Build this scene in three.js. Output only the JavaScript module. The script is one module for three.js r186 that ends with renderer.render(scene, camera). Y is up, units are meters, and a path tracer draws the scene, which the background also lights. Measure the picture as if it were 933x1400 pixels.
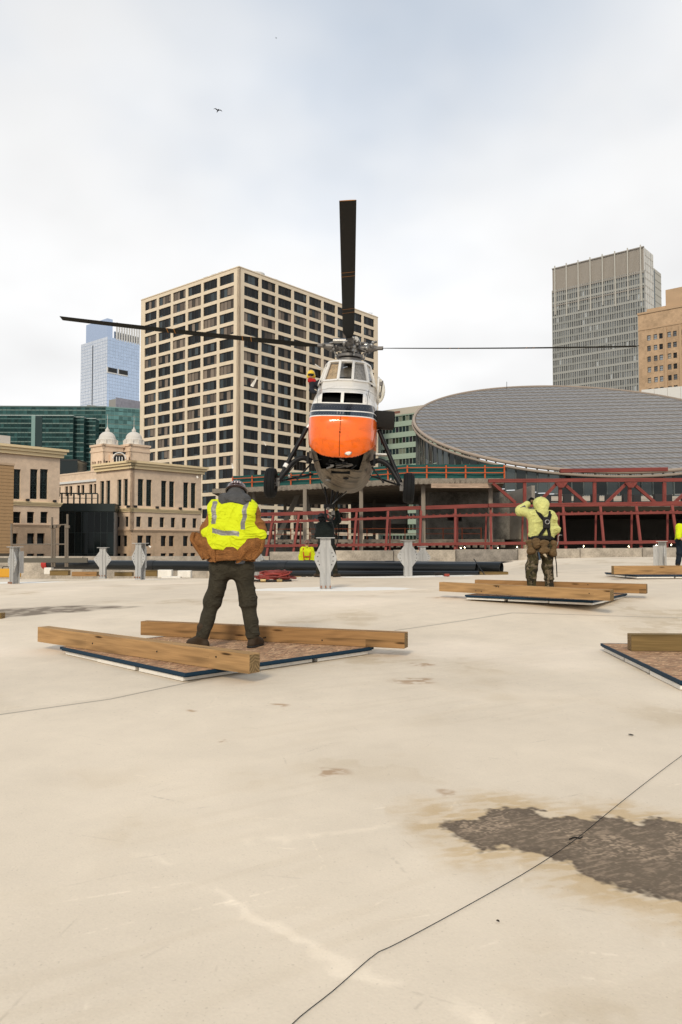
import * as THREE from 'three';
import { mergeGeometries } from 'three/addons/utils/BufferGeometryUtils.js';

// ---------------------------------------------------------------- camera, sky, sun, exposure
const F = 1050, EYE = 1.25, PITCH = Math.atan(42 / F);
const camera = new THREE.PerspectiveCamera(2 * Math.atan(700 / F) * 180 / Math.PI, 933 / 1400, 0.1, 4000);
camera.position.set(0, EYE, 0);
camera.rotation.set(PITCH, 0, 0);
const renderer = new THREE.WebGLRenderer({ antialias: true });
renderer.toneMapping = THREE.LinearToneMapping;
renderer.toneMappingExposure = 1.5;
renderer.shadowMap.enabled = true;
const scene = new THREE.Scene();

// hashes and value noise
function h2(x, y) { let n = Math.imul(x, 374761393) + Math.imul(y, 668265263) | 0; n = Math.imul(n ^ (n >>> 13), 1274126177); return ((n ^ (n >>> 16)) >>> 0) / 4294967296; }
function vn(x, y) {
  const i = Math.floor(x), j = Math.floor(y); let u = x - i, v = y - j;
  u = u * u * (3 - 2 * u); v = v * v * (3 - 2 * v);
  const a = h2(i, j), b = h2(i + 1, j), c = h2(i, j + 1), d = h2(i + 1, j + 1);
  return a + (b - a) * u + (c - a) * v + (a - b - c + d) * u * v;
}
function fbm(x, y, o) { let s = 0, a = 0.5, t = 0; for (let k = 0; k < o; k++) { s += a * vn(x + 17.3 * k, y - 9.1 * k); t += a; a *= 0.5; x *= 2.03; y *= 2.03; } return s / t; }
function vn3(x, y, z) { const k = Math.floor(z), w = z - k, s = w * w * (3 - 2 * w); return vn(x + k * 31.7, y + k * 57.1) * (1 - s) + vn(x + (k + 1) * 31.7, y + (k + 1) * 57.1) * s; }
function rng(seed) { let a = seed >>> 0; return () => { a = a + 0x6D2B79F5 | 0; let t = Math.imul(a ^ a >>> 15, 1 | a); t = t + Math.imul(t ^ t >>> 7, 61 | t) ^ t; return ((t ^ t >>> 14) >>> 0) / 4294967296; }; }
const sm = (a, b, x) => { const t = Math.min(1, Math.max(0, (x - a) / (b - a))); return t * t * (3 - 2 * t); };
const mix = (a, b, t) => a + (b - a) * t;
const clamp = (x, a, b) => Math.min(b, Math.max(a, x));

{ // overcast sky: bright cloud deck, a little bluer and greyer overhead
  const W = 1024, H = 512, px = new Float32Array(W * H * 4);
  for (let j = 0; j < H; j++) {
    const el = ((j + 0.5) / H - 0.5) * Math.PI;
    for (let i = 0; i < W; i++) {
      const az = (i / W) * 2 * Math.PI, e = Math.max(el, 0) * 180 / Math.PI;
      const ce = Math.cos(el), X = Math.cos(az) * ce, Z = Math.sin(az) * ce, Y = Math.sin(Math.max(el, 0));
      const q = 1 / (Y + 0.28), n = fbm(X * q * 2.1 + 5.2, Z * q * 2.1 + 3.1, 5), m = fbm(X * q * 5.5 + 1.2, Z * q * 5.5 + 8.1, 4);
      const t = sm(20, 50, e + (n - 0.5) * 34);
      const c = 1 + (n - 0.5) * 0.26 + (m - 0.5) * 0.13;
      const L = mix(0.61, 0.65, sm(0, 12, e));
      const k = (j * W + i) * 4;
      px[k] = mix(L, 0.325, t) * c * 0.995; px[k + 1] = mix(L, 0.375, t) * c * 0.997; px[k + 2] = mix(L, 0.445, t) * c; px[k + 3] = 1;
    }
  }
  const sky = new THREE.DataTexture(px, W, H, THREE.RGBAFormat, THREE.FloatType);
  sky.mapping = THREE.EquirectangularReflectionMapping; sky.magFilter = THREE.LinearFilter; sky.minFilter = THREE.LinearFilter; sky.needsUpdate = true;
  scene.background = sky; scene.environment = sky;
}
const sun = new THREE.DirectionalLight(new THREE.Color(1.0, 0.9, 0.74), 1.5);
sun.position.set(-16, 46, 48); sun.target.position.set(0, 0, -15);
sun.castShadow = true; sun.shadow.radius = 26; sun.shadow.mapSize.set(4096, 4096);
Object.assign(sun.shadow.camera, { left: -60, right: 60, top: 60, bottom: -60, near: 1, far: 400 });
scene.add(sun, sun.target);

// ---------------------------------------------------------------- helpers
const V = (x, y, z) => new THREE.Vector3(x, y, z);
// a point at a given distance ahead (metres) along the sight line of a photograph coordinate
const CP = Math.cos(PITCH), SP = Math.sin(PITCH);
function at(px, py, d) { const a = (px - 466.5) / F, b = (700 - py) / F, y = b * CP + SP, z = -CP + b * SP, s = d / -z; return V(a * s, EYE + y * s, -d); }
const atX = (px, d) => (px - 466.5) / F * d;

const LIN2S = new Uint8Array(4097);
for (let i = 0; i <= 4096; i++) { const c = i / 4096; LIN2S[i] = Math.round(255 * (c <= 0.0031308 ? 12.92 * c : 1.055 * Math.pow(c, 1 / 2.4) - 0.055)); }
const s8 = c => LIN2S[clamp(c * 4096, 0, 4096) | 0];
function texFn(w, h, fn, srgb = true) {
  const a = new Uint8Array(w * h * 4);
  for (let j = 0; j < h; j++) for (let i = 0; i < w; i++) {
    const c = fn(i / w, j / h, i, j), k = (j * w + i) * 4;
    if (srgb) { a[k] = s8(c[0]); a[k + 1] = s8(c[1]); a[k + 2] = s8(c[2]); } else { a[k] = a[k + 1] = a[k + 2] = clamp(c * 255, 0, 255); }
    a[k + 3] = 255;
  }
  const t = new THREE.DataTexture(a, w, h, THREE.RGBAFormat);
  if (srgb) t.colorSpace = THREE.SRGBColorSpace;
  t.magFilter = THREE.LinearFilter; t.minFilter = THREE.LinearMipmapLinearFilter; t.generateMipmaps = true;
  t.wrapS = t.wrapT = THREE.RepeatWrapping; t.needsUpdate = true;
  return t;
}
const rep = (t, x, y) => { const c = t.clone(); c.repeat.set(x, y); c.needsUpdate = true; return c; };
function std(r, g, b, rough = 0.8, o = {}) { return new THREE.MeshPhysicalMaterial(Object.assign({ color: new THREE.Color().setRGB(r, g, b), roughness: rough, specularIntensity: rough > 0.55 ? 0.35 : 0.8 }, o)); }
function phy(r, g, b, rough = 0.5, o = {}) { return new THREE.MeshPhysicalMaterial(Object.assign({ color: new THREE.Color().setRGB(r, g, b), roughness: rough }, o)); }

function fin(m) { m.castShadow = true; m.receiveShadow = true; return m; }
function flat(g) { return g.index ? g.toNonIndexed() : g; }
function merge(list) {
  const L = list.map(g => { const n = flat(g); for (const k of Object.keys(n.attributes)) if (!['position', 'normal', 'uv'].includes(k)) n.deleteAttribute(k); if (!n.attributes.uv) n.setAttribute('uv', new THREE.BufferAttribute(new Float32Array(n.attributes.position.count * 2), 2)); return n; });
  return L.length === 1 ? L[0] : mergeGeometries(L, false);
}
function obj(name, geo, material, parent) { const m = fin(new THREE.Mesh(Array.isArray(geo) ? merge(geo) : geo, material)); m.name = name; if (parent) parent.add(m); return m; }
const used = {};
function numbered(n) { const k = used[n] = (used[n] ?? -1) + 1; return k ? n + '_' + String(k).padStart(3, '0') : n; }
function tag(o, label, category, group) { o.userData.label = label; o.userData.category = category; if (group) o.userData.group = group; return o; }
function thing(name, label, category, pos = [0, 0, 0], turn = 0, group) {
  const o = new THREE.Group(); o.name = numbered(name); o.position.set(...pos); o.rotation.y = turn; scene.add(o); o.userData.kind = 'thing'; return tag(o, label, category, group);
}
function top(name, geo, material, label, category, group) { const m = obj(numbered(name), geo, material, scene); m.userData.kind = 'thing'; return tag(m, label, category, group); }
function structure(name, geo, material) { const m = obj(numbered(name), geo, material, scene); m.userData.kind = 'structure'; m.userData.label = name.replace(/_/g, ' '); return m; }

function box(w, h, d, x = 0, y = 0, z = 0) { const g = new THREE.BoxGeometry(w, h, d); g.translate(x, y, z); return g; }
function box2(x0, x1, y0, y1, z0, z1) { return box(x1 - x0, y1 - y0, z1 - z0, (x0 + x1) / 2, (y0 + y1) / 2, (z0 + z1) / 2); }
// bar of section w x h between two points, up kept upright where possible
function bar(a, b, w, h = w, up = V(0, 1, 0)) {
  const d = b.clone().sub(a), L = d.length(); d.normalize();
  let s = V(0, 0, 0).crossVectors(d, up); if (s.lengthSq() < 1e-6) s = V(1, 0, 0); s.normalize();
  const u = V(0, 0, 0).crossVectors(s, d), g = new THREE.BoxGeometry(w, h, L);
  g.applyMatrix4(new THREE.Matrix4().makeBasis(s, u, d.clone().negate()).setPosition(a.clone().add(b).multiplyScalar(0.5)));
  return g;
}
function rod(a, b, r0, r1 = r0, seg = 10, open = false) {
  const d = b.clone().sub(a), L = d.length(), g = new THREE.CylinderGeometry(r1, r0, L, seg, 1, open);
  g.applyQuaternion(new THREE.Quaternion().setFromUnitVectors(V(0, 1, 0), d.normalize()));
  g.translate((a.x + b.x) / 2, (a.y + b.y) / 2, (a.z + b.z) / 2); return g;
}
function pipe(pts, r, seg = 24, rs = 8) { return new THREE.TubeGeometry(new THREE.CatmullRomCurve3(pts), seg, r, rs, false); }
function ball(r, x, y, z, sx = 1, sy = 1, sz = 1, a = 14, b = 10) { const g = new THREE.SphereGeometry(r, a, b); g.scale(sx, sy, sz); g.translate(x, y, z); return g; }
function chamfer(w, h, d, b) { // box with chamfered edges, length along z, uv in metres
  const s = new THREE.Shape(), x = w / 2 - b, y = h / 2 - b;
  s.moveTo(-x, -y); s.lineTo(x, -y); s.lineTo(x, y); s.lineTo(-x, y); s.closePath();
  const g = new THREE.ExtrudeGeometry(s, { depth: d - 2 * b, bevelEnabled: true, bevelThickness: b, bevelSize: b, bevelSegments: 1 });
  g.translate(0, 0, -d / 2 + b); return g;
}
function plate(pts, t) { // polygon [[x,y]..] extruded t along z, centred
  const s = new THREE.Shape(pts.map(p => new THREE.Vector2(p[0], p[1])));
  const g = new THREE.ExtrudeGeometry(s, { depth: t, bevelEnabled: false }); g.translate(0, 0, -t / 2); return g;
}
// wall of width W and height H in the plane z = 0 (outer face), thickness t behind it, with rectangular openings
function wallWith(W, H, openings, t, arches = []) {
  const s = new THREE.Shape(); s.moveTo(0, 0); s.lineTo(W, 0); s.lineTo(W, H); s.lineTo(0, H); s.closePath();
  for (const [x, y, w, h] of openings) { const p = new THREE.Path(); p.moveTo(x, y); p.lineTo(x, y + h); p.lineTo(x + w, y + h); p.lineTo(x + w, y); p.closePath(); s.holes.push(p); }
  for (const [x, y, w, h] of arches) { const p = new THREE.Path(); p.moveTo(x, y); p.lineTo(x, y + h); p.absarc(x + w / 2, y + h, w / 2, Math.PI, 0, true); p.lineTo(x + w, y); p.closePath(); s.holes.push(p); }
  const g = new THREE.ExtrudeGeometry(s, { depth: t, bevelEnabled: false, curveSegments: 8 }); g.translate(0, 0, -t); return g;
}
function put(m, matrix) { m.applyMatrix4(matrix); return m; }
const M4 = () => new THREE.Matrix4();
const T4 = (x, y, z) => M4().makeTranslation(x, y, z);
const RY = a => M4().makeRotationY(a);
// closed thin shell from a parametric sheet
function sheet(fn, nu, nv, t) {
  const P = [], N = [], id = (i, j) => i * (nv + 1) + j;
  for (let i = 0; i <= nu; i++) for (let j = 0; j <= nv; j++) P.push(fn(i / nu, j / nv));
  for (let i = 0; i <= nu; i++) for (let j = 0; j <= nv; j++) {
    const a = P[id(Math.max(i - 1, 0), j)], b = P[id(Math.min(i + 1, nu), j)], c = P[id(i, Math.max(j - 1, 0))], d = P[id(i, Math.min(j + 1, nv))];
    N.push(V(0, 0, 0).crossVectors(b.clone().sub(a), d.clone().sub(c)).normalize());
  }
  const pos = [], uv = [], idx = [], n = P.length;
  for (const s of [0.5, -0.5]) for (let k = 0; k < n; k++) { pos.push(P[k].x + N[k].x * t * s, P[k].y + N[k].y * t * s, P[k].z + N[k].z * t * s); uv.push(Math.floor(k / (nv + 1)) / nu, (k % (nv + 1)) / nv); }
  for (let i = 0; i < nu; i++) for (let j = 0; j < nv; j++) { const a = id(i, j), b = id(i + 1, j), c = id(i + 1, j + 1), d = id(i, j + 1); idx.push(a, b, c, a, c, d, n + a, n + c, n + b, n + a, n + d, n + c); }
  const rim = (a, b) => idx.push(a, n + a, n + b, a, n + b, b);
  for (let i = 0; i < nu; i++) { rim(id(i + 1, 0), id(i, 0)); rim(id(i, nv), id(i + 1, nv)); }
  for (let j = 0; j < nv; j++) { rim(id(0, j), id(0, j + 1)); rim(id(nu, j + 1), id(nu, j)); }
  const g = new THREE.BufferGeometry(); g.setAttribute('position', new THREE.Float32BufferAttribute(pos, 3)); g.setAttribute('uv', new THREE.Float32BufferAttribute(uv, 2)); g.setIndex(idx); g.computeVertexNormals(); return g;
}
// cut the triangles that cross a plane (axis 0, 1, 2 at value v) so that pieces part along it
function slice(geo, axis, v) {
  const g = flat(geo), p = g.attributes.position.array, n = g.attributes.normal.array, P = [], N = [], get = (a, i) => [a[i], a[i + 1], a[i + 2]], lerp = (a, b, t) => a.map((q, k) => q + (b[k] - q) * t);
  for (let i = 0; i < p.length; i += 9) {
    const T = [0, 3, 6].map(o => [get(p, i + o), get(n, i + o)]), s = T.map(q => q[0][axis] - v), pos = s.filter(q => q > 1e-7).length, neg = s.filter(q => q < -1e-7).length, out = t => t.forEach(q => { P.push(...q[0]); N.push(...q[1]); });
    if (!pos || !neg) { out(T); continue; }
    const A = [], B = [];
    for (let k = 0; k < 3; k++) { const a = T[k], b = T[(k + 1) % 3], x = s[k], y = s[(k + 1) % 3]; if (x >= 0) A.push(a); if (x <= 0) B.push(a); if (x * y < 0) { const t = x / (x - y), m = [lerp(a[0], b[0], t), lerp(a[1], b[1], t)]; A.push(m); B.push(m); } }
    for (const Q of [A, B]) for (let k = 1; k < Q.length - 1; k++) out([Q[0], Q[k], Q[k + 1]]);
  }
  const r = new THREE.BufferGeometry(); r.setAttribute('position', new THREE.Float32BufferAttribute(P, 3)); r.setAttribute('normal', new THREE.Float32BufferAttribute(N, 3)); return r;
}
// split a geometry's triangles into named pieces by where they lie
function splitBy(geo, fn) {
  const g = flat(geo), p = g.attributes.position.array, nn = g.attributes.normal.array, out = {};
  for (let i = 0; i < p.length; i += 9) {
    const k = fn((p[i] + p[i + 3] + p[i + 6]) / 3, (p[i + 1] + p[i + 4] + p[i + 7]) / 3, (p[i + 2] + p[i + 5] + p[i + 8]) / 3);
    if (!k) continue;
    const o = out[k] ??= { p: [], n: [] };
    for (let q = 0; q < 9; q++) { o.p.push(p[i + q]); o.n.push(nn[i + q]); }
  }
  const res = {};
  for (const k in out) { const b = new THREE.BufferGeometry(); b.setAttribute('position', new THREE.Float32BufferAttribute(out[k].p, 3)); b.setAttribute('normal', new THREE.Float32BufferAttribute(out[k].n, 3)); const uv = new Float32Array(out[k].p.length / 3 * 2); for (let i = 0; i < uv.length / 2; i++) { uv[2 * i] = out[k].p[3 * i] + out[k].p[3 * i + 2]; uv[2 * i + 1] = out[k].p[3 * i + 1]; } b.setAttribute('uv', new THREE.BufferAttribute(uv, 2)); res[k] = b; }
  return res;
}

// ---------------------------------------------------------------- the roof we stand on
// gentle falls of the roof: level near the viewer, rising a little ahead, dipping again past the pipes
function lateral(x) { const a = [[-14, 0], [-10, 0.02], [-6, 0.13], [0, 0.24], [4, 0.29], [8, 0.38], [14, 0.5], [40, 0.5]]; if (x <= a[0][0]) return 0; for (let k = 1; k < a.length; k++) if (x <= a[k][0]) return mix(a[k - 1][1], a[k][1], sm(a[k - 1][0], a[k][0], x)); return 0.5; }
function roofY(x, d) {
  let h = lateral(x) * sm(9, 14.5, d) * (1 - (0.8 - 0.7 * sm(5, 10, x)) * sm(22.8, 26, d));
  h -= (0.62 - 0.52 * sm(1, 9, x)) * sm(26.5, 31, d) * sm(-40, -10, x);
  h += 0.2 * sm(30, 36.5, d) * sm(2, 8, x);
  return h + 0.012 * (vn(x * 0.35 + 3, d * 0.35) - 0.5) * sm(9, 12, d);
}
function onRoof(px, py) { let d = 10; for (let k = 0; k < 60; k++) { const p = at(px, py, d), h = roofY(p.x, d); const slope = (EYE - p.y) / d; d = mix(d, (EYE - h) / slope, 0.6); } const p = at(px, py, d); p.y = roofY(p.x, d); return p; }
function flatRoof(px, py, e = 0) { const p = at(px, py, 1), s = (EYE - e) / (EYE - p.y); return [p.x * s, s]; }

const polyD = (P, x, y) => { // signed distance to a polygon, negative inside
  let d = 1e9, s = 1;
  for (let i = 0, j = P.length - 1; i < P.length; j = i++) {
    const ex = P[j][0] - P[i][0], ey = P[j][1] - P[i][1], wx = x - P[i][0], wy = y - P[i][1], t = clamp((wx * ex + wy * ey) / (ex * ex + ey * ey), 0, 1);
    const bx = wx - ex * t, by = wy - ey * t; d = Math.min(d, bx * bx + by * by);
    const c1 = y >= P[i][1], c2 = y < P[j][1], c3 = ex * wy > ey * wx; if ((c1 && c2 && c3) || (!c1 && !c2 && !c3)) s = -s;
  }
  return s * Math.sqrt(d);
};
const wetPatch = [[604, 1112], [640, 1116], [660, 1100], [735, 1107], [758, 1116], [800, 1118], [838, 1110], [870, 1128], [905, 1124], [960, 1130], [1010, 1135], [1010, 1260], [960, 1250], [905, 1237], [840, 1216], [790, 1196], [752, 1176], [728, 1163], [690, 1156], [660, 1166], [632, 1148], [615, 1130]].map(p => flatRoof(p[0], p[1]));
const drySmear = [[-60, 836], [20, 832], [90, 829], [190, 829], [120, 835], [40, 842], [-60, 848]].map(p => { const q = onRoof(p[0], p[1]); return [q.x, -q.z]; });
const spots = [[440, 1054, 0.10, 0.035], [575, 909, 0.16, 0.05], [385, 965, 0.1, 0.04], [605, 1087, 0.06, 0.025], [612, 817, 0.35, 0.12], [560, 931, 0.2, 0.05], [262, 972, 0.05, 0.02], [300, 1012, 0.06, 0.025]].map(([a, b, r, s]) => { const q = onRoof(a, b); return [q.x, -q.z, r, s]; });
const seams = [[[-80, 988], [0, 977], [150, 956], [272, 930]], [[180, 1160], [330, 1240], [520, 1340], [700, 1400], [760, 1425]], [[350, 1150], [480, 1135], [600, 1120]], [[540, 862], [700, 838], [933, 845]], [[560, 880], [470, 900], [300, 905]]].map(l => l.map(p => { const q = onRoof(p[0], p[1]); return [q.x, -q.z]; }));
const segD = (x, y, L) => { let m = 1e9; for (let i = 1; i < L.length; i++) { const ex = L[i][0] - L[i - 1][0], ey = L[i][1] - L[i - 1][1], wx = x - L[i - 1][0], wy = y - L[i - 1][1], t = clamp((wx * ex + wy * ey) / (ex * ex + ey * ey), 0, 1); m = Math.min(m, Math.hypot(wx - ex * t, wy - ey * t)); } return m; };
const seamBox = seams.map(l => [Math.min(...l.map(p => p[0])) - 0.4, Math.max(...l.map(p => p[0])) + 0.4, Math.min(...l.map(p => p[1])) - 0.4, Math.max(...l.map(p => p[1])) + 0.4]);
const whitePads = [[-0.3, 16.9, 1.9, 0.85, 0.25], [1.95, 22.6, 2.2, 0.9, 0.2], [-6.2, 24.2, 1.8, 0.9, 0], [-10, 23.8, 1.6, 0.7, 0]];
const scuffGrid = (() => { const R = rng(404), G = new Map(); for (let k = 0; k < 420; k++) { const d = 1.5 + 12 * R() * R(), x = (R() - 0.5) * (2.4 + d * 1.0), a = (R() - 0.5) * 1.1 + (R() < 0.3 ? 1.4 : 0), L = 0.06 + 0.5 * R() * R(), w = 0.003 + 0.009 * R(), v = (R() < 0.55 ? 0.16 : -0.2) * (0.4 + 0.6 * R()), s = [x, d, Math.cos(a) * L, Math.sin(a) * L, L * L, w, v]; const x0 = Math.min(x, x + s[2]) - w, x1 = Math.max(x, x + s[2]) + w, d0 = Math.min(d, d + s[3]) - w, d1 = Math.max(d, d + s[3]) + w; for (let i = Math.floor(x0 * 2); i <= Math.floor(x1 * 2); i++) for (let j = Math.floor(d0 * 2); j <= Math.floor(d1 * 2); j++) { const key = i * 4096 + j; if (!G.has(key)) G.set(key, []); G.get(key).push(s); } } return G; })();
function membrane(x, d, fine) {
  const a = fbm(x * 0.22 + 7, d * 0.22 + 2, 4), b = fbm(x * 1.3 - 4, d * 1.3 + 9, 4), c = fbm(x * 6.1 + 2, d * 6.1, 3), wx = x + 0.25 * (b - 0.5), wd = d + 0.25 * (c - 0.5);
  let l = 1 + (a - 0.5) * 0.28 + (b - 0.5) * 0.16 + (c - 0.5) * 0.09;
  if (fine) l += (vn(x * 160, d * 160) - 0.5) * 0.05 + (vn(x * 420, d * 420) - 0.5) * 0.03;
  if (fine) { const gsp = vn(x * 210 + 5, d * 210); if (gsp > 0.9) l *= 1 - (gsp - 0.9) * 2.4; }
  let r = 0.715 * l, g = 0.608 * l, bl = 0.472 * l;
  // brownish rubbed-in dirt in clumps and broom streaks
    { const key = Math.floor(x * 2) * 4096 + Math.floor(d * 2), L = scuffGrid.get(key); if (L) for (const s of L) { const ex = x - s[0], ed = d - s[1], t = clamp((ex * s[2] + ed * s[3]) / s[4], 0, 1), q = Math.hypot(ex - s[2] * t, ed - s[3] * t); if (q < s[5]) { const k2 = (1 - q / s[5]) * s[6] * sm(0.3, 0.65, vn(x * 60, d * 60)) * Math.sin(Math.PI * (0.06 + 0.9 * t)); r *= 1 + k2; g *= 1 + k2; bl *= 1 + k2; } } }
  const dirt = sm(0.54, 0.78, fbm(x * 0.7 + 31, d * 0.7 + 11, 4)) * (0.3 + 0.7 * sm(0.42, 0.62, c)) * 0.21;
  const streak = sm(0.55, 0.8, vn(x * 1.1 + d * 2.3, d * 13 - x * 9)) * sm(0.45, 0.7, fbm(x * 0.5 + 3, d * 0.5 + 40, 3)) * 0.03;
  const k = dirt + streak; r *= 1 - k; g *= 1 - k * 1.18; bl *= 1 - k * 1.5;
  const pale = sm(0.6, 0.85, fbm(x * 0.45 - 12, d * 0.45 + 5, 3)) * 0.1; r *= 1 + pale; g *= 1 + pale; bl *= 1 + pale * 1.2;
  for (let i = 0; i < seams.length; i++) {
    const bb = seamBox[i]; if (x < bb[0] || x > bb[1] || d < bb[2] || d > bb[3]) continue;
    const s = segD(wx, wd, seams[i]); if (s > 0.2) continue;
    if (i === 0 || i === 3) { const q = (1 - sm(0.006, 0.02, segD(x, d, seams[i]))) * 0.5 + (1 - sm(0.02, 0.12, s)) * 0.06; r *= 1 - q; g *= 1 - q; bl *= 1 - q; }
    else { const q = (1 - sm(0.01, 0.05, s)) * sm(0.35, 0.6, c) * 0.13; r *= 1 + q; g *= 1 + q; bl *= 1 + q; }
  }
  for (const [sx, sd, sr, ss] of spots) { if (Math.abs(wx - sx) > 2 * sr || Math.abs(wd - sd) > 2 * sr) continue; const e = Math.hypot((wx - sx) / sr, (wd - sd) / (sr * 0.8)); if (e < 1.6) { const q = (1 - sm(0.4, 1.3, e)) * sm(0.35, 0.62, fbm(x * 14, d * 14, 3)) * 0.45; r *= 1 - q * 0.75; g *= 1 - q; bl *= 1 - q * 1.2; } }
  for (const [sx, sd, ra, rd, an] of whitePads) { if (Math.abs(x - sx) > 3 || Math.abs(d - sd) > 3) continue; const e = Math.hypot((wx - sx + an * (wd - sd)) / ra, (wd - sd) / rd) + (b - 0.5) * 0.3; const q = 1 - sm(0.85, 0.97, e); r = mix(r, 0.85, q); g = mix(g, 0.81, q); bl = mix(bl, 0.73, q); }
  if (x > 0.2 && x < 3.6 && d > 2 && d < 4.6) {
    const n = fbm(x * 5 + 9, d * 5, 4) - 0.5, n2 = fbm(x * 22, d * 22, 3) - 0.5, s = polyD(wetPatch, x, d) + n * 0.24 + n2 * 0.08;
    const halo = sm(0.3, 0.02, s) * (0.45 + 0.55 * sm(0.35, 0.6, fbm(x * 9 + d * 4, d * 26 - x * 8, 3)));
    r *= 1 - halo * 0.2; g *= 1 - halo * 0.3; bl *= 1 - halo * 0.46;
    const q = sm(0.016, -0.03, s + 0.025 * (vn(x * 60, d * 60) - 0.5)), gr = vn(x * 95, d * 130), sc = fbm(x * 18 + d * 9, d * 60 - x * 30, 3), pe = sm(0.54, 0.7, fbm(x * 7 + 50, d * 7, 3));
    const edge = sm(-0.09, 0, s), wl = 0.135 + 0.05 * sm(0.55, 0.85, gr) + 0.09 * sm(0.5, 0.78, sc) * (1 - edge * 0.7) + 0.12 * pe * sm(0.4, 0.7, gr) - 0.04 * edge;
    r = mix(r, wl * 1.14, q); g = mix(g, wl * 0.84, q); bl = mix(bl, wl * 0.57, q);
  }
  if (x < -2 && d > 12 && d < 17) { const s = polyD(drySmear, x, d); if (s < 0.5) { const q = sm(0.18, -0.1, s + (fbm(x * 2, d * 4, 3) - 0.5) * 0.5) * (0.5 + 0.5 * sm(0.3, 0.6, c)); r = mix(r, 0.21, q); g = mix(g, 0.165, q); bl = mix(bl, 0.12, q); } }
  return [r, g, bl];
}
const roofBump = texFn(512, 512, (u, v, i, j) => { let s = 0; for (const [p, w] of [[8, 0.5], [32, 0.25], [128, 0.25]]) { // wraps on the tile
    const X = u * p, Y = v * p, a = Math.floor(X), b = Math.floor(Y), fx = X - a, fy = Y - b, q = (m, n) => h2((m % p) + p * 7, (n % p) + p * 13);
    const U = fx * fx * (3 - 2 * fx), W = fy * fy * (3 - 2 * fy); s += w * mix(mix(q(a, b), q(a + 1, b), U), mix(q(a, b + 1), q(a + 1, b + 1), U), W); } return s; }, false);
const roof = new THREE.Group(); roof.name = numbered('roof_deck'); roof.userData.kind = 'structure'; roof.userData.label = 'pale beige flat roof membrane'; scene.add(roof);
function roofTexture(x0, x1, d0, d1, w, h, fine) { const t = texFn(w, h, (u, v) => membrane(x0 + u * (x1 - x0), d0 + v * (d1 - d0), fine)); t.wrapS = t.wrapT = THREE.ClampToEdgeWrapping; return t; }
function roofPiece(x0, x1, d0, d1, step, R) { // uv over the texture region R
  const nx = Math.max(1, Math.round((x1 - x0) / step)), nd = Math.max(1, Math.round((d1 - d0) / step)), pos = [], nor = [], uv = [], idx = [];
  for (let j = 0; j <= nd; j++) for (let i = 0; i <= nx; i++) {
    const x = mix(x0, x1, i / nx), d = mix(d0, d1, j / nd), y = roofY(x, d), e = 0.05;
    pos.push(x, y, -d); const n = V(-(roofY(x + e, d) - roofY(x - e, d)) / (2 * e), 1, (roofY(x, d + e) - roofY(x, d - e)) / (2 * e)).normalize(); nor.push(n.x, n.y, n.z);
    uv.push((x - R[0]) / (R[1] - R[0]), (d - R[2]) / (R[3] - R[2]));
  }
  for (let j = 0; j < nd; j++) for (let i = 0; i < nx; i++) { const a = j * (nx + 1) + i, b = a + 1, c = a + nx + 1, e = c + 1; idx.push(a, b, e, a, e, c); }
  const g = new THREE.BufferGeometry(); g.setAttribute('position', new THREE.Float32BufferAttribute(pos, 3)); g.setAttribute('normal', new THREE.Float32BufferAttribute(nor, 3)); g.setAttribute('uv', new THREE.Float32BufferAttribute(uv, 2)); g.setIndex(idx); return g;
}
{
  const mat = (R, w, h, fine) => std(1, 1, 1, 0.72, { map: roofTexture(...R, w, h, fine), bumpMap: rep(roofBump, (R[1] - R[0]) / 0.9, (R[3] - R[2]) / 0.9), bumpScale: 0.0014 });
  const A = [-2.5, 3.0, 1.0, 5.5], B = [-8, 8, -2.5, 13.5], C = [-18, 18, 13.5, 40], D = [-60, 60, -30, 40];
  obj('membrane', roofPiece(...A, 0.5, A), mat(A, 1500, 1220, true), roof);
  obj('membrane', [roofPiece(-8, -2.5, -2.5, 13.5, 0.5, B), roofPiece(3.0, 8, -2.5, 13.5, 0.5, B), roofPiece(-2.5, 3.0, -2.5, 1.0, 0.5, B), roofPiece(-2.5, 3.0, 5.5, 13.5, 0.5, B)], mat(B, 1250, 1250, true), roof);
  obj('membrane', roofPiece(...C, 0.5, C), mat(C, 1100, 810, false), roof);
  obj('membrane', [roofPiece(-60, -18, 13.5, 40, 0.5, D), roofPiece(18, 60, 13.5, 40, 0.5, D), roofPiece(-60, -8, -2.5, 13.5, 0.5, D), roofPiece(8, 60, -2.5, 13.5, 0.5, D), roofPiece(-60, 60, -30, -2.5, 0.5, D)], mat(D, 512, 320, false), roof);
  obj('roof_slab', box2(-60, 60, -3, -1.2, -40, 30), std(0.35, 0.33, 0.3, 0.9), roof);
}

// ---------------------------------------------------------------- the city around
const BASE = -45, TH = 49.67 * Math.PI / 180, uR = V(Math.cos(TH), 0, -Math.sin(TH)), uL = V(-Math.sin(TH), 0, -Math.cos(TH));
structure('street_ground', (() => { const g = new THREE.PlaneGeometry(5000, 5000); g.rotateX(-Math.PI / 2); g.translate(0, BASE, -600); return g; })(), std(0.1, 0.1, 0.095, 0.95));

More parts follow.
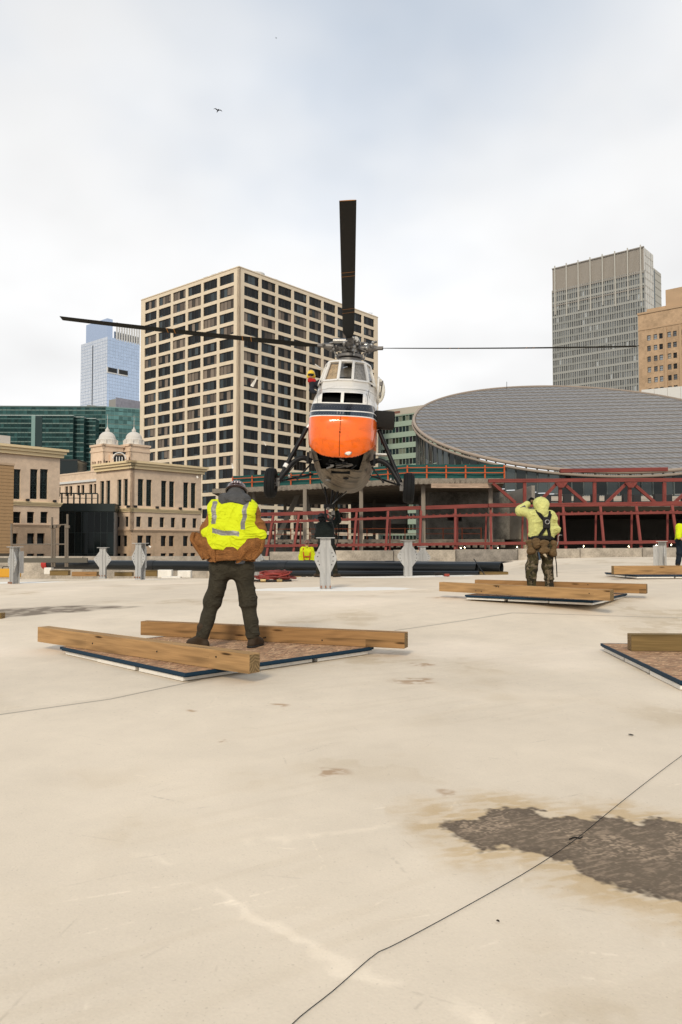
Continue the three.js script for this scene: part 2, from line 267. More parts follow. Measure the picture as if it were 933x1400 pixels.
const grain = (r, g, b, s, amp, sc) => texFn(256, 256, (u, v) => { const tile = (f, o) => { const X = u * f, Y = v * f, a = Math.floor(X), c = Math.floor(Y), fx = X - a, fy = Y - c, q = (m, n) => h2((m % f) + s, (n % f) + o); const U = fx * fx * (3 - 2 * fx), W = fy * fy * (3 - 2 * fy); return mix(mix(q(a, c), q(a + 1, c), U), mix(q(a, c + 1), q(a + 1, c + 1), U), W); };
  const k = 1 + amp * ((tile(4, 1) - 0.5) * 0.9 + (tile(16, 2) - 0.5) * 0.7 + (tile(64, 3) - 0.5) * 0.6) + sc * (tile(8, 9) > 0.72 ? -1 : 0) * tile(128, 5); return [r * k, g * k, b * k]; });
const texMat = (r, g, b, rough, seed, amp, size, sc = 0) => { const t = rep(grain(r, g, b, seed, amp, sc), 1 / size, 1 / size); return std(1, 1, 1, rough, { map: t }); };
const mBeige = texMat(0.78, 0.65, 0.48, 0.85, 11, 0.1, 14), mStone = texMat(0.72, 0.55, 0.40, 0.85, 21, 0.2, 9), mStoneLow = texMat(0.56, 0.40, 0.265, 0.88, 31, 0.25, 7);
const mCornice = texMat(0.76, 0.60, 0.36, 0.8, 41, 0.15, 5), mBrick = texMat(0.46, 0.29, 0.15, 0.9, 51, 0.25, 5), mBrownStone = texMat(0.48, 0.33, 0.205, 0.9, 61, 0.35, 12);
const mConcrete = texMat(0.34, 0.29, 0.235, 0.9, 71, 0.4, 4, 0.15), mDarkConcrete = texMat(0.26, 0.235, 0.2, 0.9, 81, 0.5, 5), mWhiteStone = texMat(0.62, 0.58, 0.52, 0.7, 91, 0.15, 6);
const mFrameDark = std(0.018, 0.018, 0.018, 0.5), mBronze = std(0.05, 0.04, 0.032, 0.5), mGreenGlassDark = std(0.006, 0.012, 0.012, 0.1), mTrimWhite = std(0.68, 0.66, 0.62, 0.7), mRoofGrey = std(0.3, 0.29, 0.27, 0.9);
const paneMat = std(1, 1, 1, 0.06, { vertexColors: true, specularIntensity: 0.35 });

// flat panes set side by side in the plane z = 0, each with its own tint and a hair of tilt
function panes(rects, colors, rand, tilt = 0.006) {
  const pos = [], nor = [], col = [], uv = [];
  for (const [x, y, w, h] of rects) {
    const ax = (rand() - 0.5) * tilt * w, ay = (rand() - 0.5) * tilt * h, c = colors(rand), P = [[x, y, -ax - ay], [x + w, y, ax - ay], [x + w, y + h, ax + ay], [x, y + h, -ax + ay]];
    const n = V(-2 * ax / w, -2 * ay / h, 1).normalize();
    for (const k of [0, 1, 2, 0, 2, 3]) { pos.push(...P[k]); nor.push(n.x, n.y, n.z); col.push(...c); uv.push(P[k][0], P[k][1]); }
  }
  const g = new THREE.BufferGeometry(); g.setAttribute('position', new THREE.Float32BufferAttribute(pos, 3)); g.setAttribute('normal', new THREE.Float32BufferAttribute(nor, 3)); g.setAttribute('color', new THREE.Float32BufferAttribute(col, 3)); g.setAttribute('uv', new THREE.Float32BufferAttribute(uv, 2)); return g;
}
function corner(name, label, category, px, d, group, turn = TH) {
  const g = thing(name, label, category, [atX(px, d), BASE, -d], turn, group), ur = V(Math.cos(turn), 0, -Math.sin(turn)), ul = V(-Math.sin(turn), 0, -Math.cos(turn));
  const solve = (u, p) => { const a = (p - 466.5) / F, x0 = atX(px, d); return (a * d - x0) / (u.x + a * u.z); };
  return { g, H: (py, dd = d) => at(px, py, dd).y - BASE, R: p => solve(ur, p), L: p => solve(ul, p), RF: T4(0, 0, 0), LF: l => T4(0, 0, -l).multiply(RY(-Math.PI / 2)) };
}
// curtain wall: one strip of panes and one spandrel bar for each floor, mullions joined
function curtain(b, FM, W, H, y0, floorH, bay, o) {
  const rand = rng(o.seed), n = Math.round((H - y0) / floorH), nb = Math.max(2, Math.round(W / bay)), bw = W / nb, sp = o.spandrel ?? 0.3;
  for (let k = 0; k < n; k++) {
    const y = y0 + k * floorH, R = []; for (let i = 0; i < nb; i++) R.push([i * bw, y + floorH * sp, bw, floorH * (1 - sp)]);
    const t = rand(); put(obj('glazing', panes(R, r => o.tint(r, k / n, t), rand, o.tilt ?? 0.01), o.glass, b.g), FM.clone().multiply(T4(0, 0, -0.05)));
    put(obj('spandrel', box2(0, W, y, y + floorH * sp, -0.3, o.proud ?? 0.03), Array.isArray(o.bar) ? o.bar[k % o.bar.length] : o.bar, b.g), FM);
  }
  const m = []; for (let i = 0; i <= nb; i++) m.push(box2(i * bw - o.mull / 2, i * bw + o.mull / 2, y0, y0 + n * floorH, -0.2, o.mullProud ?? 0.12));
  const mm = put(obj('mullions', m, o.mullMat, b.g), FM); mm.userData.kind = 'stuff';
}

{ // --- tall beige grid office tower behind the helicopter
  const b = corner('office_tower', 'tall beige concrete office tower with a grid of dark windows behind the helicopter', 'building', 325, 207);
  const top = b.H(365), W = b.R(517.5), L = b.L(190), fl = 3.6, n = Math.floor(top / fl), rand = rng(5);
  const faces = [[b.RF, W, 9, 7], [b.LF(L), L, 6, 8]];
  for (const [FM, w, nb, seed] of faces) {
    const e = 1.5, bw = (w - 2 * e) / nb, ww = bw - 1.05, wh = 2.62, ops = [];
    for (let k = 0; k < n; k++) for (let i = 0; i < nb; i++) { const y = top - 1.05 - wh - k * fl; if (y > 1) ops.push([e + i * bw + 0.52, y, ww, wh]); }
    put(obj('wall', wallWith(w, top, ops, 0.75), mBeige, b.g), FM);
    const bars = [box2(0, ww, 0, 0.1, -0.06, 0.06), box2(0, ww, wh - 0.1, wh, -0.06, 0.06), box2(0, 0.1, 0.1, wh - 0.1, -0.06, 0.06), box2(ww - 0.1, ww, 0.1, wh - 0.1, -0.06, 0.06)];
    for (const q of [0.27, 0.5, 0.77]) bars.push(box2(ww * q - 0.04, ww * q + 0.04, 0.1, wh - 0.1, -0.05, 0.05));
    const frame = merge(bars), rs = rng(seed), V0 = [];
    for (let v = 0; v < 26; v++) {
      const R = [], cut = [0.1, ww * 0.27, ww * 0.5, ww * 0.77, ww - 0.1], br = rs() < (seed === 8 ? 0.55 : 0.3), cols = [];
      for (let i = 0; i < 4; i++) {
        const dark = () => { const q = rs() < 0.3 ? 0.03 + 0.06 * rs() : 0.003 + rs() * rs() * 0.03; return [q * 0.82, q * 1.05, q * 1.15]; };  // lighter bluish panes hold the sky reflection in their colour
        const blind = () => { const q = 0.05 + rs() * 0.2; return [q * 1.05, q * 0.82, q * 0.62]; };
        const lo = 0.1 + (wh - 0.2) * (rs() < 0.45 ? 0.25 * rs() : 0);
        if (lo > 0.12) { R.push([cut[i], 0.1, cut[i + 1] - cut[i], lo - 0.1]); cols.push(dark()); }
        R.push([cut[i], lo, cut[i + 1] - cut[i], wh - 0.1 - lo]); cols.push(br && rs() < 0.6 ? blind() : dark());
      }
      let q = 0; V0.push(panes(R, () => cols[q++], rs, 0.01));
    }
    let shown = 0;
    for (const [x, y] of ops) { const w0 = put(obj('window', frame, mBronze, b.g), FM.clone().multiply(T4(x, y, -0.3))); const p = obj('pane', V0[Math.floor(rand() * V0.length)], paneMat, w0); p.position.z = -0.02; shown++; }
  }
  obj('core', box2(0.8, W - 0.1, 0.2, top - 0.3, -L + 0.1, -0.8), mRoofGrey, b.g);
  obj('roof', box2(0.8, W, top - 0.28, top - 0.05, -L, -0.8), mRoofGrey, b.g);
  obj('coping', [box2(-0.12, W + 0.05, top, top + 0.28, -0.9, 0.12), box2(-0.12, 0.8, top, top + 0.279, -L, -0.9)], mBeige, b.g);
  for (const [x, z, r, h] of [[12, -6, 2.6, 2.6], [19, -7, 2.6, 2.6], [26, -8, 2.2, 2.2]]) { const g = new THREE.CylinderGeometry(r, r, h, 20); g.translate(x, top + h / 2, z); obj('cooling_drum', g, mTrimWhite, b.g); }
  for (const z of [-10, -13, -16.5]) obj('roof_vent', box2(2, 4.2, top, top + 1.5, z - 1, z + 1), mRoofGrey, b.g);
  obj('antenna', [rod(V(W - 1, top, -2), V(W - 1, top + 1.8, -2), 0.05), rod(V(W - 2.4, top + 1.5, -2), V(W - 0.2, top + 1.9, -2), 0.05)], mRoofGrey, b.g);
}

{ // --- blue glass tower far off
  const b = corner('glass_tower', 'pale blue glass skyscraper with fins along its roof', 'building', 144, 900), top = b.H(461.5), W = b.R(188.5), L = b.L(108);
  const glass = std(1, 1, 1, 0.08, { vertexColors: true, metalness: 0.9 }), tint = (r, h, t) => { const k = 0.95 + 0.09 * r(); return [0.44 * k, 0.53 * k, 0.67 * k]; }, litTintL = (r, h, t) => { const k = 0.94 + 0.1 * r(); return [0.7 * k, 0.72 * k, 0.75 * k]; };  // left-face glass is whiter, the light on it put into the tint
  const bar = std(0.42, 0.5, 0.62, 0.35, { metalness: 0.5 }), mm = std(0.5, 0.55, 0.63, 0.4, { metalness: 0.4 });
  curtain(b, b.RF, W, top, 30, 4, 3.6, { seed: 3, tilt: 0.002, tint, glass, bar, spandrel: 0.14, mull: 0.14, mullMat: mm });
  curtain(b, b.LF(L), L, top, 30, 4, 3.6, { seed: 4, tilt: 0.002, tint: litTintL, glass, bar, spandrel: 0.14, mull: 0.14, mullMat: mm });
  obj('core', box2(0.4, W, 0, top - 0.2, -L, -0.4), mRoofGrey, b.g);
  const u = b.H(434), x1 = b.R(152), l1 = 16; // penthouse above the corner
  obj('penthouse', box2(1.5, x1 + 1, top, u, -L + 8, -3), std(0.42, 0.5, 0.64, 0.12, { metalness: 0.85 }), b.g);
  for (let x = x1 + 4.5; x < W; x += 3.5) obj('roof_fin', box2(x, x + 1.7, top - 0.5, u - 3, -1.2, 0), mTrimWhite, b.g);
  obj('roof_screen', box2(x1 + 3.1, W, top, u - 14, -3.5, -1.9), std(0.3, 0.36, 0.46, 0.3, { metalness: 0.6 }), b.g);
  const y = b.H(508); for (const [p, q] of [[1.2, 13.5], [16, 28.5]]) { obj('louvre', box2(p, q, y, y + 5.4, -0.3, 0.3), mFrameDark, b.g); obj('louvre_surround', [box2(p - 1.4, p - 0.02, y - 1.2, y + 6, -0.3, 0.4), box2(p - 1.4, q, y - 1.4, y - 0.02, -0.3, 0.38)], mTrimWhite, b.g); }
  for (const [p, w, y0] of [[0.44, 1.4, 0.985], [0.78, 1.1, 0.72], [0.25, 1.1, 0.64]]) put(obj('recess_strip', box2(L * p, L * p + w, 40, top * y0, -0.3, 0.2), std(0.02, 0.025, 0.035, 0.2), b.g), b.LF(L));
}
{ // --- grey slab in front of the blue tower
  const b = corner('slab_tower', 'small dark grey striped slab block in front of the pale blue skyscraper', 'building', 157, 840), top = b.H(545), W = b.R(192);
  curtain(b, b.RF, W, top, 20, 3.8, 1.5, { seed: 33, tint: r => { const k = 0.2 + 0.16 * r(); return [k, k, k * 1.12]; }, glass: paneMat, bar: std(0.26, 0.26, 0.29, 0.6), spandrel: 0.15, mull: 0.8, mullMat: std(0.32, 0.31, 0.35, 0.6) });
  obj('core', box2(0, W, 0, top, -14, -0.4), mRoofGrey, b.g);
}
{ // --- green glass building
  const b = corner('green_glass_building', 'wide dark green glass office block below the pale blue skyscraper', 'building', 143, 560, undefined, 0.42), top = b.H(556);
  const glass = std(1, 1, 1, 0.1, { vertexColors: true, metalness: 0.85 }), tint = (r, h, t) => { const k = 0.55 + 0.7 * r(); return [0.04 * k, 0.095 * k, 0.085 * k]; }, tintR = r => { const k = 0.6 + 0.8 * r(); return [0.095 * k, 0.19 * k, 0.175 * k]; };
  const bar = std(0.04, 0.1, 0.09, 0.4), bar2 = std(0.12, 0.18, 0.155, 0.45), mm = std(0.03, 0.07, 0.065, 0.5), W = b.R(190);
  curtain(b, b.RF, W, top - 0.6, 18, 3.2, 3, { seed: 41, tint: tintR, glass, bar: [bar2, bar], spandrel: 0.22, mull: 0.16, mullMat: std(0.16, 0.3, 0.28, 0.5) });
  const LL = 150, FM = T4(-LL, 0, 0).multiply(RY(0)); // front wing runs to the left, square on to the viewer
  const FL = M4().makeRotationY(-0.42 + 0.03).multiply(T4(-LL, 0, 0));
  curtain(b, FL, LL, top - 0.6, 18, 3.2, 3, { seed: 43, tint, glass, bar: [bar, bar2], spandrel: 0.26, mull: 0.12, mullMat: mm });
  put(obj('roof_edge', box2(0, LL, top - 0.6, top + 0.3, -3, 0.3), std(0.12, 0.16, 0.145, 0.6), b.g), FL);
  put(obj('core', box2(0, LL, 0, top - 0.7, -25, -0.4), mRoofGrey, b.g), FL);
  obj('roof_edge', box2(0.4, W, top - 0.6, top + 0.2, -3, 0.2), std(0.2, 0.32, 0.3, 0.6), b.g);
  obj('core', box2(0.4, W, 0, top - 0.7, -20, -0.4), mRoofGrey, b.g);
  for (const h of [0.9, 1.2]) put(obj('roof_box', box2(LL - 12 * h, LL - 12 * h + 2.5, top + 0.3, top + 0.3 + h, -4, -2), mRoofGrey, b.g), FL);
}
{ // stepped lower wings in front of it
  const glass = std(1, 1, 1, 0.08, { vertexColors: true, metalness: 0.8 }), bar = std(0.13, 0.185, 0.16, 0.4), mm = std(0.02, 0.05, 0.047, 0.5);
  let k = 0;
  for (const [p0, p1, py, d, label] of [[-40, 97, 568, 530, 'long stepped-down wing of the green glass block with a pale vertical strip'], [97, 113, 570.5, 536, 'narrow upper step of the green glass block beside its long wing'], [112, 129, 572.5, 542, 'narrow lower step of the green glass block beside the domed towers']]) {
    const g = thing('green_glass_wing', label, 'building', [atX(p0, d), BASE, -d], 0.03), b = { g }, W = atX(p1, d) - atX(p0, d), top = at(0, py, d).y - BASE;
    curtain(b, M4(), W, top, 20, 3.2, 2.4, { seed: 60 + k, tint: (r, h) => { const q = 0.5 + 0.9 * r() * r(); return [0.027 * q, 0.07 * q, 0.062 * q]; }, glass, bar: [bar, std(0.05, 0.12, 0.11, 0.4)], spandrel: 0.24, mull: 0.1, mullMat: mm });
    obj('core', box2(0.1, W - 0.1, 0, top - 0.1, -9, -0.4), mRoofGrey, g); obj('side_wall', box2(W - 0.09, W, 0, top, -9, 0), std(0.02, 0.06, 0.056, 0.15, { metalness: 0.6 }), g);
    obj('coping', box2(-0.1, W + 0.1, top, top + 0.5, -9, 0.2), std(0.4, 0.46, 0.43, 0.6), g);
    if (!k) { const x = atX(43, d) - atX(p0, d); obj('corner_strip', box2(x - 1.3, x + 1.3, 20, top, -0.2, 0.6), std(0.2, 0.31, 0.28, 0.3), g); obj('recess_strip', box2(x + 1.35, x + 6, 20, top, -0.2, 0.2), std(0.01, 0.03, 0.028, 0.2), g); }
    k++;
  }
}
// window with a thin dark frame and glazing bars, for stone buildings
function stoneWindow(b, FM, x, y, w, h, kind) {
  const bars = [box2(0, w, 0, 0.09, -0.05, 0.05), box2(0, w, h - 0.09, h, -0.05, 0.05), box2(0, 0.09, 0.09, h - 0.09, -0.05, 0.05), box2(w - 0.09, w, 0.09, h - 0.09, -0.05, 0.05)];
  if (kind === 'grille') { const n = Math.max(2, Math.round(h / w)); for (let k = 0; k < n; k++) { const y0 = 0.09 + k * (h - 0.18) / n, y1 = 0.09 + (k + 1) * (h - 0.18) / n; bars.push(bar(V(0.09, y0, 0), V(w - 0.09, y1, 0), 0.05), bar(V(0.09, y1, 0.005), V(w - 0.09, y0, 0.005), 0.05), box2(0.09, w - 0.09, y1 - 0.05, y1 + 0.03, -0.045, 0.045)); } bars.push(box2(w / 2 - 0.03, w / 2 + 0.03, 0.09, h - 0.09, -0.03, 0.03)); }
  else bars.push(box2(0.09, w - 0.09, h * 0.5 - 0.04, h * 0.5 + 0.04, -0.04, 0.04));
  const m = put(obj('window', bars, kind === 'grille' ? std(0.02, 0.04, 0.038, 0.5) : mFrameDark, b.g), FM.clone().multiply(T4(x, y, -0.4)));
  const p = obj('pane', panes([[0.05, 0.05, w - 0.1, h - 0.1]], r => { const q = 0.006 + 0.012 * r(); return [q, q * 1.3, q * 1.25]; }, rng(Math.round(x * 31 + y * 17))), paneMat, m); p.position.z = -0.06;
}
function cornice(b, FM, W, y, proud, h, m, ends = [0, 0]) {
  put(obj('cornice', [box2(-ends[0] * proud * 0.45, W + ends[1] * proud * 0.45, y, y + h * 0.4, -0.3, proud * 0.45), box2(-ends[0] * proud * 0.75, W + ends[1] * proud * 0.75, y + h * 0.4, y + h * 0.72, -0.3, proud * 0.75), box2(-ends[0] * proud, W + ends[1] * proud, y + h * 0.72, y + h, -0.3, proud)], m, b.g), FM);
}
{ // --- limestone building, main wing on the corner
  const b = corner('limestone_building', 'tan limestone building with gold cornice and paired tall grille windows beside the dark glass link', 'building', 180, 150);
  const D = 150, top = b.H(637), W = b.R(275), L = b.L(131), y1 = b.H(697), y2 = b.H(724), hh = py => b.H(py);
  for (const [FM, w, pairs, end] of [[b.RF, W, 3, 0], [b.LF(L), L, 2, 1]]) {
    const ops = [], low = [], bw = w / pairs, m = 0.1;
    for (let k = 0; k < pairs; k++) {
      const c = (k + 0.5) * bw * 0.97 + w * 0.015, ww = bw * 0.235, gp = bw * 0.055;
      for (const s of [-1, 1]) { const x = s < 0 ? c - gp - ww : c + gp; ops.push([x, hh(691), ww, hh(654) - hh(691), 'grille']); const x2 = s < 0 ? c - bw * 0.24 - ww * 0.42 : c + bw * 0.24 - ww * 0.42; ops.push([x2, hh(720), ww * 0.85, hh(706) - hh(720), 'sash']); low.push([x, hh(747), ww, hh(732) - hh(747), 'sash'], [x, hh(763), ww, hh(757) - hh(763), 'sash']); }
    }
    const base = y2 - 0.4;
    put(obj('wall', (() => { const g = wallWith(w, top - base, ops.map(o => [o[0], o[1] - base, o[2], o[3]]), 0.6); g.translate(0, base, 0); return g; })(), mStone, b.g), FM);
    put(obj('lower_wall', wallWith(w, base, low, 0.6), mStoneLow, b.g), FM.clone().multiply(T4(0, 0, 0.04)));
    for (const o of ops) stoneWindow(b, FM, ...o);
    for (const o of low) stoneWindow(b, FM, ...o);
    const en = end ? [0, 1] : [1, 0];
    cornice(b, FM, w, top - 0.5, 1.15, 1.5, mCornice, [end ? 0 : 1, 1]);
    cornice(b, FM, w, y1 - 0.35, 0.45, 0.75, mCornice, [end ? 0 : 1, end ? 1 : 0]);
    cornice(b, FM, w, y2 - 0.45, 0.25, 0.45, mStoneLow, [end ? 0 : 1, end ? 1 : 0]);
    for (let k = 0; k <= pairs; k++) put(obj('flood_light', box(0.5, 0.45, 0.5, clamp(k * bw, 0.6, w - 0.6), y1 + 0.65, 0.4), mFrameDark, b.g), FM);
  }
  obj('core', box2(0.7, W, 0.3, top - 0.2, -L, -0.7), mRoofGrey, b.g);
  obj('roof', box2(0.5, W, top - 0.19, top + 0.1, -L, -0.5), mTrimWhite, b.g);
}
{ // back range between the wings
  const d = 172, g = thing('limestone_link_range', 'plain tan stone range with small paired windows above the dark glass link', 'building', [atX(136, d), BASE, -d], TH), b = { g }, top = at(136, 643.5, d).y - BASE, L = 30, FM = T4(0, 0, -L).multiply(RY(-Math.PI / 2)), hh = py => at(136, py, d).y - BASE, ops = [];
  for (let k = 0; k < 4; k++) for (const s of [0, 1]) ops.push([L - 4.4 - k * 5.2 + s * 1.9, hh(675), 1.35, hh(661) - hh(675), 'sash']);
  put(obj('wall', wallWith(L, top, ops, 0.5), mStone, g), FM); for (const o of ops) stoneWindow(b, FM, ...o);
  put(obj('ledge', box2(-0.2, L, hh(657.5), hh(654.5), -0.2, 0.4), mTrimWhite, g), FM); put(obj('core', box2(0, L, 0, top - 0.2, -12, -0.6), mRoofGrey, g), FM); put(obj('roof', box2(0, L, top - 0.19, top + 0.15, -12, 0.1), mStone, g), FM);
}
{ // dark glass link
  const d = 146, x0 = atX(76, d), x1 = atX(151, d), g = thing('dark_glass_link', 'black glass link block with a roof railing between the limestone wings', 'building', [x0, BASE, -d], 0.14), W = (x1 - x0) / Math.cos(0.14) * 1.02, top = at(100, 688, d).y - BASE, y0 = 20, nb = 9, rows = 8, rand = rng(77), bw = W / nb, fh = (top - 1.6 - y0) / rows;
  for (let k = 0; k < rows; k++) for (let i = 0; i < nb; i++) obj('pane', (() => { const p = panes([[0.05, 0.05, bw - 0.1, fh - 0.1]], r => { const q = 0.004 + 0.01 * r(); return [q * 0.8, q * 1.25, q * 1.25]; }, rand, 0.012); p.translate(i * bw, y0 + k * fh, 0); return p; })(), paneMat, g);
  const bars = []; for (let i = 0; i <= nb; i++) bars.push(box2(i * bw - 0.05, i * bw + 0.05, y0, top - 1.6, -0.1, 0.08)); for (let k = 0; k <= rows; k++) bars.push(box2(0, W, y0 + k * fh - 0.05, y0 + k * fh + 0.05, -0.1, 0.06));
  obj('glazing_bars', bars, std(0.012, 0.02, 0.02, 0.4), g); obj('fascia', box2(-0.2, W + 0.2, top - 1.5, top, -8, 0.2), std(0.012, 0.022, 0.02, 0.5), g); obj('core', box2(0, W, 0, top - 1.6, -8, -0.3), mRoofGrey, g);
  const ry = top + 1.9, R = []; obj('railing_rail', [bar(V(0, ry, 0), V(W * 0.72, ry, 0), 0.22), bar(V(0, top + 1, 0), V(W * 0.72, top + 1, 0), 0.1)], std(0.015, 0.025, 0.022, 0.5), g);
  for (let i = 0; i <= 7; i++) obj('railing_post', box2(i * W * 0.72 / 7 - 0.13, i * W * 0.72 / 7 + 0.13, top + 0.01, ry - 0.12, -0.12, 0.12), std(0.015, 0.025, 0.022, 0.5), g);
}
{ // --- left limestone wing
  const d = 128, b = corner('limestone_wing', 'tan limestone wing with gold cornice and tall grille windows beside the brick wall', 'building', -60, d * 0.955), d0 = d * 0.955, W = b.R(81), top = b.H(609.5), hh = (py, px = 40) => { const t = b.R(px), dd = d0 - uR.z * t; return at(px, py, dd).y - BASE; };
  const ops = [], low = [], X = p => b.R(p), y1 = hh(689, 50), y2 = hh(718, 50);
  for (const [a, c] of [[16.5, 27.5], [40.5, 51], [54, 65], [-8, 3], [-22, -11]]) ops.push([X(a), hh(682, a), X(c) - X(a), hh(641, a) - hh(682, a), 'grille']);
  for (const [a, c] of [[18, 28.5], [37, 47], [55.5, 65.5], [-4, 6], [-24, -14]]) ops.push([X(a), hh(715, a), X(c) - X(a), hh(699.5, a) - hh(715, a), 'sash']);
  for (const [a, c] of [[14, 24.5], [37.5, 47.5], [51, 61.5], [-10, 0]]) low.push([X(a), hh(745, a), X(c) - X(a), hh(729, a) - hh(745, a), 'sash'], [X(a), hh(765, a), X(c) - X(a), hh(757, a) - hh(765, a), 'sash']);
  const base = y2 - 0.3;
  put(obj('wall', (() => { const g = wallWith(W, top - base, ops.map(o => [o[0], o[1] - base, o[2], o[3]]), 0.6); g.translate(0, base, 0); return g; })(), mStone, b.g), b.RF);
  put(obj('lower_wall', wallWith(W, base, low, 0.6), mStoneLow, b.g), T4(0, 0, 0.04));
  for (const o of ops.concat(low)) stoneWindow(b, b.RF, ...o);
  cornice(b, b.RF, W, top - 0.5, 1.1, 1.5, mCornice, [0, 1]); cornice(b, b.RF, W, y1 - 0.35, 0.45, 0.7, mCornice, [0, 1]); cornice(b, b.RF, W, y2 - 0.3, 0.22, 0.4, mStoneLow, [0, 1]);
  for (const p of [36, 73]) obj('flood_light', box(0.45, 0.4, 0.5, X(p), y1 + 0.6, 0.4), mFrameDark, b.g);
  obj('core', box2(0, W - 0.1, 0.2, top - 0.2, -14, -0.65), mStone, b.g); obj('roof', box2(0, W, top - 0.19, top + 0.2, -14, -0.5), mTrimWhite, b.g);
  obj('roof_hut', box2(X(-20), X(24), top + 0.2, top + 2.9, -7, -3), std(0.55, 0.5, 0.44, 0.8), b.g);
  // brick bay in front
  const g2 = corner('brick_bay', 'plain brown brick wall in front of the limestone wing', 'building', -40, 112), w2 = g2.R(18), t2 = g2.H(632); obj('wall', box2(0, w2, 0, t2, -6, 0), mBrick, g2.g);
  obj('coping', box2(-0.1, w2 + 0.1, t2, t2 + 0.3, -6, 0.12), mStoneLow, g2.g); obj('base_band', box2(0, w2 + 0.06, g2.H(764), g2.H(757), -5.9, 0.08), std(0.1, 0.08, 0.06, 0.9), g2.g);
  for (let k = 0; k < 40; k++) { const y = t2 - 0.3 - k * 0.52; if (y < g2.H(756)) break; obj('brick_course', box2(0.01, w2 - 0.01, y - 0.24, y, -0.1, 0.035), mBrick, g2.g); }
}
{ // dark plant screen behind the wings
  const d = 188; const g = thing('plant_screen', 'black plant screen box on the roof behind the limestone wing', 'building', [atX(74, d), BASE, -d], 0.05), top = at(90, 629.5, d).y - BASE; const W = 5.5; obj('wall', box2(0, W, 0, top, -8, 0), mGreenGlassDark, g); obj('coping', box2(-0.1, W + 0.1, top, top + 0.3, -8.1, 0.1), mFrameDark, g);
}
// --- twin white domed towers
for (const [px, d, label] of [[145.5, 190, 'white domed stone tower with a spire, nearer the green glass block'], [182, 193, 'white domed stone tower with a spire, against the beige office tower']]) {
  const g = thing('domed_tower', label, 'tower', [atX(px, d), BASE, -d], TH, 'domed towers'), b = { g }, hh = py => at(px, py, d).y - BASE, w = 5.6, t = hh(612), ops = [];
  for (const s of [0, 1]) for (const q of [0, 1]) ops.push([0.6 + s * 2.5 + q * 0.95, hh(642), 0.7, hh(632) - hh(642), 'sash']);
  for (const FM of [T4(-w / 2, 0, w / 2), T4(-w / 2, 0, -w / 2).multiply(RY(-Math.PI / 2))]) { put(obj('wall', wallWith(w, t, ops, 0.5), mStone, g), FM); for (const o of ops) stoneWindow(b, FM, ...o); put(obj('band', [box2(-0.15, w + 0.15, t - 1.4, t - 0.9, -0.2, 0.15), box2(-0.25, w + 0.25, t, t + 0.5, -0.5, 0.25)], mStone, g), FM); }
  obj('core', box2(-w / 2 + 0.6, w / 2, 0, t - 0.1, -w / 2, w / 2 - 0.6), mRoofGrey, g); obj('roof', box2(-w / 2 + 0.5, w / 2, t - 0.09, t + 0.3, -w / 2, w / 2 - 0.5), mStone, g);
  const r = hh(606) - t, pr = [[4.1, 0], [4.1, 0.7], [3.7, 0.8], [3.7, 2.1], [3.9, 2.3], [3.3, 2.6]]; for (let k = 0; k <= 8; k++) { const a = k / 8 * 1.35; pr.push([3.3 * Math.cos(a), 2.6 + 2.9 * Math.sin(a)]); } pr.push([0.85, 5.5], [0.85, 6.2], [0.55, 6.4], [0.2, 7.2], [0.1, 7.4], [0.05, 12], [0, 12]);
  const dome = new THREE.LatheGeometry(pr.map(p => new THREE.Vector2(p[0] * 0.62, p[1] * 0.66)), 16); dome.translate(0, t + 0.4, 0); obj('dome', dome, mWhiteStone, g);
  for (let k = 0; k < 8; k++) { const a = k * Math.PI / 4; obj('dormer', (() => { const q = box(0.75, 1.25, 0.5, 0, t + 1.15, 2.35); q.rotateY(a); return q; })(), mWhiteStone, g); }
}
{ // arched window bay between the domed towers
  const d = 187, g = thing('arched_gable', 'stone gable with a tall arched window between the domed towers', 'building', [atX(149.5, d), BASE, -d], 0.3), hh = py => at(152, py, d).y - BASE, w = 4.4;
  obj('wall', wallWith(w, hh(621), [], 0.6, [[0.9, hh(646), 2.6, hh(627) - hh(646)]]), mStone, g);
  obj('pane', (() => { const p = panes([[0.7, hh(647), 3, hh(617) - hh(647)]], () => [0.012, 0.016, 0.02], rng(2)); p.translate(0, 0, -0.4); return p; })(), paneMat, g);
  for (const x of [1.55, 2.2, 2.85]) obj('mullion', box2(x - 0.1, x + 0.1, hh(646), hh(624), -0.38, -0.1), mTrimWhite, g);
  const a = []; for (let k = 0; k < 12; k++) { const q = k / 11 * Math.PI; a.push(V(2.2 + Math.cos(q) * 1.5, hh(627) + Math.sin(q) * 1.5, 0.1)); } obj('arch_rim', pipe(a, 0.16, 24, 6), mTrimWhite, g);
}
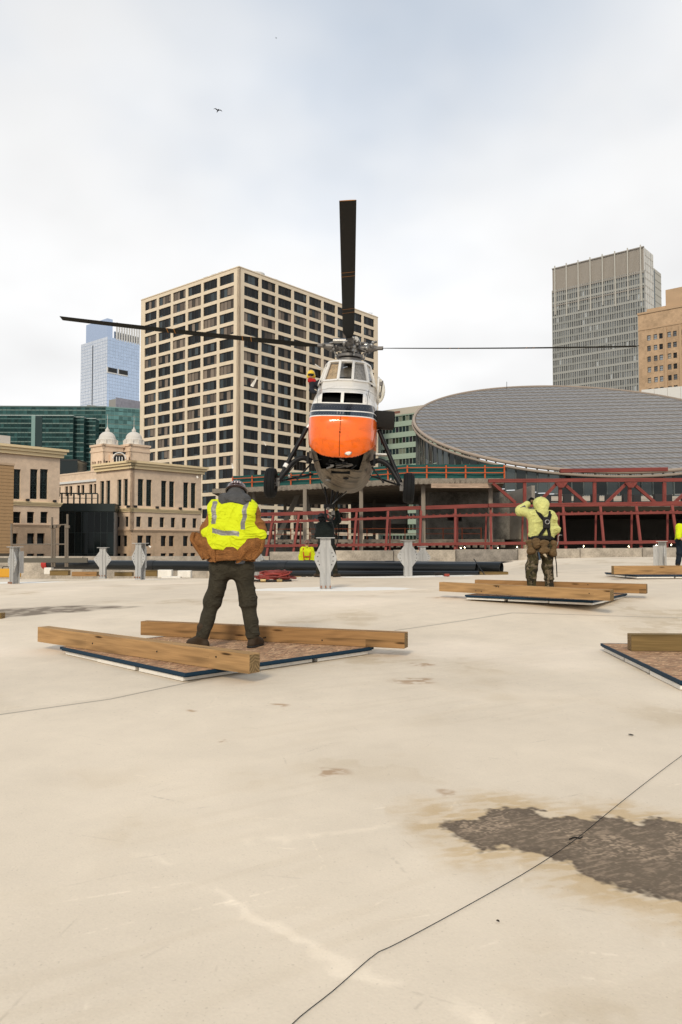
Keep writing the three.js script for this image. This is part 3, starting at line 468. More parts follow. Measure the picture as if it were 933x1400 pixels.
{ // --- right-hand glass tower
  const b = corner('striped_tower', 'tall grey glass tower with fine vertical stripes and a slatted crown', 'building', 887, 400), top = b.H(337), L = b.L(759), W = b.R(899), y0 = 20;
  const tint = (r, h, t) => { const q = r() < 0.03 ? 0.45 : 0.09 + 0.15 * r(); return [q * 0.95, q, q]; };
  const FM = b.LF(L), fl = 4.05, crown = 14;
  curtain(b, FM, L, top - crown, y0, fl, 1.25, { seed: 91, tint, glass: std(1, 1, 1, 0.12, { vertexColors: true, metalness: 0.35 }), bar: [std(0.35, 0.35, 0.32, 0.6), std(0.25, 0.255, 0.235, 0.6)], proud: 0.3, spandrel: 0.3, mull: 0.36, mullMat: std(0.37, 0.36, 0.325, 0.6), mullProud: 0.36 });
  curtain(b, b.RF, W, top - 2, y0, fl, 3, { seed: 92, tint: r => { const q = 0.5 + 0.12 * r(); return [q, q * 0.97, q * 0.88]; }, glass: std(1, 1, 1, 0.5, { vertexColors: true }), bar: std(0.5, 0.46, 0.4, 0.7), spandrel: 0.16, mull: 0.3, mullMat: mTrimWhite });
  const louv = []; for (let x = 0.3; x < L; x += 0.62) louv.push(box2(x, x + 0.26, top - crown + 0.4, top, -0.15, 0.05)); const lm = put(obj('louvres', louv, std(0.44, 0.4, 0.35, 0.6), b.g), FM); lm.userData.kind = 'stuff';
  put(obj('crown_back', box2(0, L, top - crown, top - 0.2, -0.6, -0.3), std(0.3, 0.265, 0.225, 0.8), b.g), FM);
  for (const y of [top - 0.4, top - crown, top - crown - 8]) put(obj('crown_band', box2(0, L, y, y + 0.6, -0.1, 0.42), std(0.3, 0.27, 0.235, 0.6), b.g), FM);
  for (let k = 0; k < 8; k++) put(obj('crown_post', box2(L * (0.03 + k * 0.133), L * (0.03 + k * 0.133) + 0.6, top - crown - 13 - (k % 2) * 2, top + 1.2, 0.3, 0.7), std(0.5, 0.475, 0.42, 0.6), b.g), FM);
  const rand = rng(19); for (let k = 0; k < 9; k++) { const w = 3 + rand() * 6, x = rand() * (L - w), f = Math.floor(rand() * 18) + 8; put(obj('drawn_blind', box2(x, x + w, y0 + f * fl + 1.1, y0 + f * fl + 3.5, 0, 0.2), std(0.5, 0.51, 0.46, 0.8), b.g), FM); }
  obj('core', box2(0.5, W - 0.2, 0, top - 2.2, -L + 0.4, -0.5), mRoofGrey, b.g);
  const x0 = b.R(904), x1 = b.R(917.5), t2 = b.H(340); obj('side_recess', box2(W + 0.05, x0, 0, t2 - 6, -L + 6, -1), std(0.02, 0.04, 0.034, 0.2), b.g); obj('side_slab', box2(x0 + 0.05, x1, 0, t2 - 3, -L + 6, -3), std(0.52, 0.49, 0.42, 0.7), b.g);
  for (let k = 0; k < 22; k++) { const y = t2 - 5 - k * fl; obj('side_joint', box2(x0 + 0.1, x1, y, y + 0.35, -3.1, -2.9), std(0.4, 0.37, 0.31, 0.7), b.g); }
}
{ // --- brown stone tower at the far right
  const b = corner('brown_tower', 'tan brown stepped stone tower with small punched windows beside the grey striped tower', 'building', 985, 235), FMl = b.L(877), FM = b.LF(FMl), L = FMl, hh = py => b.H(py), t1 = at(877, 429, 235 + 0.647 * L).y - BASE;
  const ops = [], rand = rng(29), X = p => L - b.L(p), fl = 3.5;
  for (let k = 0; k < 12; k++) { const y = t1 - 9.5 - k * fl; for (const [p, n] of [[889, 1], [898, 2], [917, 2], [937, 2], [957, 2]]) for (let q = 0; q < n; q++) { const x = X(p) + q * 1.75; if (x > 0.5 && x < L - 2) ops.push([x, y, 1.15, 1.75, 'sash']); } }
  put(obj('wall', wallWith(L, t1, ops, 0.5), mBrownStone, b.g), FM);
  const tints = [[0.3, 0.33, 0.36], [0.02, 0.02, 0.02], [0.12, 0.13, 0.14], [0.36, 0.33, 0.28]];
  for (const [x, y, w, h] of ops) { const c = tints[Math.floor(rand() * 4)], m = put(obj('window', [box2(0, w, 0, 0.12, -0.05, 0.08), box2(0, 0.1, 0.12, h, -0.05, 0.05), box2(w - 0.1, w, 0.12, h, -0.05, 0.05), box2(0.1, w - 0.1, h * 0.5, h * 0.5 + 0.1, -0.04, 0.04)], mBronze, b.g), FM.clone().multiply(T4(x, y, -0.3))); const p = obj('pane', panes([[0, 0, w, h]], () => c, rand), paneMat, m); p.position.z = -0.06; }
  const xs = X(914); put(obj('upper_block', box2(xs, L, t1, t1 + 6.4, -14, -1.2), mBrownStone, b.g), FM); put(obj('attic_step', box2(xs - 6, xs - 0.02, t1, t1 + 1.2, -10, -1), mBrownStone, b.g), FM);
  put(obj('coping', box2(-0.2, L, t1 - 0.5, t1 + 0.1, -0.4, 0.25), mBrownStone, b.g), FM); put(obj('belt', box2(0, L, t1 - 5.8, t1 - 5.3, -0.4, 0.15), mBrownStone, b.g), FM);
  put(obj('core', box2(0.6, L, 0, t1 - 0.1, -16, -0.6), mBrownStone, b.g), FM);
  for (let k = 0; k < 5; k++) put(obj('pilaster', box2(X(913) + k * 4.6, X(913) + k * 4.6 + 0.7, 0, t1 - 6, -0.3, 0.3), mBrownStone, b.g), FM);
}
{ // --- pale green banded office building behind the landing gear
  const d = 250, b = corner('banded_office', 'pale green office block with bands of windows beside the slanted round roof', 'building', 640, d), L = b.L(514), FM = b.LF(L), dl = d + 0.647 * L, hh = py => at(540, py, d + 0.647 * (b.L(545))).y - BASE, top = hh(558.5), fl = (hh(560) - hh(634)) / 5;
  const sp = texMat(0.36, 0.45, 0.36, 0.5, 103, 0.1, 6), cream = texMat(0.55, 0.5, 0.42, 0.8, 105, 0.1, 6), nb = 26, bw = L / nb, rand = rng(47);
  for (let k = 0; k < 12; k++) {
    const y = top - 4.6 - k * fl; put(obj('spandrel', box2(0, L, y - fl * 0.48, y - 0.02, -0.6, 0), sp, b.g), FM);
    for (let i = 0; i < nb; i++) { const c = rand() < 0.18 ? [0.2, 0.22, 0.17] : [0.015 + rand() * 0.02, 0.024 + rand() * 0.02, 0.022 + rand() * 0.02]; const w = put(obj('window', panes([[0.06, 0, bw - 0.12, fl * 0.5]], () => c, rand, 0.02), paneMat, b.g), FM.clone().multiply(T4(i * bw, y, -0.3))); obj('mullion', box2(-0.06, 0.06, 0, fl * 0.5, -0.1, 0.25), std(0.3, 0.36, 0.3, 0.5), w); }
  }
  put(obj('attic', box2(0, L, top - 2.3, top, -8, 0.1), cream, b.g), FM); put(obj('attic_band', box2(0, L, top - 4.6 + fl * 0.5, top - 2.32, -0.6, 0.05), sp, b.g), FM);
  put(obj('core', box2(0, L, 0, top - 2.4, -8, -0.7), mRoofGrey, b.g), FM);
  put(obj('sign_panel', box2(L - b.L(538) , L - b.L(548), top - 1.7, top - 0.9, 0, 0.15), std(0.25, 0.12, 0.09, 0.7), b.g), FM);
  put(obj('corner_fin', box2(0, L * 0.06, 0, top - 4.6, -0.6, 0.2), std(0.4, 0.45, 0.38, 0.5), b.g), FM);
}
{ // --- round hall with a slanted glass-panel roof
  const cx = 39.73, cd = 130, R = 27.2, A = EYE + 20.8, B = 0.0217, C = 0.417, yAt = (x, z) => A + B * x - C * z; // z local: towards the viewer
  const g = thing('round_hall', 'round glass hall with a huge slanted disc roof of grey panels', 'building', [cx, 0, -cd]);
  // panel grid on the slanted disc; rows run level, columns lean
  const e1 = V(1, B, 0).normalize(), e2 = V(0, C, -1); e2.addScaledVector(e1, -e2.dot(e1)).normalize(); const nrm = V(0, 0, 0).crossVectors(e1, e2).normalize(); if (nrm.y < 0) nrm.negate();
  const S = 1.15, T = 1.3, lean = -0.42, pos = [], nor = [], col = [], rand = rng(8), Q = (s, t) => V(0, A, 0).addScaledVector(e1, s + lean * t).addScaledVector(e2, t);
  const inside = p => Math.hypot(p.x, p.z) < R - 0.35;
  const clipQ = P => P; // panels whose corners all lie inside the rim are kept, rim panels are cut to it
  for (let i = -40; i <= 40; i++) for (let j = -25; j <= 25; j++) {
    const gp = 0.035, gx = 0.05, c0 = Q(i * S + gx, j * T + gp), c1 = Q((i + 1) * S - gx, j * T + gp), c2 = Q((i + 1) * S - gx, (j + 1) * T - gp), c3 = Q(i * S + gx, (j + 1) * T - gp), P = [c0, c1, c2, c3], ins = P.filter(inside).length;
    if (!ins) continue;
    for (const p of P) { const r = Math.hypot(p.x, p.z); if (r > R - 0.35) { const k = (R - 0.35) / r; p.x *= k; p.z *= k; p.y = yAt(p.x, p.z); } }
    const tx = (rand() - 0.5) * 0.01, ty = (rand() - 0.5) * 0.01, n = nrm.clone().addScaledVector(e1, tx).addScaledVector(e2, ty).normalize(), k = (0.93 + 0.14 * rand()) * (((i + (j >> 1)) & 1) ? 1.05 : 0.96);
    for (const q of [0, 1, 2, 0, 2, 3]) { const p = P[q]; pos.push(p.x + nrm.x * 0.06, p.y + nrm.y * 0.06, p.z + nrm.z * 0.06); nor.push(n.x, n.y, n.z); col.push(0.235 * k, 0.215 * k, 0.195 * k); }
  }
  const pg = new THREE.BufferGeometry(); pg.setAttribute('position', new THREE.Float32BufferAttribute(pos, 3)); pg.setAttribute('normal', new THREE.Float32BufferAttribute(nor, 3)); pg.setAttribute('color', new THREE.Float32BufferAttribute(col, 3));
  const pm = obj('roof_panels', pg, std(1, 1, 1, 0.3, { vertexColors: true, metalness: 0.35, side: THREE.DoubleSide }), g); pm.userData.kind = 'stuff';
  const disc = []; for (let k = 0; k < 96; k++) { const a = k / 96 * Math.PI * 2, b = (k + 1) / 96 * Math.PI * 2; for (const q of [null, a, b]) { const x = q === null ? 0 : Math.cos(q) * (R - 0.1), z = q === null ? 0 : -Math.sin(q) * (R - 0.1); disc.push(x, yAt(x, z), z); } }
  const dg = new THREE.BufferGeometry(); dg.setAttribute('position', new THREE.Float32BufferAttribute(disc, 3)); dg.computeVertexNormals(); obj('roof_deck', dg, std(0.11, 0.097, 0.083, 0.7, { side: THREE.DoubleSide }), g);
  for (let j = -22; j <= 22; j += 2) { const t = j * T, w = Math.sqrt(Math.max(0, (R - 0.3) ** 2 - (t * e2.z) ** 2)); if (w < 2) continue; const a = V(0, A, 0).addScaledVector(e2, t).addScaledVector(nrm, 0.1), p = a.clone().addScaledVector(e1, -w), q = a.clone().addScaledVector(e1, w); obj('purlin', bar(p, q, 0.09, 0.1), std(0.22, 0.19, 0.16, 0.6), g); }
  // rim and the glass drum below it
  const rim = []; for (let k = 0; k <= 128; k++) { const a = k / 128 * Math.PI * 2; rim.push(V(Math.cos(a) * R, yAt(Math.cos(a) * R, Math.sin(a) * R), Math.sin(a) * R)); }
  obj('rim', new THREE.TubeGeometry(new THREE.CatmullRomCurve3(rim, true), 160, 0.27, 8, true), texMat(0.3, 0.24, 0.19, 0.6, 111, 0.4, 3), g);
  obj('rim_lip', new THREE.TubeGeometry(new THREE.CatmullRomCurve3(rim.map(p => V(p.x * 1.008, p.y - 0.6, p.z * 1.008)), true), 160, 0.2, 6, true), std(0.3, 0.245, 0.195, 0.7), g);
  const N = 110, glass = std(1, 1, 1, 0.1, { vertexColors: true, metalness: 0.55 });
  for (let k = 0; k < N; k++) {
    const a = k / N * Math.PI * 2, b = (k + 1) / N * Math.PI * 2, x0 = Math.cos(a) * (R - 0.4), z0 = Math.sin(a) * (R - 0.4), x1 = Math.cos(b) * (R - 0.4), z1 = Math.sin(b) * (R - 0.4); if (z0 < -6) continue;
    const w = Math.hypot(x1 - x0, z1 - z0), y1 = Math.min(yAt(x0, z0), yAt(x1, z1)) - 0.5, y0 = 2, rows = Math.max(1, Math.round((y1 - y0) / 3)), R4 = []; for (let q = 0; q < rows; q++) R4.push([0.06, y0 + q * (y1 - y0) / rows + 0.05, w - 0.12, (y1 - y0) / rows - 0.1]);
    const p = obj('drum_glazing', panes(R4, r => { const q = 0.02 + 0.09 * r() * r() + (r() < 0.15 ? 0.05 : 0); return [q * 0.85, q * 1.0, q * 0.97]; }, rand, 0.03), glass, g); p.position.set(x1, 0, z1); p.rotation.y = Math.atan2(z1 - z0, x0 - x1) ;
    obj('drum_rib', box2(-0.09, 0.09, y0, y1 + 0.4, -0.15, 0.12), std(0.08, 0.09, 0.085, 0.5), g).position.set(x0, 0, z0);
  }
  obj('mast', rod(V(-5.8, yAt(-5.8, -26), -26), V(-5.8, yAt(-5.8, -26) + 1.4, -26), 0.05), mFrameDark, g);
}
{ const d = 190, g = thing('white_panel_block', 'low white panelled block between the slanted round roof and the brown stone tower', 'building', [atX(880, d), BASE, -d], -0.5), top = at(900, 533, d).y - BASE; for (let k = 0; k < 8; k++) obj('panel', box2(k * 3 + 0.03, k * 3 + 2.97, top - 3.2, top, -0.4, 0), mTrimWhite, g); obj('core', box2(0, 24, 0, top - 3.3, -6, -0.05), mRoofGrey, g); }

// ---------------------------------------------------------------- building site across the gap
const mRed = texMat(0.21, 0.052, 0.042, 0.7, 121, 0.55, 3), mOrange = std(0.5, 0.1, 0.03, 0.6), mNet = std(0.02, 0.085, 0.075, 0.85, { side: THREE.DoubleSide });
const mBay = texMat(0.2, 0.18, 0.155, 0.9, 83, 0.5, 5), mSite = texMat(0.23, 0.195, 0.155, 0.9, 85, 0.6, 4, 0.2);
const siteD = px => px < 560 ? mix(79, 66, clamp((px - 290) / 270, 0, 1)) : 66;
const slabTop = EYE + 5.55, slabBot = EYE + 5.08;
{
  const g = thing('construction_podium', 'stripped concrete building frame with a dark open storey below the round hall', 'building'), edge = [];
  for (let px = 290; px <= 690; px += 20) edge.push([atX(px, siteD(px)), siteD(px)]);
  const s = new THREE.Shape(); edge.forEach((p, k) => k ? s.lineTo(...p) : s.moveTo(...p)); s.lineTo(20, 102); s.lineTo(-14, 102); s.closePath();
  const sg = new THREE.ExtrudeGeometry(s, { depth: slabTop - slabBot, bevelEnabled: false }); sg.rotateX(-Math.PI / 2); sg.translate(0, slabBot, 0); obj('roof_slab', sg, mSite, g);
  // notched soffit blocks along the slab edge
  for (let px = 300; px < 676; px += 7.2) { const d = siteD(px) - 0.03; obj('edge_block', bar(V(atX(px, d), slabBot + 0.1, -d), V(atX(px + 4.4, d), slabBot + 0.1, -d), 0.12, 0.3), mSite, g); }
  obj('edge_beam', bar(V(atX(590, 65.8), slabBot - 0.2, -65.8), V(atX(672, 65.8), slabBot - 0.2, -65.8), 0.4, 0.38), texMat(0.46, 0.33, 0.24, 0.85, 125, 0.6, 2), g);
  for (const [px, d] of [[347, 78], [417, 73], [494, 70], [579, 67.2], [671, 67], [390, 90], [512, 92], [460, 96]]) obj('column', box2(-0.17, 0.17, -3, slabBot, -0.17, 0.17), mSite, g).position.set(atX(px, d), 0, -d);
  for (const [a, b] of [[380, 410], [430, 417]]) obj('raker', bar(at(a, 735, 82), at(b, 672, 82), 0.5), mDarkConcrete, g);
  // middle floor with its notched edge
  const fy = EYE + 0.32; const f = new THREE.Shape(); f.moveTo(atX(355, 76), 76); f.lineTo(atX(690, 68.5), 68.5); f.lineTo(atX(690, 100), 100); f.lineTo(atX(400, 100), 100); f.closePath(); const fg = new THREE.ExtrudeGeometry(f, { depth: 0.3, bevelEnabled: false }); fg.rotateX(-Math.PI / 2); fg.translate(0, fy - 0.3, 0); obj('floor_slab', fg, mSite, g);
  for (let px = 362; px < 688; px += 9.5) { const d = mix(75.6, 68.3, (px - 355) / 335); obj('edge_block', box2(0, 0.35, fy - 0.75, fy - 0.31, -0.3, 0.1), mSite, g).position.set(atX(px, d), 0, -d); }
  // closed rooms and dark bays
  const room = thing('gutted_room', 'grey plastered room shell with small openings inside the stripped frame', 'room'); const rd = 77, rx0 = atX(588, rd), rx1 = atX(697, rd), ops = [];
  for (const [a, c, y, h] of [[612, 622, 706, 6], [624, 632, 707, 6], [571, 575, 706, 6], [612, 620, 732, 15]]) ops.push([atX(a, rd) - rx0, at(a, y + h, rd).y - fy, atX(c, rd) - atX(a, rd), h / F * rd]);
  const wl = obj('wall', wallWith(rx1 - rx0, slabBot - fy - 0.01, ops.filter(o => o[0] > 0 && o[1] > 0.02), 0.3), texMat(0.2, 0.185, 0.16, 0.9, 127, 0.7, 5), room); wl.position.set(rx0, fy + 0.005, -rd);
  obj('side_wall', box2(rx1, rx1 + 0.3, fy + 0.005, slabBot - 0.01, -rd - 10, -rd + 9), mDarkConcrete, room); obj('back_wall', box2(rx0, rx1, fy + 0.01, slabBot - 0.02, -rd - 8.2, -rd - 8), mBay, room);
  obj('side_wall', box2(rx0 - 0.3, rx0 - 0.01, fy + 0.005, slabBot - 0.01, -rd - 8, -rd - 0.01), mDarkConcrete, room);
  obj('bay_wall', box2(rx1 + 0.3, 62, -3, EYE + 3.1, -102.4, -102), mBay, g); obj('bay_wall', box2(-16, rx1 + 0.3, -3, fy - 0.35, -100.4, -100), mBay, g); obj('bay_wall', box2(atX(480, 98), rx0 - 0.4, EYE + 1.2, slabBot - 0.01, -98.4, -98), mBay, g); obj('bay_wall', box2(61.6, 62, -3, EYE + 3.1, -102, -66), mBay, g); obj('bay_wall', box2(rx1 + 0.31, rx1 + 0.6, -3, EYE + 3.1, -102, -68), mBay, g);
  obj('bay_floor', box2(-16, 62, -3.3, -3, -102.4, -58), mBay, g);
  obj('soffit', box2(rx1 + 0.4, 62, EYE + 3.12, EYE + 3.4, -103, -66.5), mBay, g);
  // pale panels stand in for daylight between the dark posts, behind the truss
  for (let k = 0; k < 3; k++) obj('daylight_panel', box2(rx1 + 2, 62, EYE + 3.45 + k * 0.72, EYE + 4.02 + k * 0.72, -90.3, -90), k === 1 ? texMat(0.16, 0.16, 0.155, 0.6, 131, 0.3, 2) : texMat(0.42, 0.37, 0.31, 0.8, 129, 0.4, 2), g);
  for (let px = 690, k = 0; px < 960; px += k % 3 ? 19 : 24, k++) obj('dark_post', box2(-0.38, 0.38, EYE + 3.42, slabBot - 0.01, -0.3, 0.3), mFrameDark, g).position.set(atX(px, 80), 0, -80 - (k % 2));
  obj('rim_beam', bar(V(atX(768, 100), EYE + 9.4, -100.3), V(atX(915, 100), EYE + 9.6, -100.3), 0.6, 0.5), mRed, g);
  for (const [a, b] of [[528, 556]]) obj('seen_through_panel', box2(atX(a, 88), atX(b, 88), at(0, 716, 88).y, at(0, 690, 88).y, -88.2, -88), texMat(0.5, 0.48, 0.42, 0.8, 133, 0.3, 2), g);  // added pale panel in place of bright windows seen through the frame
}
{ // green-netted guard rail along the slab edge
  const g = thing('guard_railing', 'orange guard rail backed with dark green netting along the concrete slab edge', 'railing'), pts = [];
  for (let px = 318; px <= 692; px += 26.6) { const d = siteD(px) + 0.3; pts.push(V(atX(px, d), slabTop, -d)); }
  for (const p of pts) obj('post', box2(p.x - 0.06, p.x + 0.06, slabTop, slabTop + 1.15, p.z - 0.06, p.z + 0.06), mOrange, g);
  for (let k = 1; k < pts.length; k++) { for (const h of [0.5, 0.95]) obj('rail', bar(pts[k - 1].clone().add(V(0, h, 0.1)), pts[k].clone().add(V(0, h, 0.1)), 0.05, 0.07), mOrange, g); const a = pts[k - 1], b = pts[k]; obj('net_panel', sheet((u, v) => V(mix(a.x, b.x, u), slabTop + 0.02 + 1.25 * v - 0.05 * Math.sin(u * Math.PI) * v, mix(a.z, b.z, u) - 0.18 + 0.05 * Math.sin(u * 6 + v * 3 + k)), 6, 3, 0.02), mNet, g); }
}
{ // low orange rail on the middle floor
  const g = thing('floor_railing', 'thin orange rail on the middle floor inside the stripped frame', 'railing'), fy = EYE + 0.32, pts = []; for (let px = 372; px <= 660; px += 26) { const d = mix(75.2, 69, (px - 355) / 335); pts.push(V(atX(px, d), fy, -d)); }
  for (const p of pts) obj('post', box2(p.x - 0.04, p.x + 0.04, fy, fy + 1.05, p.z - 0.04, p.z + 0.04), std(0.2, 0.05, 0.02, 0.7), g); for (let k = 1; k < pts.length; k++) for (const h of [0.5, 1]) obj('rail', bar(pts[k - 1].clone().add(V(0, h, 0.06)), pts[k].clone().add(V(0, h, 0.06)), 0.04, 0.05), std(0.2, 0.05, 0.02, 0.7), g);
}
{ // red truss on the right
  const g = thing('roof_truss', 'deep red steel truss with crossing diagonals under the round hall rim', 'truss'), d = 65.2, P = (px, py) => at(px, py, d);
  for (const [a, b, py, py2, h] of [[668, 814, 657.5, 656.5, 0.3], [814, 990, 656.5, 656, 0.3], [668, 814, 691, 690, 0.32], [814, 990, 690, 689, 0.32]]) obj('chord', bar(P(a, py), P(b, py2), 0.4, h), mRed, g);
  for (const px of [717.5, 766, 813, 861, 908.5, 955]) obj('vertical', bar(P(px, 659.5), P(px, 687.5), 0.24, 0.26), mRed, g);
  for (const [a, b] of [[674, 705], [762, 736], [770, 801], [857, 829], [865, 896], [951, 922]]) obj('diagonal', bar(P(a, 660.5), P(b, 687.5), 0.24, 0.24), mRed, g);
  for (const px of [766, 861]) obj('gusset', plate([[-0.55, 0], [0.55, 0], [0.2, -0.45], [-0.2, -0.45]], 0.1), mRed, g).position.copy(P(px, 659.8)).add(V(0, 0, 0.3));
}
{ // sloped red frame in front
  const g = thing('red_steel_frame', 'red steel frame of sloping legs and level rails behind the parapet', 'steel frame');
  const dB = px => mix(69, 59, (px - 359) / 574), dT = px => dB(px) + 2.2, yT = px => mix(703.5, 689.5, clamp((px - 359) / 281, 0, 1) * 0.72 + clamp((px - 640) / 293, 0, 1) * 0.28), y2 = px => yT(px) + 11, yB = px => mix(746.5, 740.5, (px - 340) / 593);
  const rail = (p0, p1, y, dd, w, h, name, m = mRed) => { for (let a = p0; a < p1 - 1; a += 96) { const b = Math.min(p1, a + 96); obj(name, bar(at(a, y(a), dd(a)), at(b, y(b), dd(b)), w, h), m, g); } };
  rail(340, 447, px => yT(px) + 0.5, dT, 0.25, 0.32, 'top_rail'); rail(464, 960, px => yT(px) - 1.5, px => dT(px) + 0.02, 0.25, 0.32, 'top_rail'); rail(340, 960, px => y2(px), px => dT(px) - 0.6, 0.16, 0.2, 'second_rail'); rail(340, 960, yB, px => dB(px) + 0.35, 0.2, 0.24, 'bottom_rail');
  obj('stub', bar(at(447, 698, 67.9), at(448, 709, 67.6), 0.25), mRed, g);
  for (const px of [374, 409, 488, 531, 576, 623, 671, 721, 770, 821, 870, 919, 968]) {
    const lean = (640 - px) * 0.038, b = at(px - lean, 766, dB(px)), t = at(px, yT(px) + 2, dT(px) - 0.25); obj('sloping_leg', bar(b, t, 0.2, 0.2), mRed, g);
    obj('back_leg', bar(at(px + (px < 640 ? 2.5 : -8) - lean * 0.1, 766, dT(px) + 0.5), at(px + (px < 640 ? 2.5 : -6), y2(px) + 2, dT(px) + 0.5), 0.14, 0.14), mRed, g);
  }
  for (let px = 350; px < 955; px += 9) obj('cleat', box(0.12, 0.14, 0.12), mRed, g).position.copy(at(px, y2(px) - 1.9, dT(px) - 0.6));
}
for (const [px, py, n] of [[533, 749, 'beside the double post'], [630, 749, 'first of a close pair'], [635.5, 748.5, 'second of a close pair'], [681, 749, 'by the dark room corner'], [707.5, 748, 'behind the hooded worker'], [798, 747, 'in the dark bay beyond the hooded worker'], [860, 747, 'in the dark bay under the diagonals'], [897.5, 745.5, 'beside the half-hidden post'], [918, 745, 'beside the bending worker']]) {
  const p = at(px, py, 72), g = thing('work_lamp', 'small lit work lamp ' + n + ' under the red frame', 'lamp', [p.x, p.y, p.z], 0, 'work lamps');
  obj('bulb', ball(0.06, 0, 0, 0), std(0.9, 0.85, 0.7, 0.5, { emissive: new THREE.Color(1, 0.82, 0.55), emissiveIntensity: 1.3 }), g); obj('cable', rod(V(0, 0.1, -0.05), V(0, 0.9, -0.05), 0.02), mFrameDark, g); obj('guard', [rod(V(-0.1, -0.14, 0), V(0.1, -0.14, 0), 0.012), rod(V(0, 0.1, 0), V(0, 0.16, 0), 0.06)], mFrameDark, g);
  const l = new THREE.PointLight(new THREE.Color(1, 0.82, 0.55), 1.5, 0, 2); l.position.set(p.x, p.y, p.z + 0.2); l.castShadow = true; scene.add(l);
}

// ---------------------------------------------------------------- parapet and things lying on the roof
{
  const g = thing('parapet', 'low weathered concrete parapet of long coping blocks along the roof edge', 'parapet'), d0 = 38, tones = [texMat(0.40, 0.35, 0.285, 0.9, 141, 0.5, 3, 0.1), texMat(0.34, 0.3, 0.25, 0.9, 143, 0.5, 3, 0.2), texMat(0.24, 0.215, 0.185, 0.9, 145, 0.5, 3, 0.2)], rand = rng(6);
  const yT = px => px < 330 ? 760.5 : px < 450 ? mix(757, 753, (px - 330) / 120) : mix(753, 748.5, (px - 450) / 480);
  for (let x = -34; x < 34; x += 3.05) { const px = 466.5 + (x + 1.5) / d0 * F, t = at(px, yT(clamp(px, 0, 940)), d0).y, dark = px > 610 && px < 690 || px > 835 && px < 870; const gm = chamfer(0.55, 1.3, 3.02, 0.02); gm.rotateY(Math.PI / 2); gm.translate(x + 1.51, t - 0.65, -d0); obj('coping_block', gm, dark ? tones[2] : tones[rand() < 0.6 ? 0 : 1], g); }
  obj('upstand', box2(-34, 34, -1.2, -0.05, -d0 - 0.24, -d0 + 0.27), mConcrete, g);
}
// ---- timber, boards
const woodTex = (seed, tone) => texFn(256, 1024, (u, v) => { // length along v
  const x = u * 4, y = v * 4, w = fbm(x * 0.6 + seed, y * 0.35, 3), ring = Math.sin((x + w * 3.2 + 0.35 * fbm(x * 3, y * 1.2 + seed, 2)) * 9), fine = vn(x * 26 + seed, y * 3.2), kn = (() => { let k = 0; for (let q = 0; q < 5; q++) { const kx = h2(q, seed) * 4, ky = h2(q, seed + 5) * 4; const e = Math.hypot((x - kx) * 3.2, (y - ky) * 2.1); k = Math.max(k, 1 - sm(0.12, 0.42, e)); } return k; })();
  let l = 0.9 + 0.16 * ring * 0.5 + 0.22 * (fine - 0.5) - 0.42 * sm(0.55, 0.8, fbm(x * 1.2 + 9, y * 0.6 + seed, 3)) - 0.72 * kn; l = Math.max(0.12, l); return [tone[0] * l, tone[1] * l * (1 - 0.1 * kn), tone[2] * l * (1 - 0.2 * kn)]; });
const wt = [woodTex(3, [0.34, 0.19, 0.078]), woodTex(13, [0.41, 0.245, 0.108]), woodTex(23, [0.21, 0.14, 0.055])].map(t => rep(t, 1 / 0.5, 1 / 2));
const endTex = rep(texFn(128, 128, (u, v) => { const r = Math.hypot(u - 0.4, v - 1.1) * 60 + 2 * vn(u * 8, v * 8), l = 0.75 + 0.25 * Math.sin(r) + 0.2 * (vn(u * 60, v * 60) - 0.5); return [0.26 * l, 0.175 * l, 0.085 * l]; }), 1 / 0.25, 1 / 0.25);
const mEnd = std(1, 1, 1, 0.85, { map: endTex }), mWood = wt.map(t => std(1, 1, 1, 0.75, { map: t, bumpMap: t, bumpScale: 0.002 }));
const osbTex = (() => { const c = document.createElement('canvas'); c.width = c.height = 1024; const x = c.getContext('2d'), r = rng(71); x.fillStyle = '#98765a'; x.fillRect(0, 0, 1024, 1024);
  for (let k = 0; k < 5200; k++) { const l = 40 + r() * 70, w = 5 + r() * 15, a = (r() - 0.5) * 1.9, q = r(), L = 0.62 + 0.5 * r(); x.save(); x.translate(r() * 1024, r() * 1024); x.rotate(a); x.fillStyle = `rgb(${Math.round((q < 0.3 ? 212 : 176) * L)},${Math.round((q < 0.3 ? 176 : 136) * L)},${Math.round((q < 0.3 ? 138 : 104) * L)})`; x.globalAlpha = 0.55 + 0.4 * r(); x.fillRect(-l / 2, -w / 2, l, w); x.restore(); }
  const t = new THREE.CanvasTexture(c); t.colorSpace = THREE.SRGBColorSpace; t.wrapS = t.wrapT = THREE.RepeatWrapping; t.magFilter = THREE.LinearFilter; t.repeat.set(1 / 1.3, 1 / 1.3); return t; })();
const mOsb = std(1, 1, 1, 0.85, { map: osbTex, bumpMap: osbTex, bumpScale: 0.0015 }), mBlueEdge = std(0.008, 0.03, 0.055, 0.6), mFoam = texMat(0.74, 0.7, 0.63, 0.8, 151, 0.12, 0.6), mNail = std(0.02, 0.018, 0.016, 0.6);
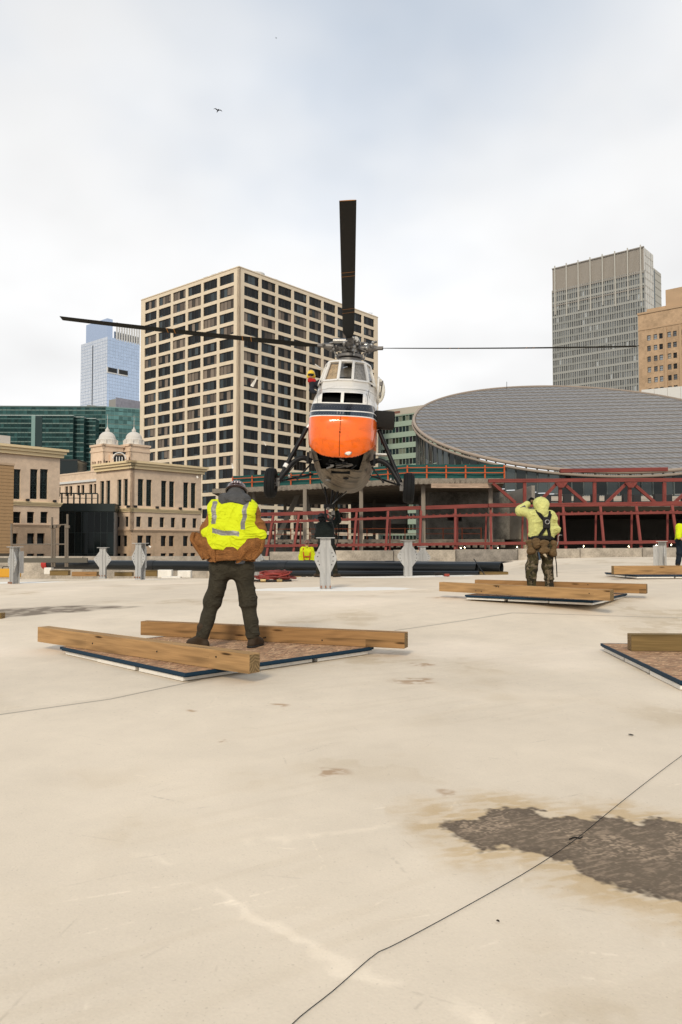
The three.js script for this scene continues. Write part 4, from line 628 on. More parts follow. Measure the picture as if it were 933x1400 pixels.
function timber(ax, ad, bx, bd, y, w, h, label, mk = 0, holes = 3, group = 'timber beams') { // from (ax, ad) to (bx, bd), bottom at y
  const L = Math.hypot(bx - ax, bd - ad), g = thing('timber_beam', label, 'timber', [(ax + bx) / 2, y + h / 2, -(ad + bd) / 2], Math.atan2(bx - ax, -(bd - ad)), group);
  obj('beam', chamfer(w, h, L, 0.006), [mEnd, mWood[mk]], g);
  const r = rng(Math.round(L * 1000)); for (let k = 0; k < holes; k++) for (const s of [-1, 1]) { const c = new THREE.CylinderGeometry(0.009, 0.009, 0.006, 8); c.rotateZ(Math.PI / 2); const z = (r() - 0.5) * L * 0.85, yy = (r() - 0.5) * h * 0.6; c.translate(s * (w / 2 + 0.001), yy, z); obj('bolt_hole', c, mNail, g); }
  return g;
}
function board(cx, cd, turn, y, sx, sz, label, foamIn = 0.1, thick = 0.042) { // sheathing board with blue edge on foam
  const g = thing('sheathing_board', label, 'board', [cx, y, -cd], turn, 'sheathing boards');
  for (const s of [-1, 1]) { const b = box(sx / 2 - 0.006, 0.02, sz - 0.004, s * sx / 4, thick + 0.03, 0), uv = b.attributes.uv, p = b.attributes.position; for (let k = 0; k < uv.count; k++) uv.setXY(k, p.getX(k), p.getZ(k)); obj('osb_sheet', b, mOsb, g); }
  obj('blue_edge', [box2(-sx / 2 - 0.012, -sx / 2, thick + 0.012, thick + 0.043, -sz / 2, sz / 2), box2(sx / 2, sx / 2 + 0.012, thick + 0.012, thick + 0.043, -sz / 2, sz / 2), box2(-sx / 2 - 0.012, sx / 2 + 0.012, thick + 0.013, thick + 0.042, sz / 2, sz / 2 + 0.012), box2(-sx / 2 - 0.012, sx / 2 + 0.012, thick + 0.013, thick + 0.042, -sz / 2 - 0.012, -sz / 2)], mBlueEdge, g);
  obj('felt', box2(-sx / 2 + 0.003, sx / 2 - 0.003, thick, thick + 0.019, -sz / 2 + 0.003, sz / 2 - 0.003), mBlueEdge, g);
  const r = rng(Math.round(cx * 100 + 500)), n = 3; for (let i = 0; i < n; i++) for (let j = 0; j < n; j++) { const w = sx / n, l = sz / n, q = foamIn * (0.2 + 0.5 * r()); const f = chamfer(w - 0.012 - q * 0.2, thick - 0.004, l - 0.012 - q * 0.2, 0.004); f.translate(-sx / 2 + w * (i + 0.5) + (r() - 0.5) * q * 0.4, thick / 2, -sz / 2 + l * (j + 0.5) + (r() - 0.5) * q * 0.4); obj('foam_block', f, mFoam, g); }
  return g;
}
board(-1.39, 8.65, Math.PI / 4, 0.004, 2.46, 2.46, 'wood strand board with blue edge on white foam under the worker in the yellow vest', 0.4);
timber(-3.52, 9.12, -0.77, 6.9, 0.09, 0.14, 0.172, 'long timber beam crossing the board in front of the yellow-vested worker\'s heels', 1);
timber(-2.5, 9.78, 0.72, 8.52, 0.09, 0.14, 0.172, 'long timber beam crossing the board just ahead of the yellow-vested worker\'s feet', 0);
{ const e = 0.27; const b = board(3.62, 13.55, 0.95, e, 1.9, 2.2, 'strand board on foam under the hooded worker', 0.3, 0.035); b.rotation.z = 0.004; timber(1.83, 14.05, 4.12, 11.72, e + 0.1, 0.14, 0.165, 'pale timber beam lying between the hooded worker and the open roof', 1, 5); timber(2.62, 14.95, 5.3, 13.35, e + 0.1, 0.14, 0.165, 'darker timber beam behind the hooded worker\'s boots', 0); }
board(4.16, 7.66, -0.06, 0.004, 2.44, 2.4, 'strand board with blue edge on foam beside the open roof, no one on it', 0.3);
timber(3.12, 8.36, 6.4, 8.2, 0.09, 0.14, 0.175, 'greenish timber beam on the empty strand board', 2);
{ const d = 18.5, a = at(838, 785, d), y = a.y; timber(a.x, d, a.x + 3.4, d + 0.5, y, 0.14, 0.2, 'timber beam in front of the bending worker', 1); const b = board(a.x + 1.9, d + 0.9, 0.1, y - 0.1, 2.9, 1.7, 'strand board in front of the bending worker', 0.2, 0.04); }
{ const a = flatRoof(-8, 852); timber(a[0] - 2.6, a[1] + 0.5, a[0] + 0.14, a[1], 0.02, 0.12, 0.14, 'short dark timber end beside the dry smear on the roof', 2, 0); }

// ---- stub posts
const mGalv = texMat(0.42, 0.415, 0.40, 0.5, 161, 0.18, 0.5);
mGalv.metalness = 0.25;
function stub(x, d, y, h, turn, label, wing = 0.32) {
  const g = thing('stub_post', label, 'post', [x, y, -d], turn, 'steel stub posts'), k = h / 1.1;
  const dn = Math.min(0, roofY(x, d) - y - 0.02); obj('shaft', [box2(-0.115, 0.115, dn, h - 0.02, 0.09, 0.108), box2(-0.115, 0.115, dn, h - 0.02, -0.108, -0.09), box2(-0.007, 0.007, dn, h - 0.021, -0.09, 0.09)], mGalv, g);
  obj('cap_plate', box2(-0.2, 0.2, h - 0.019, h, -0.17, 0.17), mGalv, g);
  for (const s of [-1, 1]) { const p = plate([[s * 0.1, 0.3 * k], [s * 0.115, 0.32 * k], [s * wing, 0.6 * k], [s * wing, 0.68 * k], [s * 0.115, 0.95 * k], [s * 0.1, 0.96 * k]], 0.022); p.translate(0, 0, 0.076); obj('gusset', p, mGalv, g); for (const q of [0.5, 0.58, 0.68, 0.76]) { const c = new THREE.CylinderGeometry(0.013, 0.013, 0.02, 8); c.rotateX(Math.PI / 2); c.translate(s * (wing - 0.06 - Math.abs(q - 0.64) * 0.35), q * k, 0.08); obj('bolt', c, mNail, g); } }
  obj('stiffener', box2(-0.006, 0.006, 0.01, h - 0.022, 0.109, 0.135), mGalv, g);
  obj('stiffener', box2(-0.009, 0.009, 0.3 * k, 0.96 * k, -0.27, -0.11), mGalv, g);
  const f = []; for (const a of [-0.1, 0, 0.1]) f.push(box(0.025, 0.05, 0.03, a, 0.02, 0.14)); obj('foot_clip', f, std(0.3, 0.14, 0.08, 0.8), g);
}
for (const [px, base, topY, turn, label] of [[445, 803, 735, 0.08, 'grey steel stub post with winged plates in front of the worker in black'], [558, 790, 739, 0.06, 'grey steel stub post with winged plates standing by the pipe end'], [192, 790, 742.5, -0.5, 'grey steel stub post with winged plates beside the worker in the yellow vest'], [141, 787.5, 748.5, 0.05, 'smaller-looking grey steel stub post with winged plates by the pipe'], [20, 797.5, 747.5, -0.75, 'grey steel stub post with turned winged plates by the scaffold tubes'], [578, 783, 747, 0.1, 'grey steel stub post with winged plates standing behind the black pipes'], [352, 788, 751, 0.15, 'grey steel stub post with winged plates half hidden behind the yellow vest'], [906, 786, 740, 1.15, 'grey steel stub post beside the bending worker']]) {
  const h = 1.1, d = h * F / (base - topY), p = at(px, base, d); stub(p.x, d, p.y, h, turn, label, px === 445 ? 0.245 : px === 192 || px === 20 ? 0.28 : 0.32);
}
// ---- pipes
const mPipe = std(0.008, 0.010, 0.011, 0.32);
function hollow(a, b, r, name, label, extra) {
  const d = b.clone().sub(a), L = d.length(), g = thing(name, label, 'pipe', [a.x, a.y, a.z], 0, 'black pipes'); g.quaternion.setFromUnitVectors(V(0, 0, 1), d.normalize());
  const pr = [[r, 0], [r, L], [r * 0.86, L], [r * 0.86, 0], [r, 0]].map(p => new THREE.Vector2(p[0], p[1])), lg = new THREE.LatheGeometry(pr, 28); lg.rotateX(Math.PI / 2); obj('tube', lg, mPipe, g);
  if (extra) extra(g, L, r); return g;
}
const bands = (g, L, r) => { for (const q of [0.3, 0.62]) { const c = new THREE.CylinderGeometry(r * 1.06, r * 1.06, 0.34, 28); c.rotateX(Math.PI / 2); c.translate(0, 0, L * q); obj('coupling', c, std(0.012, 0.013, 0.014, 0.4), g); } };
hollow(at(66, 771.5, 34.5), at(652, 778, 25.8), 0.205, 'black_pipe', 'long black plastic pipe with a red end cap along the parapet', (g, L, r) => { const c = new THREE.CylinderGeometry(r * 1.1, r * 1.1, 0.3, 24); c.rotateX(Math.PI / 2); c.translate(0, 0, -0.06); obj('end_cap', c, std(0.45, 0.03, 0.02, 0.5), g); bands(g, L, r); });
hollow(at(330, 772.5, 31.8), at(686, 776.8, 26.1), 0.215, 'black_pipe', 'black plastic pipe with an open end, behind the red-capped pipe', bands);
hollow(at(380, 784, 28.2), at(655, 785, 25.2), 0.1, 'black_pipe', 'thin black pipe lying in front of the two thick ones');
top('pipe_strap', [bar(at(648, 764, 25.5), at(665, 789, 25.2), 0.05, 0.012)], std(0.012, 0.014, 0.016, 0.6), 'dark strap hanging over the ends of the black pipes', 'strap');
{ const blocks = [[70, 95, 785, 6, 32, 2, 'brown timber block under the red-capped pipe end'], [100, 134, 786, 5, 31.5, 0, 'thin brown timber packer under the pipe near the small post'], [158, 182, 786, 4.5, 31, 2, 'tan timber packer under the pipe between two posts'], [200, 216, 786, 7, 30.5, 2, 'dark timber packer beside the white blocks'], [390, 412, 787, 6, 28.6, 1, 'tan timber packer under the pipe beyond the red hose'], [462, 512, 788, 4.5, 27.3, 0, 'low timber packer beside the worker in black'], [528, 600, 787.5, 4, 27.2, 2, 'long low timber packer by the pipe end'], [655, 694, 787, 6, 26, 2, 'timber block under the open pipe end']];
  for (const [a, b, py, h, d, m, label] of blocks) { const p = at(a, py + 1, d), q = at(b, py + 1, d); timber(p.x, d, q.x, d, p.y - 0.02, 0.3, h / F * d + 0.03, label, m, 0, 'pipe packers'); }
  for (const [a, b, y0, y1, d, label] of [[217, 236, 779, 790, 29.5, 'square white foam block by the pipe'], [244, 262, 780, 790, 29.4, 'second white foam block by the pipe, nearer the vest'], [222, 248, 788, 792, 29.2, 'flat white foam offcut lying by the pipe'], [62, 72, 776, 785, 33, 'white bag beside the red pipe cap']]) { const p = at(a, y1, d), q = at(b, y0, d), gm = chamfer(q.x - p.x, q.y - p.y, 0.3, 0.02); gm.translate((p.x + q.x) / 2, (p.y + q.y) / 2, -d); top('foam_offcut', gm, mFoam, label, 'foam block', 'foam offcuts'); }
  const yb = at(8, 784, 27); { const g = thing('yellow_case', 'yellow plastic tool case beside the turned post', 'case', [yb.x, yb.y - 0.15, yb.z]); obj('body', chamfer(0.9, 0.3, 0.5, 0.03).translate(0, 0.17, 0), std(0.6, 0.3, 0.02, 0.5), g); obj('handle', pipe([V(-0.12, 0.31, 0), V(-0.1, 0.38, 0), V(0.1, 0.38, 0), V(0.12, 0.31, 0)], 0.015, 12, 6), mNail, g); }
}
{ // red hose coil
  const p = onRoof(374, 795), g = thing('hose_coil', 'heap of coiled red hose on the roof beside the yellow-vested worker', 'hose', [p.x, p.y, p.z]), r = rng(14), m1 = std(0.26, 0.035, 0.025, 0.55), m2 = std(0.17, 0.028, 0.02, 0.55);
  for (let k = 0; k < 13; k++) { const pts = [], a0 = r() * 6, R = 0.24 + 0.26 * r(), cx = (r() - 0.5) * 0.22, cz = (r() - 0.5) * 0.16, tl = 0.16 * (r() - 0.5); for (let q = 0; q < 14; q++) { const a = a0 + q / 14 * Math.PI * 2, rr = R * (1 + 0.1 * Math.sin(3 * a + k)); pts.push(V(cx + Math.cos(a) * rr * 1.1, Math.max(0.03, 0.05 + 0.02 * k * (1 - R * 0.8) + tl * Math.cos(a + k) + 0.05 * r()), cz + Math.sin(a) * rr * 0.65)); } obj('hose_loop', new THREE.TubeGeometry(new THREE.CatmullRomCurve3(pts, true), 56, 0.024, 7, true), k % 3 ? m1 : m2, g); }
  obj('hose_end', pipe([V(-0.5, 0.04, 0.3), V(-0.3, 0.035, 0.36), V(0.1, 0.03, 0.34), V(0.5, 0.04, 0.25)], 0.03, 20, 7), mNail, g); obj('brass_fitting', [rod(V(-0.62, 0.05, 0.28), V(-0.48, 0.05, 0.3), 0.04), rod(V(-0.3, 0.045, 0.37), V(-0.16, 0.045, 0.38), 0.045), rod(V(0.12, 0.04, 0.36), V(0.26, 0.04, 0.34), 0.045)], std(0.35, 0.26, 0.12, 0.4, { metalness: 0.6 }), g);
}
{ // cord across the membrane
  const L = [[380, 1425], [405, 1398], [455, 1358], [518, 1304], [530, 1299], [640, 1240], [735, 1185], [785, 1151], [835, 1110], [880, 1074], [933, 1034], [975, 1004]].map(([a, b]) => { const q = flatRoof(a, b); return V(q[0], 0.006, -q[1]); }); { const n = L.length, e = L[n - 1].clone().sub(L[n - 2]).normalize(), f = L[0].clone().sub(L[1]).normalize(); L.push(L[n - 1].clone().addScaledVector(e, 2.2).add(V(0.1, 0, 0.15))); L.unshift(L[0].clone().addScaledVector(f, 1.6)); } const g = thing('laid_cable', 'thin black cord lying across the pale roof and the dark stain', 'cord'); obj('strand', pipe(L, 0.0013, 160, 6), std(0.012, 0.011, 0.01, 0.7), g);
  const k = flatRoof(785, 1150); obj('knot', [pipe([V(k[0] - 0.02, 0.008, -k[1]), V(k[0], 0.02, -k[1] + 0.012), V(k[0] + 0.025, 0.008, -k[1] - 0.01), V(k[0] + 0.045, 0.006, -k[1] - 0.03)], 0.003, 14, 6)], std(0.012, 0.011, 0.01, 0.7), g);
}
{ // scaffold tubes on the left
  const g = thing('scaffold_frame', 'thin rusty scaffold tubes standing by the parapet before the black glass link', 'scaffold'), d = 33, m = std(0.17, 0.14, 0.11, 0.7);
  for (const [px, y0] of [[16, 716], [71.5, 707], [74.8, 718], [90, 717], [92.6, 703]]) obj('tube', rod(at(px, 775, d), at(px, y0, d), 0.045), m, g);
  obj('ledger', rod(at(15, 744.5, d), at(92, 744, d), 0.03), m, g); obj('ledger', rod(at(71, 718, d), at(92, 717, d), 0.025), m, g); for (const px of [71.5, 74.8, 92.6]) obj('coupler', box(0.16, 0.12, 0.14).translate(...at(px, 720, d).toArray()), m, g);
  obj('base_rail', bar(at(0, 766, d), at(120, 766, d), 0.12, 0.2), std(0.12, 0.11, 0.09, 0.8), g);
}
{ const p = onRoof(600, 788.5), g = thing('cordless_drill', 'small cordless drill lying at the foot of the post by the pipe end', 'tool', [p.x, p.y + 0.03, p.z], 0.3); obj('body', [rod(V(-0.12, 0.05, 0), V(0.08, 0.06, 0), 0.05), rod(V(0.05, 0.05, 0), V(0.16, 0.02, 0.08), 0.03)], mNail, g); obj('battery', box(0.14, 0.07, 0.1, 0.2, 0.02, 0.1), std(0.3, 0.05, 0.03, 0.5), g); obj('case', box(0.5, 0.04, 0.12, 0.5, -0.01, 0.05), std(0.5, 0.5, 0.48, 0.6), g); }
{ const p = onRoof(675, 771.5); const g = thing('floor_drain_strip', 'dark drain strip set in the roof beyond the hooded worker', 'drain', [p.x, p.y + 0.02, p.z]); obj('grate', box(2.6, 0.04, 0.3), mConcrete, g); obj('cover', box(1.1, 0.1, 0.4, 0.5, 0.06, 0), mNail, g); }

// ---------------------------------------------------------------- helicopter hovering nose-on
const mWhiteP = phy(1, 1, 1, 0.3, { map: rep(grain(0.72, 0.69, 0.64, 173, 0.12, 0.25), 1 / 0.9, 1 / 0.9), clearcoat: 0.6, clearcoatRoughness: 0.12 }), mOrangeP = phy(1, 1, 1, 0.35, { map: rep(grain(0.86, 0.135, 0.002, 175, 0.16, 0.2), 1 / 0.8, 1 / 0.8), clearcoat: 0.7, clearcoatRoughness: 0.06, specularIntensity: 0.5 }), mBlackP = phy(0.008, 0.01, 0.016, 0.25, { clearcoat: 0.8, clearcoatRoughness: 0.1 });
const mBelly = (() => { const t = rep(grain(0.16, 0.128, 0.092, 171, 0.8, 0.7), 1 / 0.7, 1 / 0.7); return std(1, 1, 1, 0.42, { map: t, metalness: 0.45 }); })();
const mGear = std(0.008, 0.008, 0.009, 0.45, { specularIntensity: 0.4 }), mRubber = std(0.008, 0.0085, 0.009, 0.75), mSteel = std(0.32, 0.31, 0.29, 0.35, { metalness: 0.8 }), mDull = std(0.16, 0.15, 0.14, 0.45, { metalness: 0.5 }), mBlade = std(0.010, 0.0105, 0.009, 0.6), mYellowP = std(0.42, 0.17, 0.02, 0.5), mShadeAndSeam = std(0.003, 0.003, 0.003, 0.9);  // the last one paints shade inside openings, and colours the seams
{
  const hub = V(0.16, 7.04, -22.7), PY = 4.3;
  const g = thing('helicopter', 'white and orange helicopter with black band and four rotor blades hovering above the roof', 'helicopter', [hub.x, PY, hub.z]); g.rotation.set(0, -0.06, -0.042);
  const Y = y => y - PY, Z = d => 22.7 - d; // world height and distance to the helicopter's own axes
  // fuselage loft: distance, half width, bottom, top, height of the widest line
  const S = [[19.70, 0.02, 4.08, 4.12, 4.1], [19.705, 0.26, 3.86, 4.33, 4.1], [19.74, 0.46, 3.68, 4.47, 4.12], [19.84, 0.65, 3.50, 4.58, 4.15], [20.0, 0.785, 3.34, 4.84, 4.2], [20.08, 0.82, 3.26, 5.06, 4.22], [20.16, 0.85, 3.18, 5.23, 4.25], [20.3, 0.88, 3.07, 5.31, 4.27], [20.6, 0.915, 2.9, 5.40, 4.3], [20.9, 0.93, 2.80, 5.54, 4.35], [21.3, 0.93, 2.73, 5.76, 4.4], [21.8, 0.925, 2.72, 5.95, 4.4], [23, 0.9, 2.74, 6.02, 4.4], [25, 0.82, 2.9, 5.9, 4.45], [27, 0.6, 3.4, 5.6, 4.6], [29.5, 0.36, 4.0, 5.25, 4.65], [33, 0.17, 4.5, 5.0, 4.75], [33.4, 0.05, 4.65, 4.85, 4.75]];
  const lerpS = d => { let k = 1; while (k < S.length - 1 && S[k][0] < d) k++; const a = S[k - 1], b = S[k], p = S[Math.max(k - 2, 0)], n = S[Math.min(k + 1, S.length - 1)], t = (d - a[0]) / (b[0] - a[0]); return [1, 2, 3, 4].map(q => { const m0 = k > 1 ? (b[q] - p[q]) / (b[0] - p[0]) * (b[0] - a[0]) : b[q] - a[q], m1 = (n[q] - a[q]) / (n[0] - a[0]) * (b[0] - a[0]), t2 = t * t, t3 = t2 * t; return (2 * t3 - 3 * t2 + 1) * a[q] + (t3 - 2 * t2 + t) * m0 + (-2 * t3 + 3 * t2) * b[q] + (t3 - t2) * m1; }); };
  const NA = 200, ds = []; for (let k = 0; k <= 40; k++) ds.push(19.70 + 0.14 * (k / 40) ** 2); for (let k = 1; k <= 110; k++) ds.push(19.84 + 2.2 * k / 110); for (let k = 1; k <= 40; k++) ds.push(22.04 + 11.36 * k / 40);
  const pos = [], idx = [], pw = (v, e) => Math.sign(v) * Math.abs(v) ** e, lip = x => 3.47 + 0.34 * Math.min(1.4, Math.abs(x) / 0.85) ** 3;
  for (const d of ds) { const [hw, yb, yt, cy] = lerpS(d); for (let k = 0; k < NA; k++) { const a = k / NA * Math.PI * 2, c = Math.cos(a), s = Math.sin(a), n = s > 0 ? 3.1 : 2.5; let x = hw * pw(c, 2 / n), y = s > 0 ? cy + (yt - cy) * pw(s, 2 / n) : cy + (cy - yb) * pw(s, 2 / n), dd = d; const u = sm(0.0, 0.05, lip(x) - y) * (1 - sm(21, 21.8, d)); dd += 0.10 * u; x *= 1 - 0.05 * u; pos.push(x, Y(y), Z(dd)); } }
  for (let j = 0; j < ds.length - 1; j++) for (let k = 0; k < NA; k++) { const a = j * NA + k, b = j * NA + (k + 1) % NA, c = a + NA, e = b + NA; idx.push(a, b, c, b, e, c); }
  const lg = new THREE.BufferGeometry(); lg.setAttribute('position', new THREE.Float32BufferAttribute(pos, 3)); lg.setIndex(idx); lg.computeVertexNormals();
  const seamW = (x, y, d) => (Math.abs(Math.abs(x) - 0.66) < 0.006 && d < 21.6) || Math.abs(d - 22.3) < 0.012 || Math.abs(d - 23.6) < 0.012 || (Math.abs(y - 5.42) < 0.007 && d > 20.5);
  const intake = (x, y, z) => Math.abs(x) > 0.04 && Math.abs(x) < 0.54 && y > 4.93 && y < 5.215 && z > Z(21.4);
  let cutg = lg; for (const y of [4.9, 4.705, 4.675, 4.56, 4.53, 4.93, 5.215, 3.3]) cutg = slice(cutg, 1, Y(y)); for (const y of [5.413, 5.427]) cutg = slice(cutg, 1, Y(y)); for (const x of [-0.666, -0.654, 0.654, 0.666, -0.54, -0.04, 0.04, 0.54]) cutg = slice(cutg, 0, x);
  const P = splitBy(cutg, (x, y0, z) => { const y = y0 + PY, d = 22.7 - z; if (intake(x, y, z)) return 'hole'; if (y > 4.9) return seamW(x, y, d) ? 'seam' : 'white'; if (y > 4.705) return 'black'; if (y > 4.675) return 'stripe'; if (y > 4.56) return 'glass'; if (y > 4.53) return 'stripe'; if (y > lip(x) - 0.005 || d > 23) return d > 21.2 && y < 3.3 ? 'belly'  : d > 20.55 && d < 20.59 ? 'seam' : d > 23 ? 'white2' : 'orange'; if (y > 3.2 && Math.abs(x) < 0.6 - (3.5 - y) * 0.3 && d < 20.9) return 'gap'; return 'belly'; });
  obj('fuselage', [P.white, P.white2].filter(Boolean), mWhiteP, g); obj('nose_doors', P.orange, mOrangeP, g); obj('black_band', P.black, mBlackP, g); obj('window_band', P.glass, phy(0.01, 0.02, 0.03, 0.06, { clearcoat: 1 }), g); obj('pinstripe', P.stripe, mWhiteP, g); obj('door_seam', P.seam, mShadeAndSeam, g); { const pr = []; for (let q = 0; q <= 24; q++) { const y = mix(4.52, 3.5, q / 24); let d = 19.7; for (; d < 20.6; d += 0.002) { const s = lerpS(d); if (s[2] >= y && s[1] <= y) break; } pr.push(V(0, Y(y), Z(d) + 0.001)); } obj('centre_seam', pipe(pr, 0.007, 60, 6), mShadeAndSeam, g); } obj('belly', P.belly, mBelly, g);
  const back = P.gap.clone(); back.translate(0, 0.06, -0.14); obj('oil_cooler_shade', back, mShadeAndSeam, g);  // near-black sheet behind the gap, its shade put into the colour
  const hole = P.hole.clone(); hole.translate(0, -0.05, -0.2); obj('air_intake_shade', hole, mShadeAndSeam, g);  // black backing sheet paints the shaded depth of the intakes
  { const rv = []; for (const s of [-1, 1]) for (let k = 0; k < 14; k++) { const y = mix(4.98, 5.36, k / 13); rv.push([s * 0.62, y], [s * 0.70, y]); } for (let k = 0; k < 22; k++) rv.push([mix(-0.75, 0.75, k / 21), 4.60 + 0.0], [mix(-0.8, 0.8, k / 21), 4.80]); const gs = []; for (const [x, y] of rv) { let d = 19.7; for (; d < 22; d += 0.004) { const [hw, yb, yt, cy] = lerpS(d); if (yt > y && Math.abs(x) < hw && Math.abs(x / hw) ** 3.1 + Math.abs((y - cy) / (yt - cy)) ** 3.1 < 1) break; } gs.push(ball(0.009, x, Y(y), Z(d), 1, 1, 1, 6, 4)); } const rm = obj('rivets', gs, mDull, g); rm.userData.kind = 'stuff'; }
  // pipes and coolers crammed under the nose lip
  const r = rng(37), tubes = []; for (let k = 0; k < 15; k++) { const x = (r() - 0.5) * 1.0, y = 3.25 + r() * 0.2, d = 20.0 + r() * 0.22 + (3.5 - y) * 0.5; const q = V(x, Y(y), Z(d)); obj('hose', pipe([q, q.clone().add(V((r() - 0.5) * 0.4, (r() - 0.5) * 0.16, 0.04)), q.clone().add(V((r() - 0.5) * 0.6, -0.1 * r(), -0.02))], 0.012 + 0.018 * r(), 14, 6), r() < 0.5 ? mGear : mDull, g); }
  obj('oil_cooler', box(0.3, 0.1, 0.14, 0.0, Y(3.17), Z(20.45)), mGear, g); obj('cooler_slot_shade', box(0.5, 0.07, 0.1, 0.02, Y(3.12), Z(20.36)), mShadeAndSeam, g);  // the slot is a solid black box, shade given as colour
  for (let k = 0; k < 2; k++) obj('belly_bracket', ball(0.05, (r() - 0.5) * 0.7, Y(2.98 - 0.06 * k), Z(20.55 + 0.1 * k), 1.6, 0.7, 1), k % 2 ? mDull : mGear, g);
  const lamp = ball(0.085, 0.22, Y(3.60), Z(19.81), 1.05, 0.8, 0.35, 20, 12); obj('landing_light', lamp, std(0.8, 0.78, 0.7, 0.15), g); const lr = new THREE.TorusGeometry(0.088, 0.014, 8, 24); lr.scale(1.05, 0.8, 1); lr.translate(0.22, Y(3.60), Z(19.81)); obj('light_rim', lr, mSteel, g);
  for (const x of [-0.1, -0.02, 0.05]) obj('small_stub', rod(V(x, Y(4.58), Z(19.83)), V(x, Y(4.66), Z(19.88)), 0.012), mSteel, g);  // short steel rods for small pale marks on the nose band
  // cockpit: white pillars with separate panes
  const low = [[-0.86, 23.6], [-0.81, 21.8], [-0.63, 21.2], [-0.2, 20.98], [0.2, 20.98], [0.63, 21.2], [0.81, 21.8], [0.86, 23.6]], hi = [[-0.67, 23.6], [-0.63, 22.05], [-0.5, 21.62], [-0.185, 21.47], [0.185, 21.47], [0.5, 21.62], [0.63, 22.05], [0.67, 23.6]], yl = 5.72, yh = 6.36;
  const pt = ([x, d], y) => V(x, Y(y), Z(d));
  const glassM = phy(0.9, 0.9, 0.88, 0.03, { transmission: 1, thickness: 0, ior: 1.5 }), frames = [];
  for (let k = 0; k < 7; k++) {
    const A = pt(low[k], yl), B = pt(low[k + 1], yl), C = pt(hi[k + 1], yh), D = pt(hi[k], yh), n = V(0, 0, 0).crossVectors(B.clone().sub(A), D.clone().sub(A)).normalize(); if (n.z < 0 && k > 0 && k < 6) n.negate();
    const cs = [A, B, C, D], m = A.clone().add(B).add(C).add(D).multiplyScalar(0.25);
    for (let q = 0; q < 4; q++) frames.push(bar(cs[q], cs[(q + 1) % 4], q % 2 ? 0.06 : 0.06, 0.06, n), ball(0.032, cs[q].x, cs[q].y, cs[q].z, 1, 1, 1, 8, 6));
    const I = cs.map(p => p.clone().lerp(m, 0.03)); const pg = new THREE.BufferGeometry(); pg.setAttribute('position', new THREE.Float32BufferAttribute([I[0], I[1], I[2], I[0], I[2], I[3]].flatMap(p => [p.x, p.y, p.z]), 3)); pg.computeVertexNormals(); obj('windscreen_pane', pg, glassM, g);
    if (k === 2 || k === 4) { const H = cs.map(p => p.clone().lerp(m, 0.1).add(V(0, -0.01, -0.1))); const sg = new THREE.BufferGeometry(); const s = sheet((u, v) => H[0].clone().lerp(H[1], u).lerp(H[3].clone().lerp(H[2], u), v).add(V(0, 0, 0.012 * Math.sin(u * 9 + v * 5) + 0.01 * Math.sin(v * 14 + u * 3))), 12, 10, 0.006); obj('sun_shade', s, k === 2 ? texMat(0.46, 0.33, 0.19, 0.85, 181, 0.6, 0.4) : texMat(0.34, 0.31, 0.28, 0.7, 183, 0.6, 0.4), g); }
  }
  obj('cockpit_frame', frames, mWhiteP, g);
  const skirt = []; for (let k = 0; k < 7; k++) { const a = pt(low[k], yl), b = pt(low[k + 1], yl), c = pt([low[k + 1][0] * 1.06, low[k + 1][1] - (k > 1 && k < 5 ? 0.2 : 0.03)], 5.34), d = pt([low[k][0] * 1.06, low[k][1] - (k > 1 && k < 6 ? 0.2 : 0.03)], 5.34); skirt.push(a, d, b, b, d, c); }
  const kg = new THREE.BufferGeometry(); kg.setAttribute('position', new THREE.Float32BufferAttribute(skirt.flatMap(p => [p.x, p.y, p.z]), 3)); kg.computeVertexNormals(); kg.setAttribute('uv', new THREE.BufferAttribute(new Float32Array(kg.attributes.position.count * 2), 2)); mWhiteP.side = THREE.DoubleSide; obj('cockpit_skirt', kg, mWhiteP, g);
  const rf = sheet((u, v) => { const k = clamp(v * 7, 0, 6.999), i = Math.floor(k), t = k - i, p = pt(hi[i], yh).lerp(pt(hi[i + 1], yh), t), c = V(0, Y(6.56), Z(22.6)); return p.lerp(c, Math.min(1, u)).add(V(0, 0.1 * Math.sin(Math.PI / 2 * u) * (1 - u) * 2, 0)); }, 8, 42, 0.03); obj('cockpit_roof', rf, mWhiteP, g);
  obj('cabin_floor', box2(-0.75, 0.75, Y(5.66), Y(5.7), Z(23.5), Z(21.4)), mGear, g); obj('bulkhead', box2(-0.66, 0.66, Y(5.7), Y(6.4), Z(23.55), Z(23.5)), std(0.05, 0.045, 0.04, 0.8), g);
  for (const x of [-0.38, 0.38]) obj('seat', [box2(x - 0.22, x + 0.22, Y(5.7), Y(6.05), Z(22.9), Z(22.4)), box2(x - 0.22, x + 0.22, Y(6.05), Y(6.33), Z(22.98), Z(22.88))], mGear, g); obj('instrument_panel', box2(-0.4, 0.4, Y(5.72), Y(5.95), Z(21.75), Z(21.65)), mGear, g);
  obj('spine_fairing', (() => { const q = new THREE.SphereGeometry(1, 24, 14); q.scale(0.62, 0.55, 1.6); q.translate(0, Y(6.12), Z(23.9)); return q; })(), mWhiteP, g);
  // bulged side window on one side
  const bb = new THREE.SphereGeometry(0.36, 24, 14, 0, Math.PI * 2, 0, Math.PI / 2); bb.scale(1, 0.55, 1); bb.rotateZ(-Math.PI / 2); bb.translate(0.9, Y(5.66), Z(22)); obj('bubble_window', bb, phy(0.85, 0.8, 0.7, 0.05, { transmission: 1, thickness: 0 }), g);
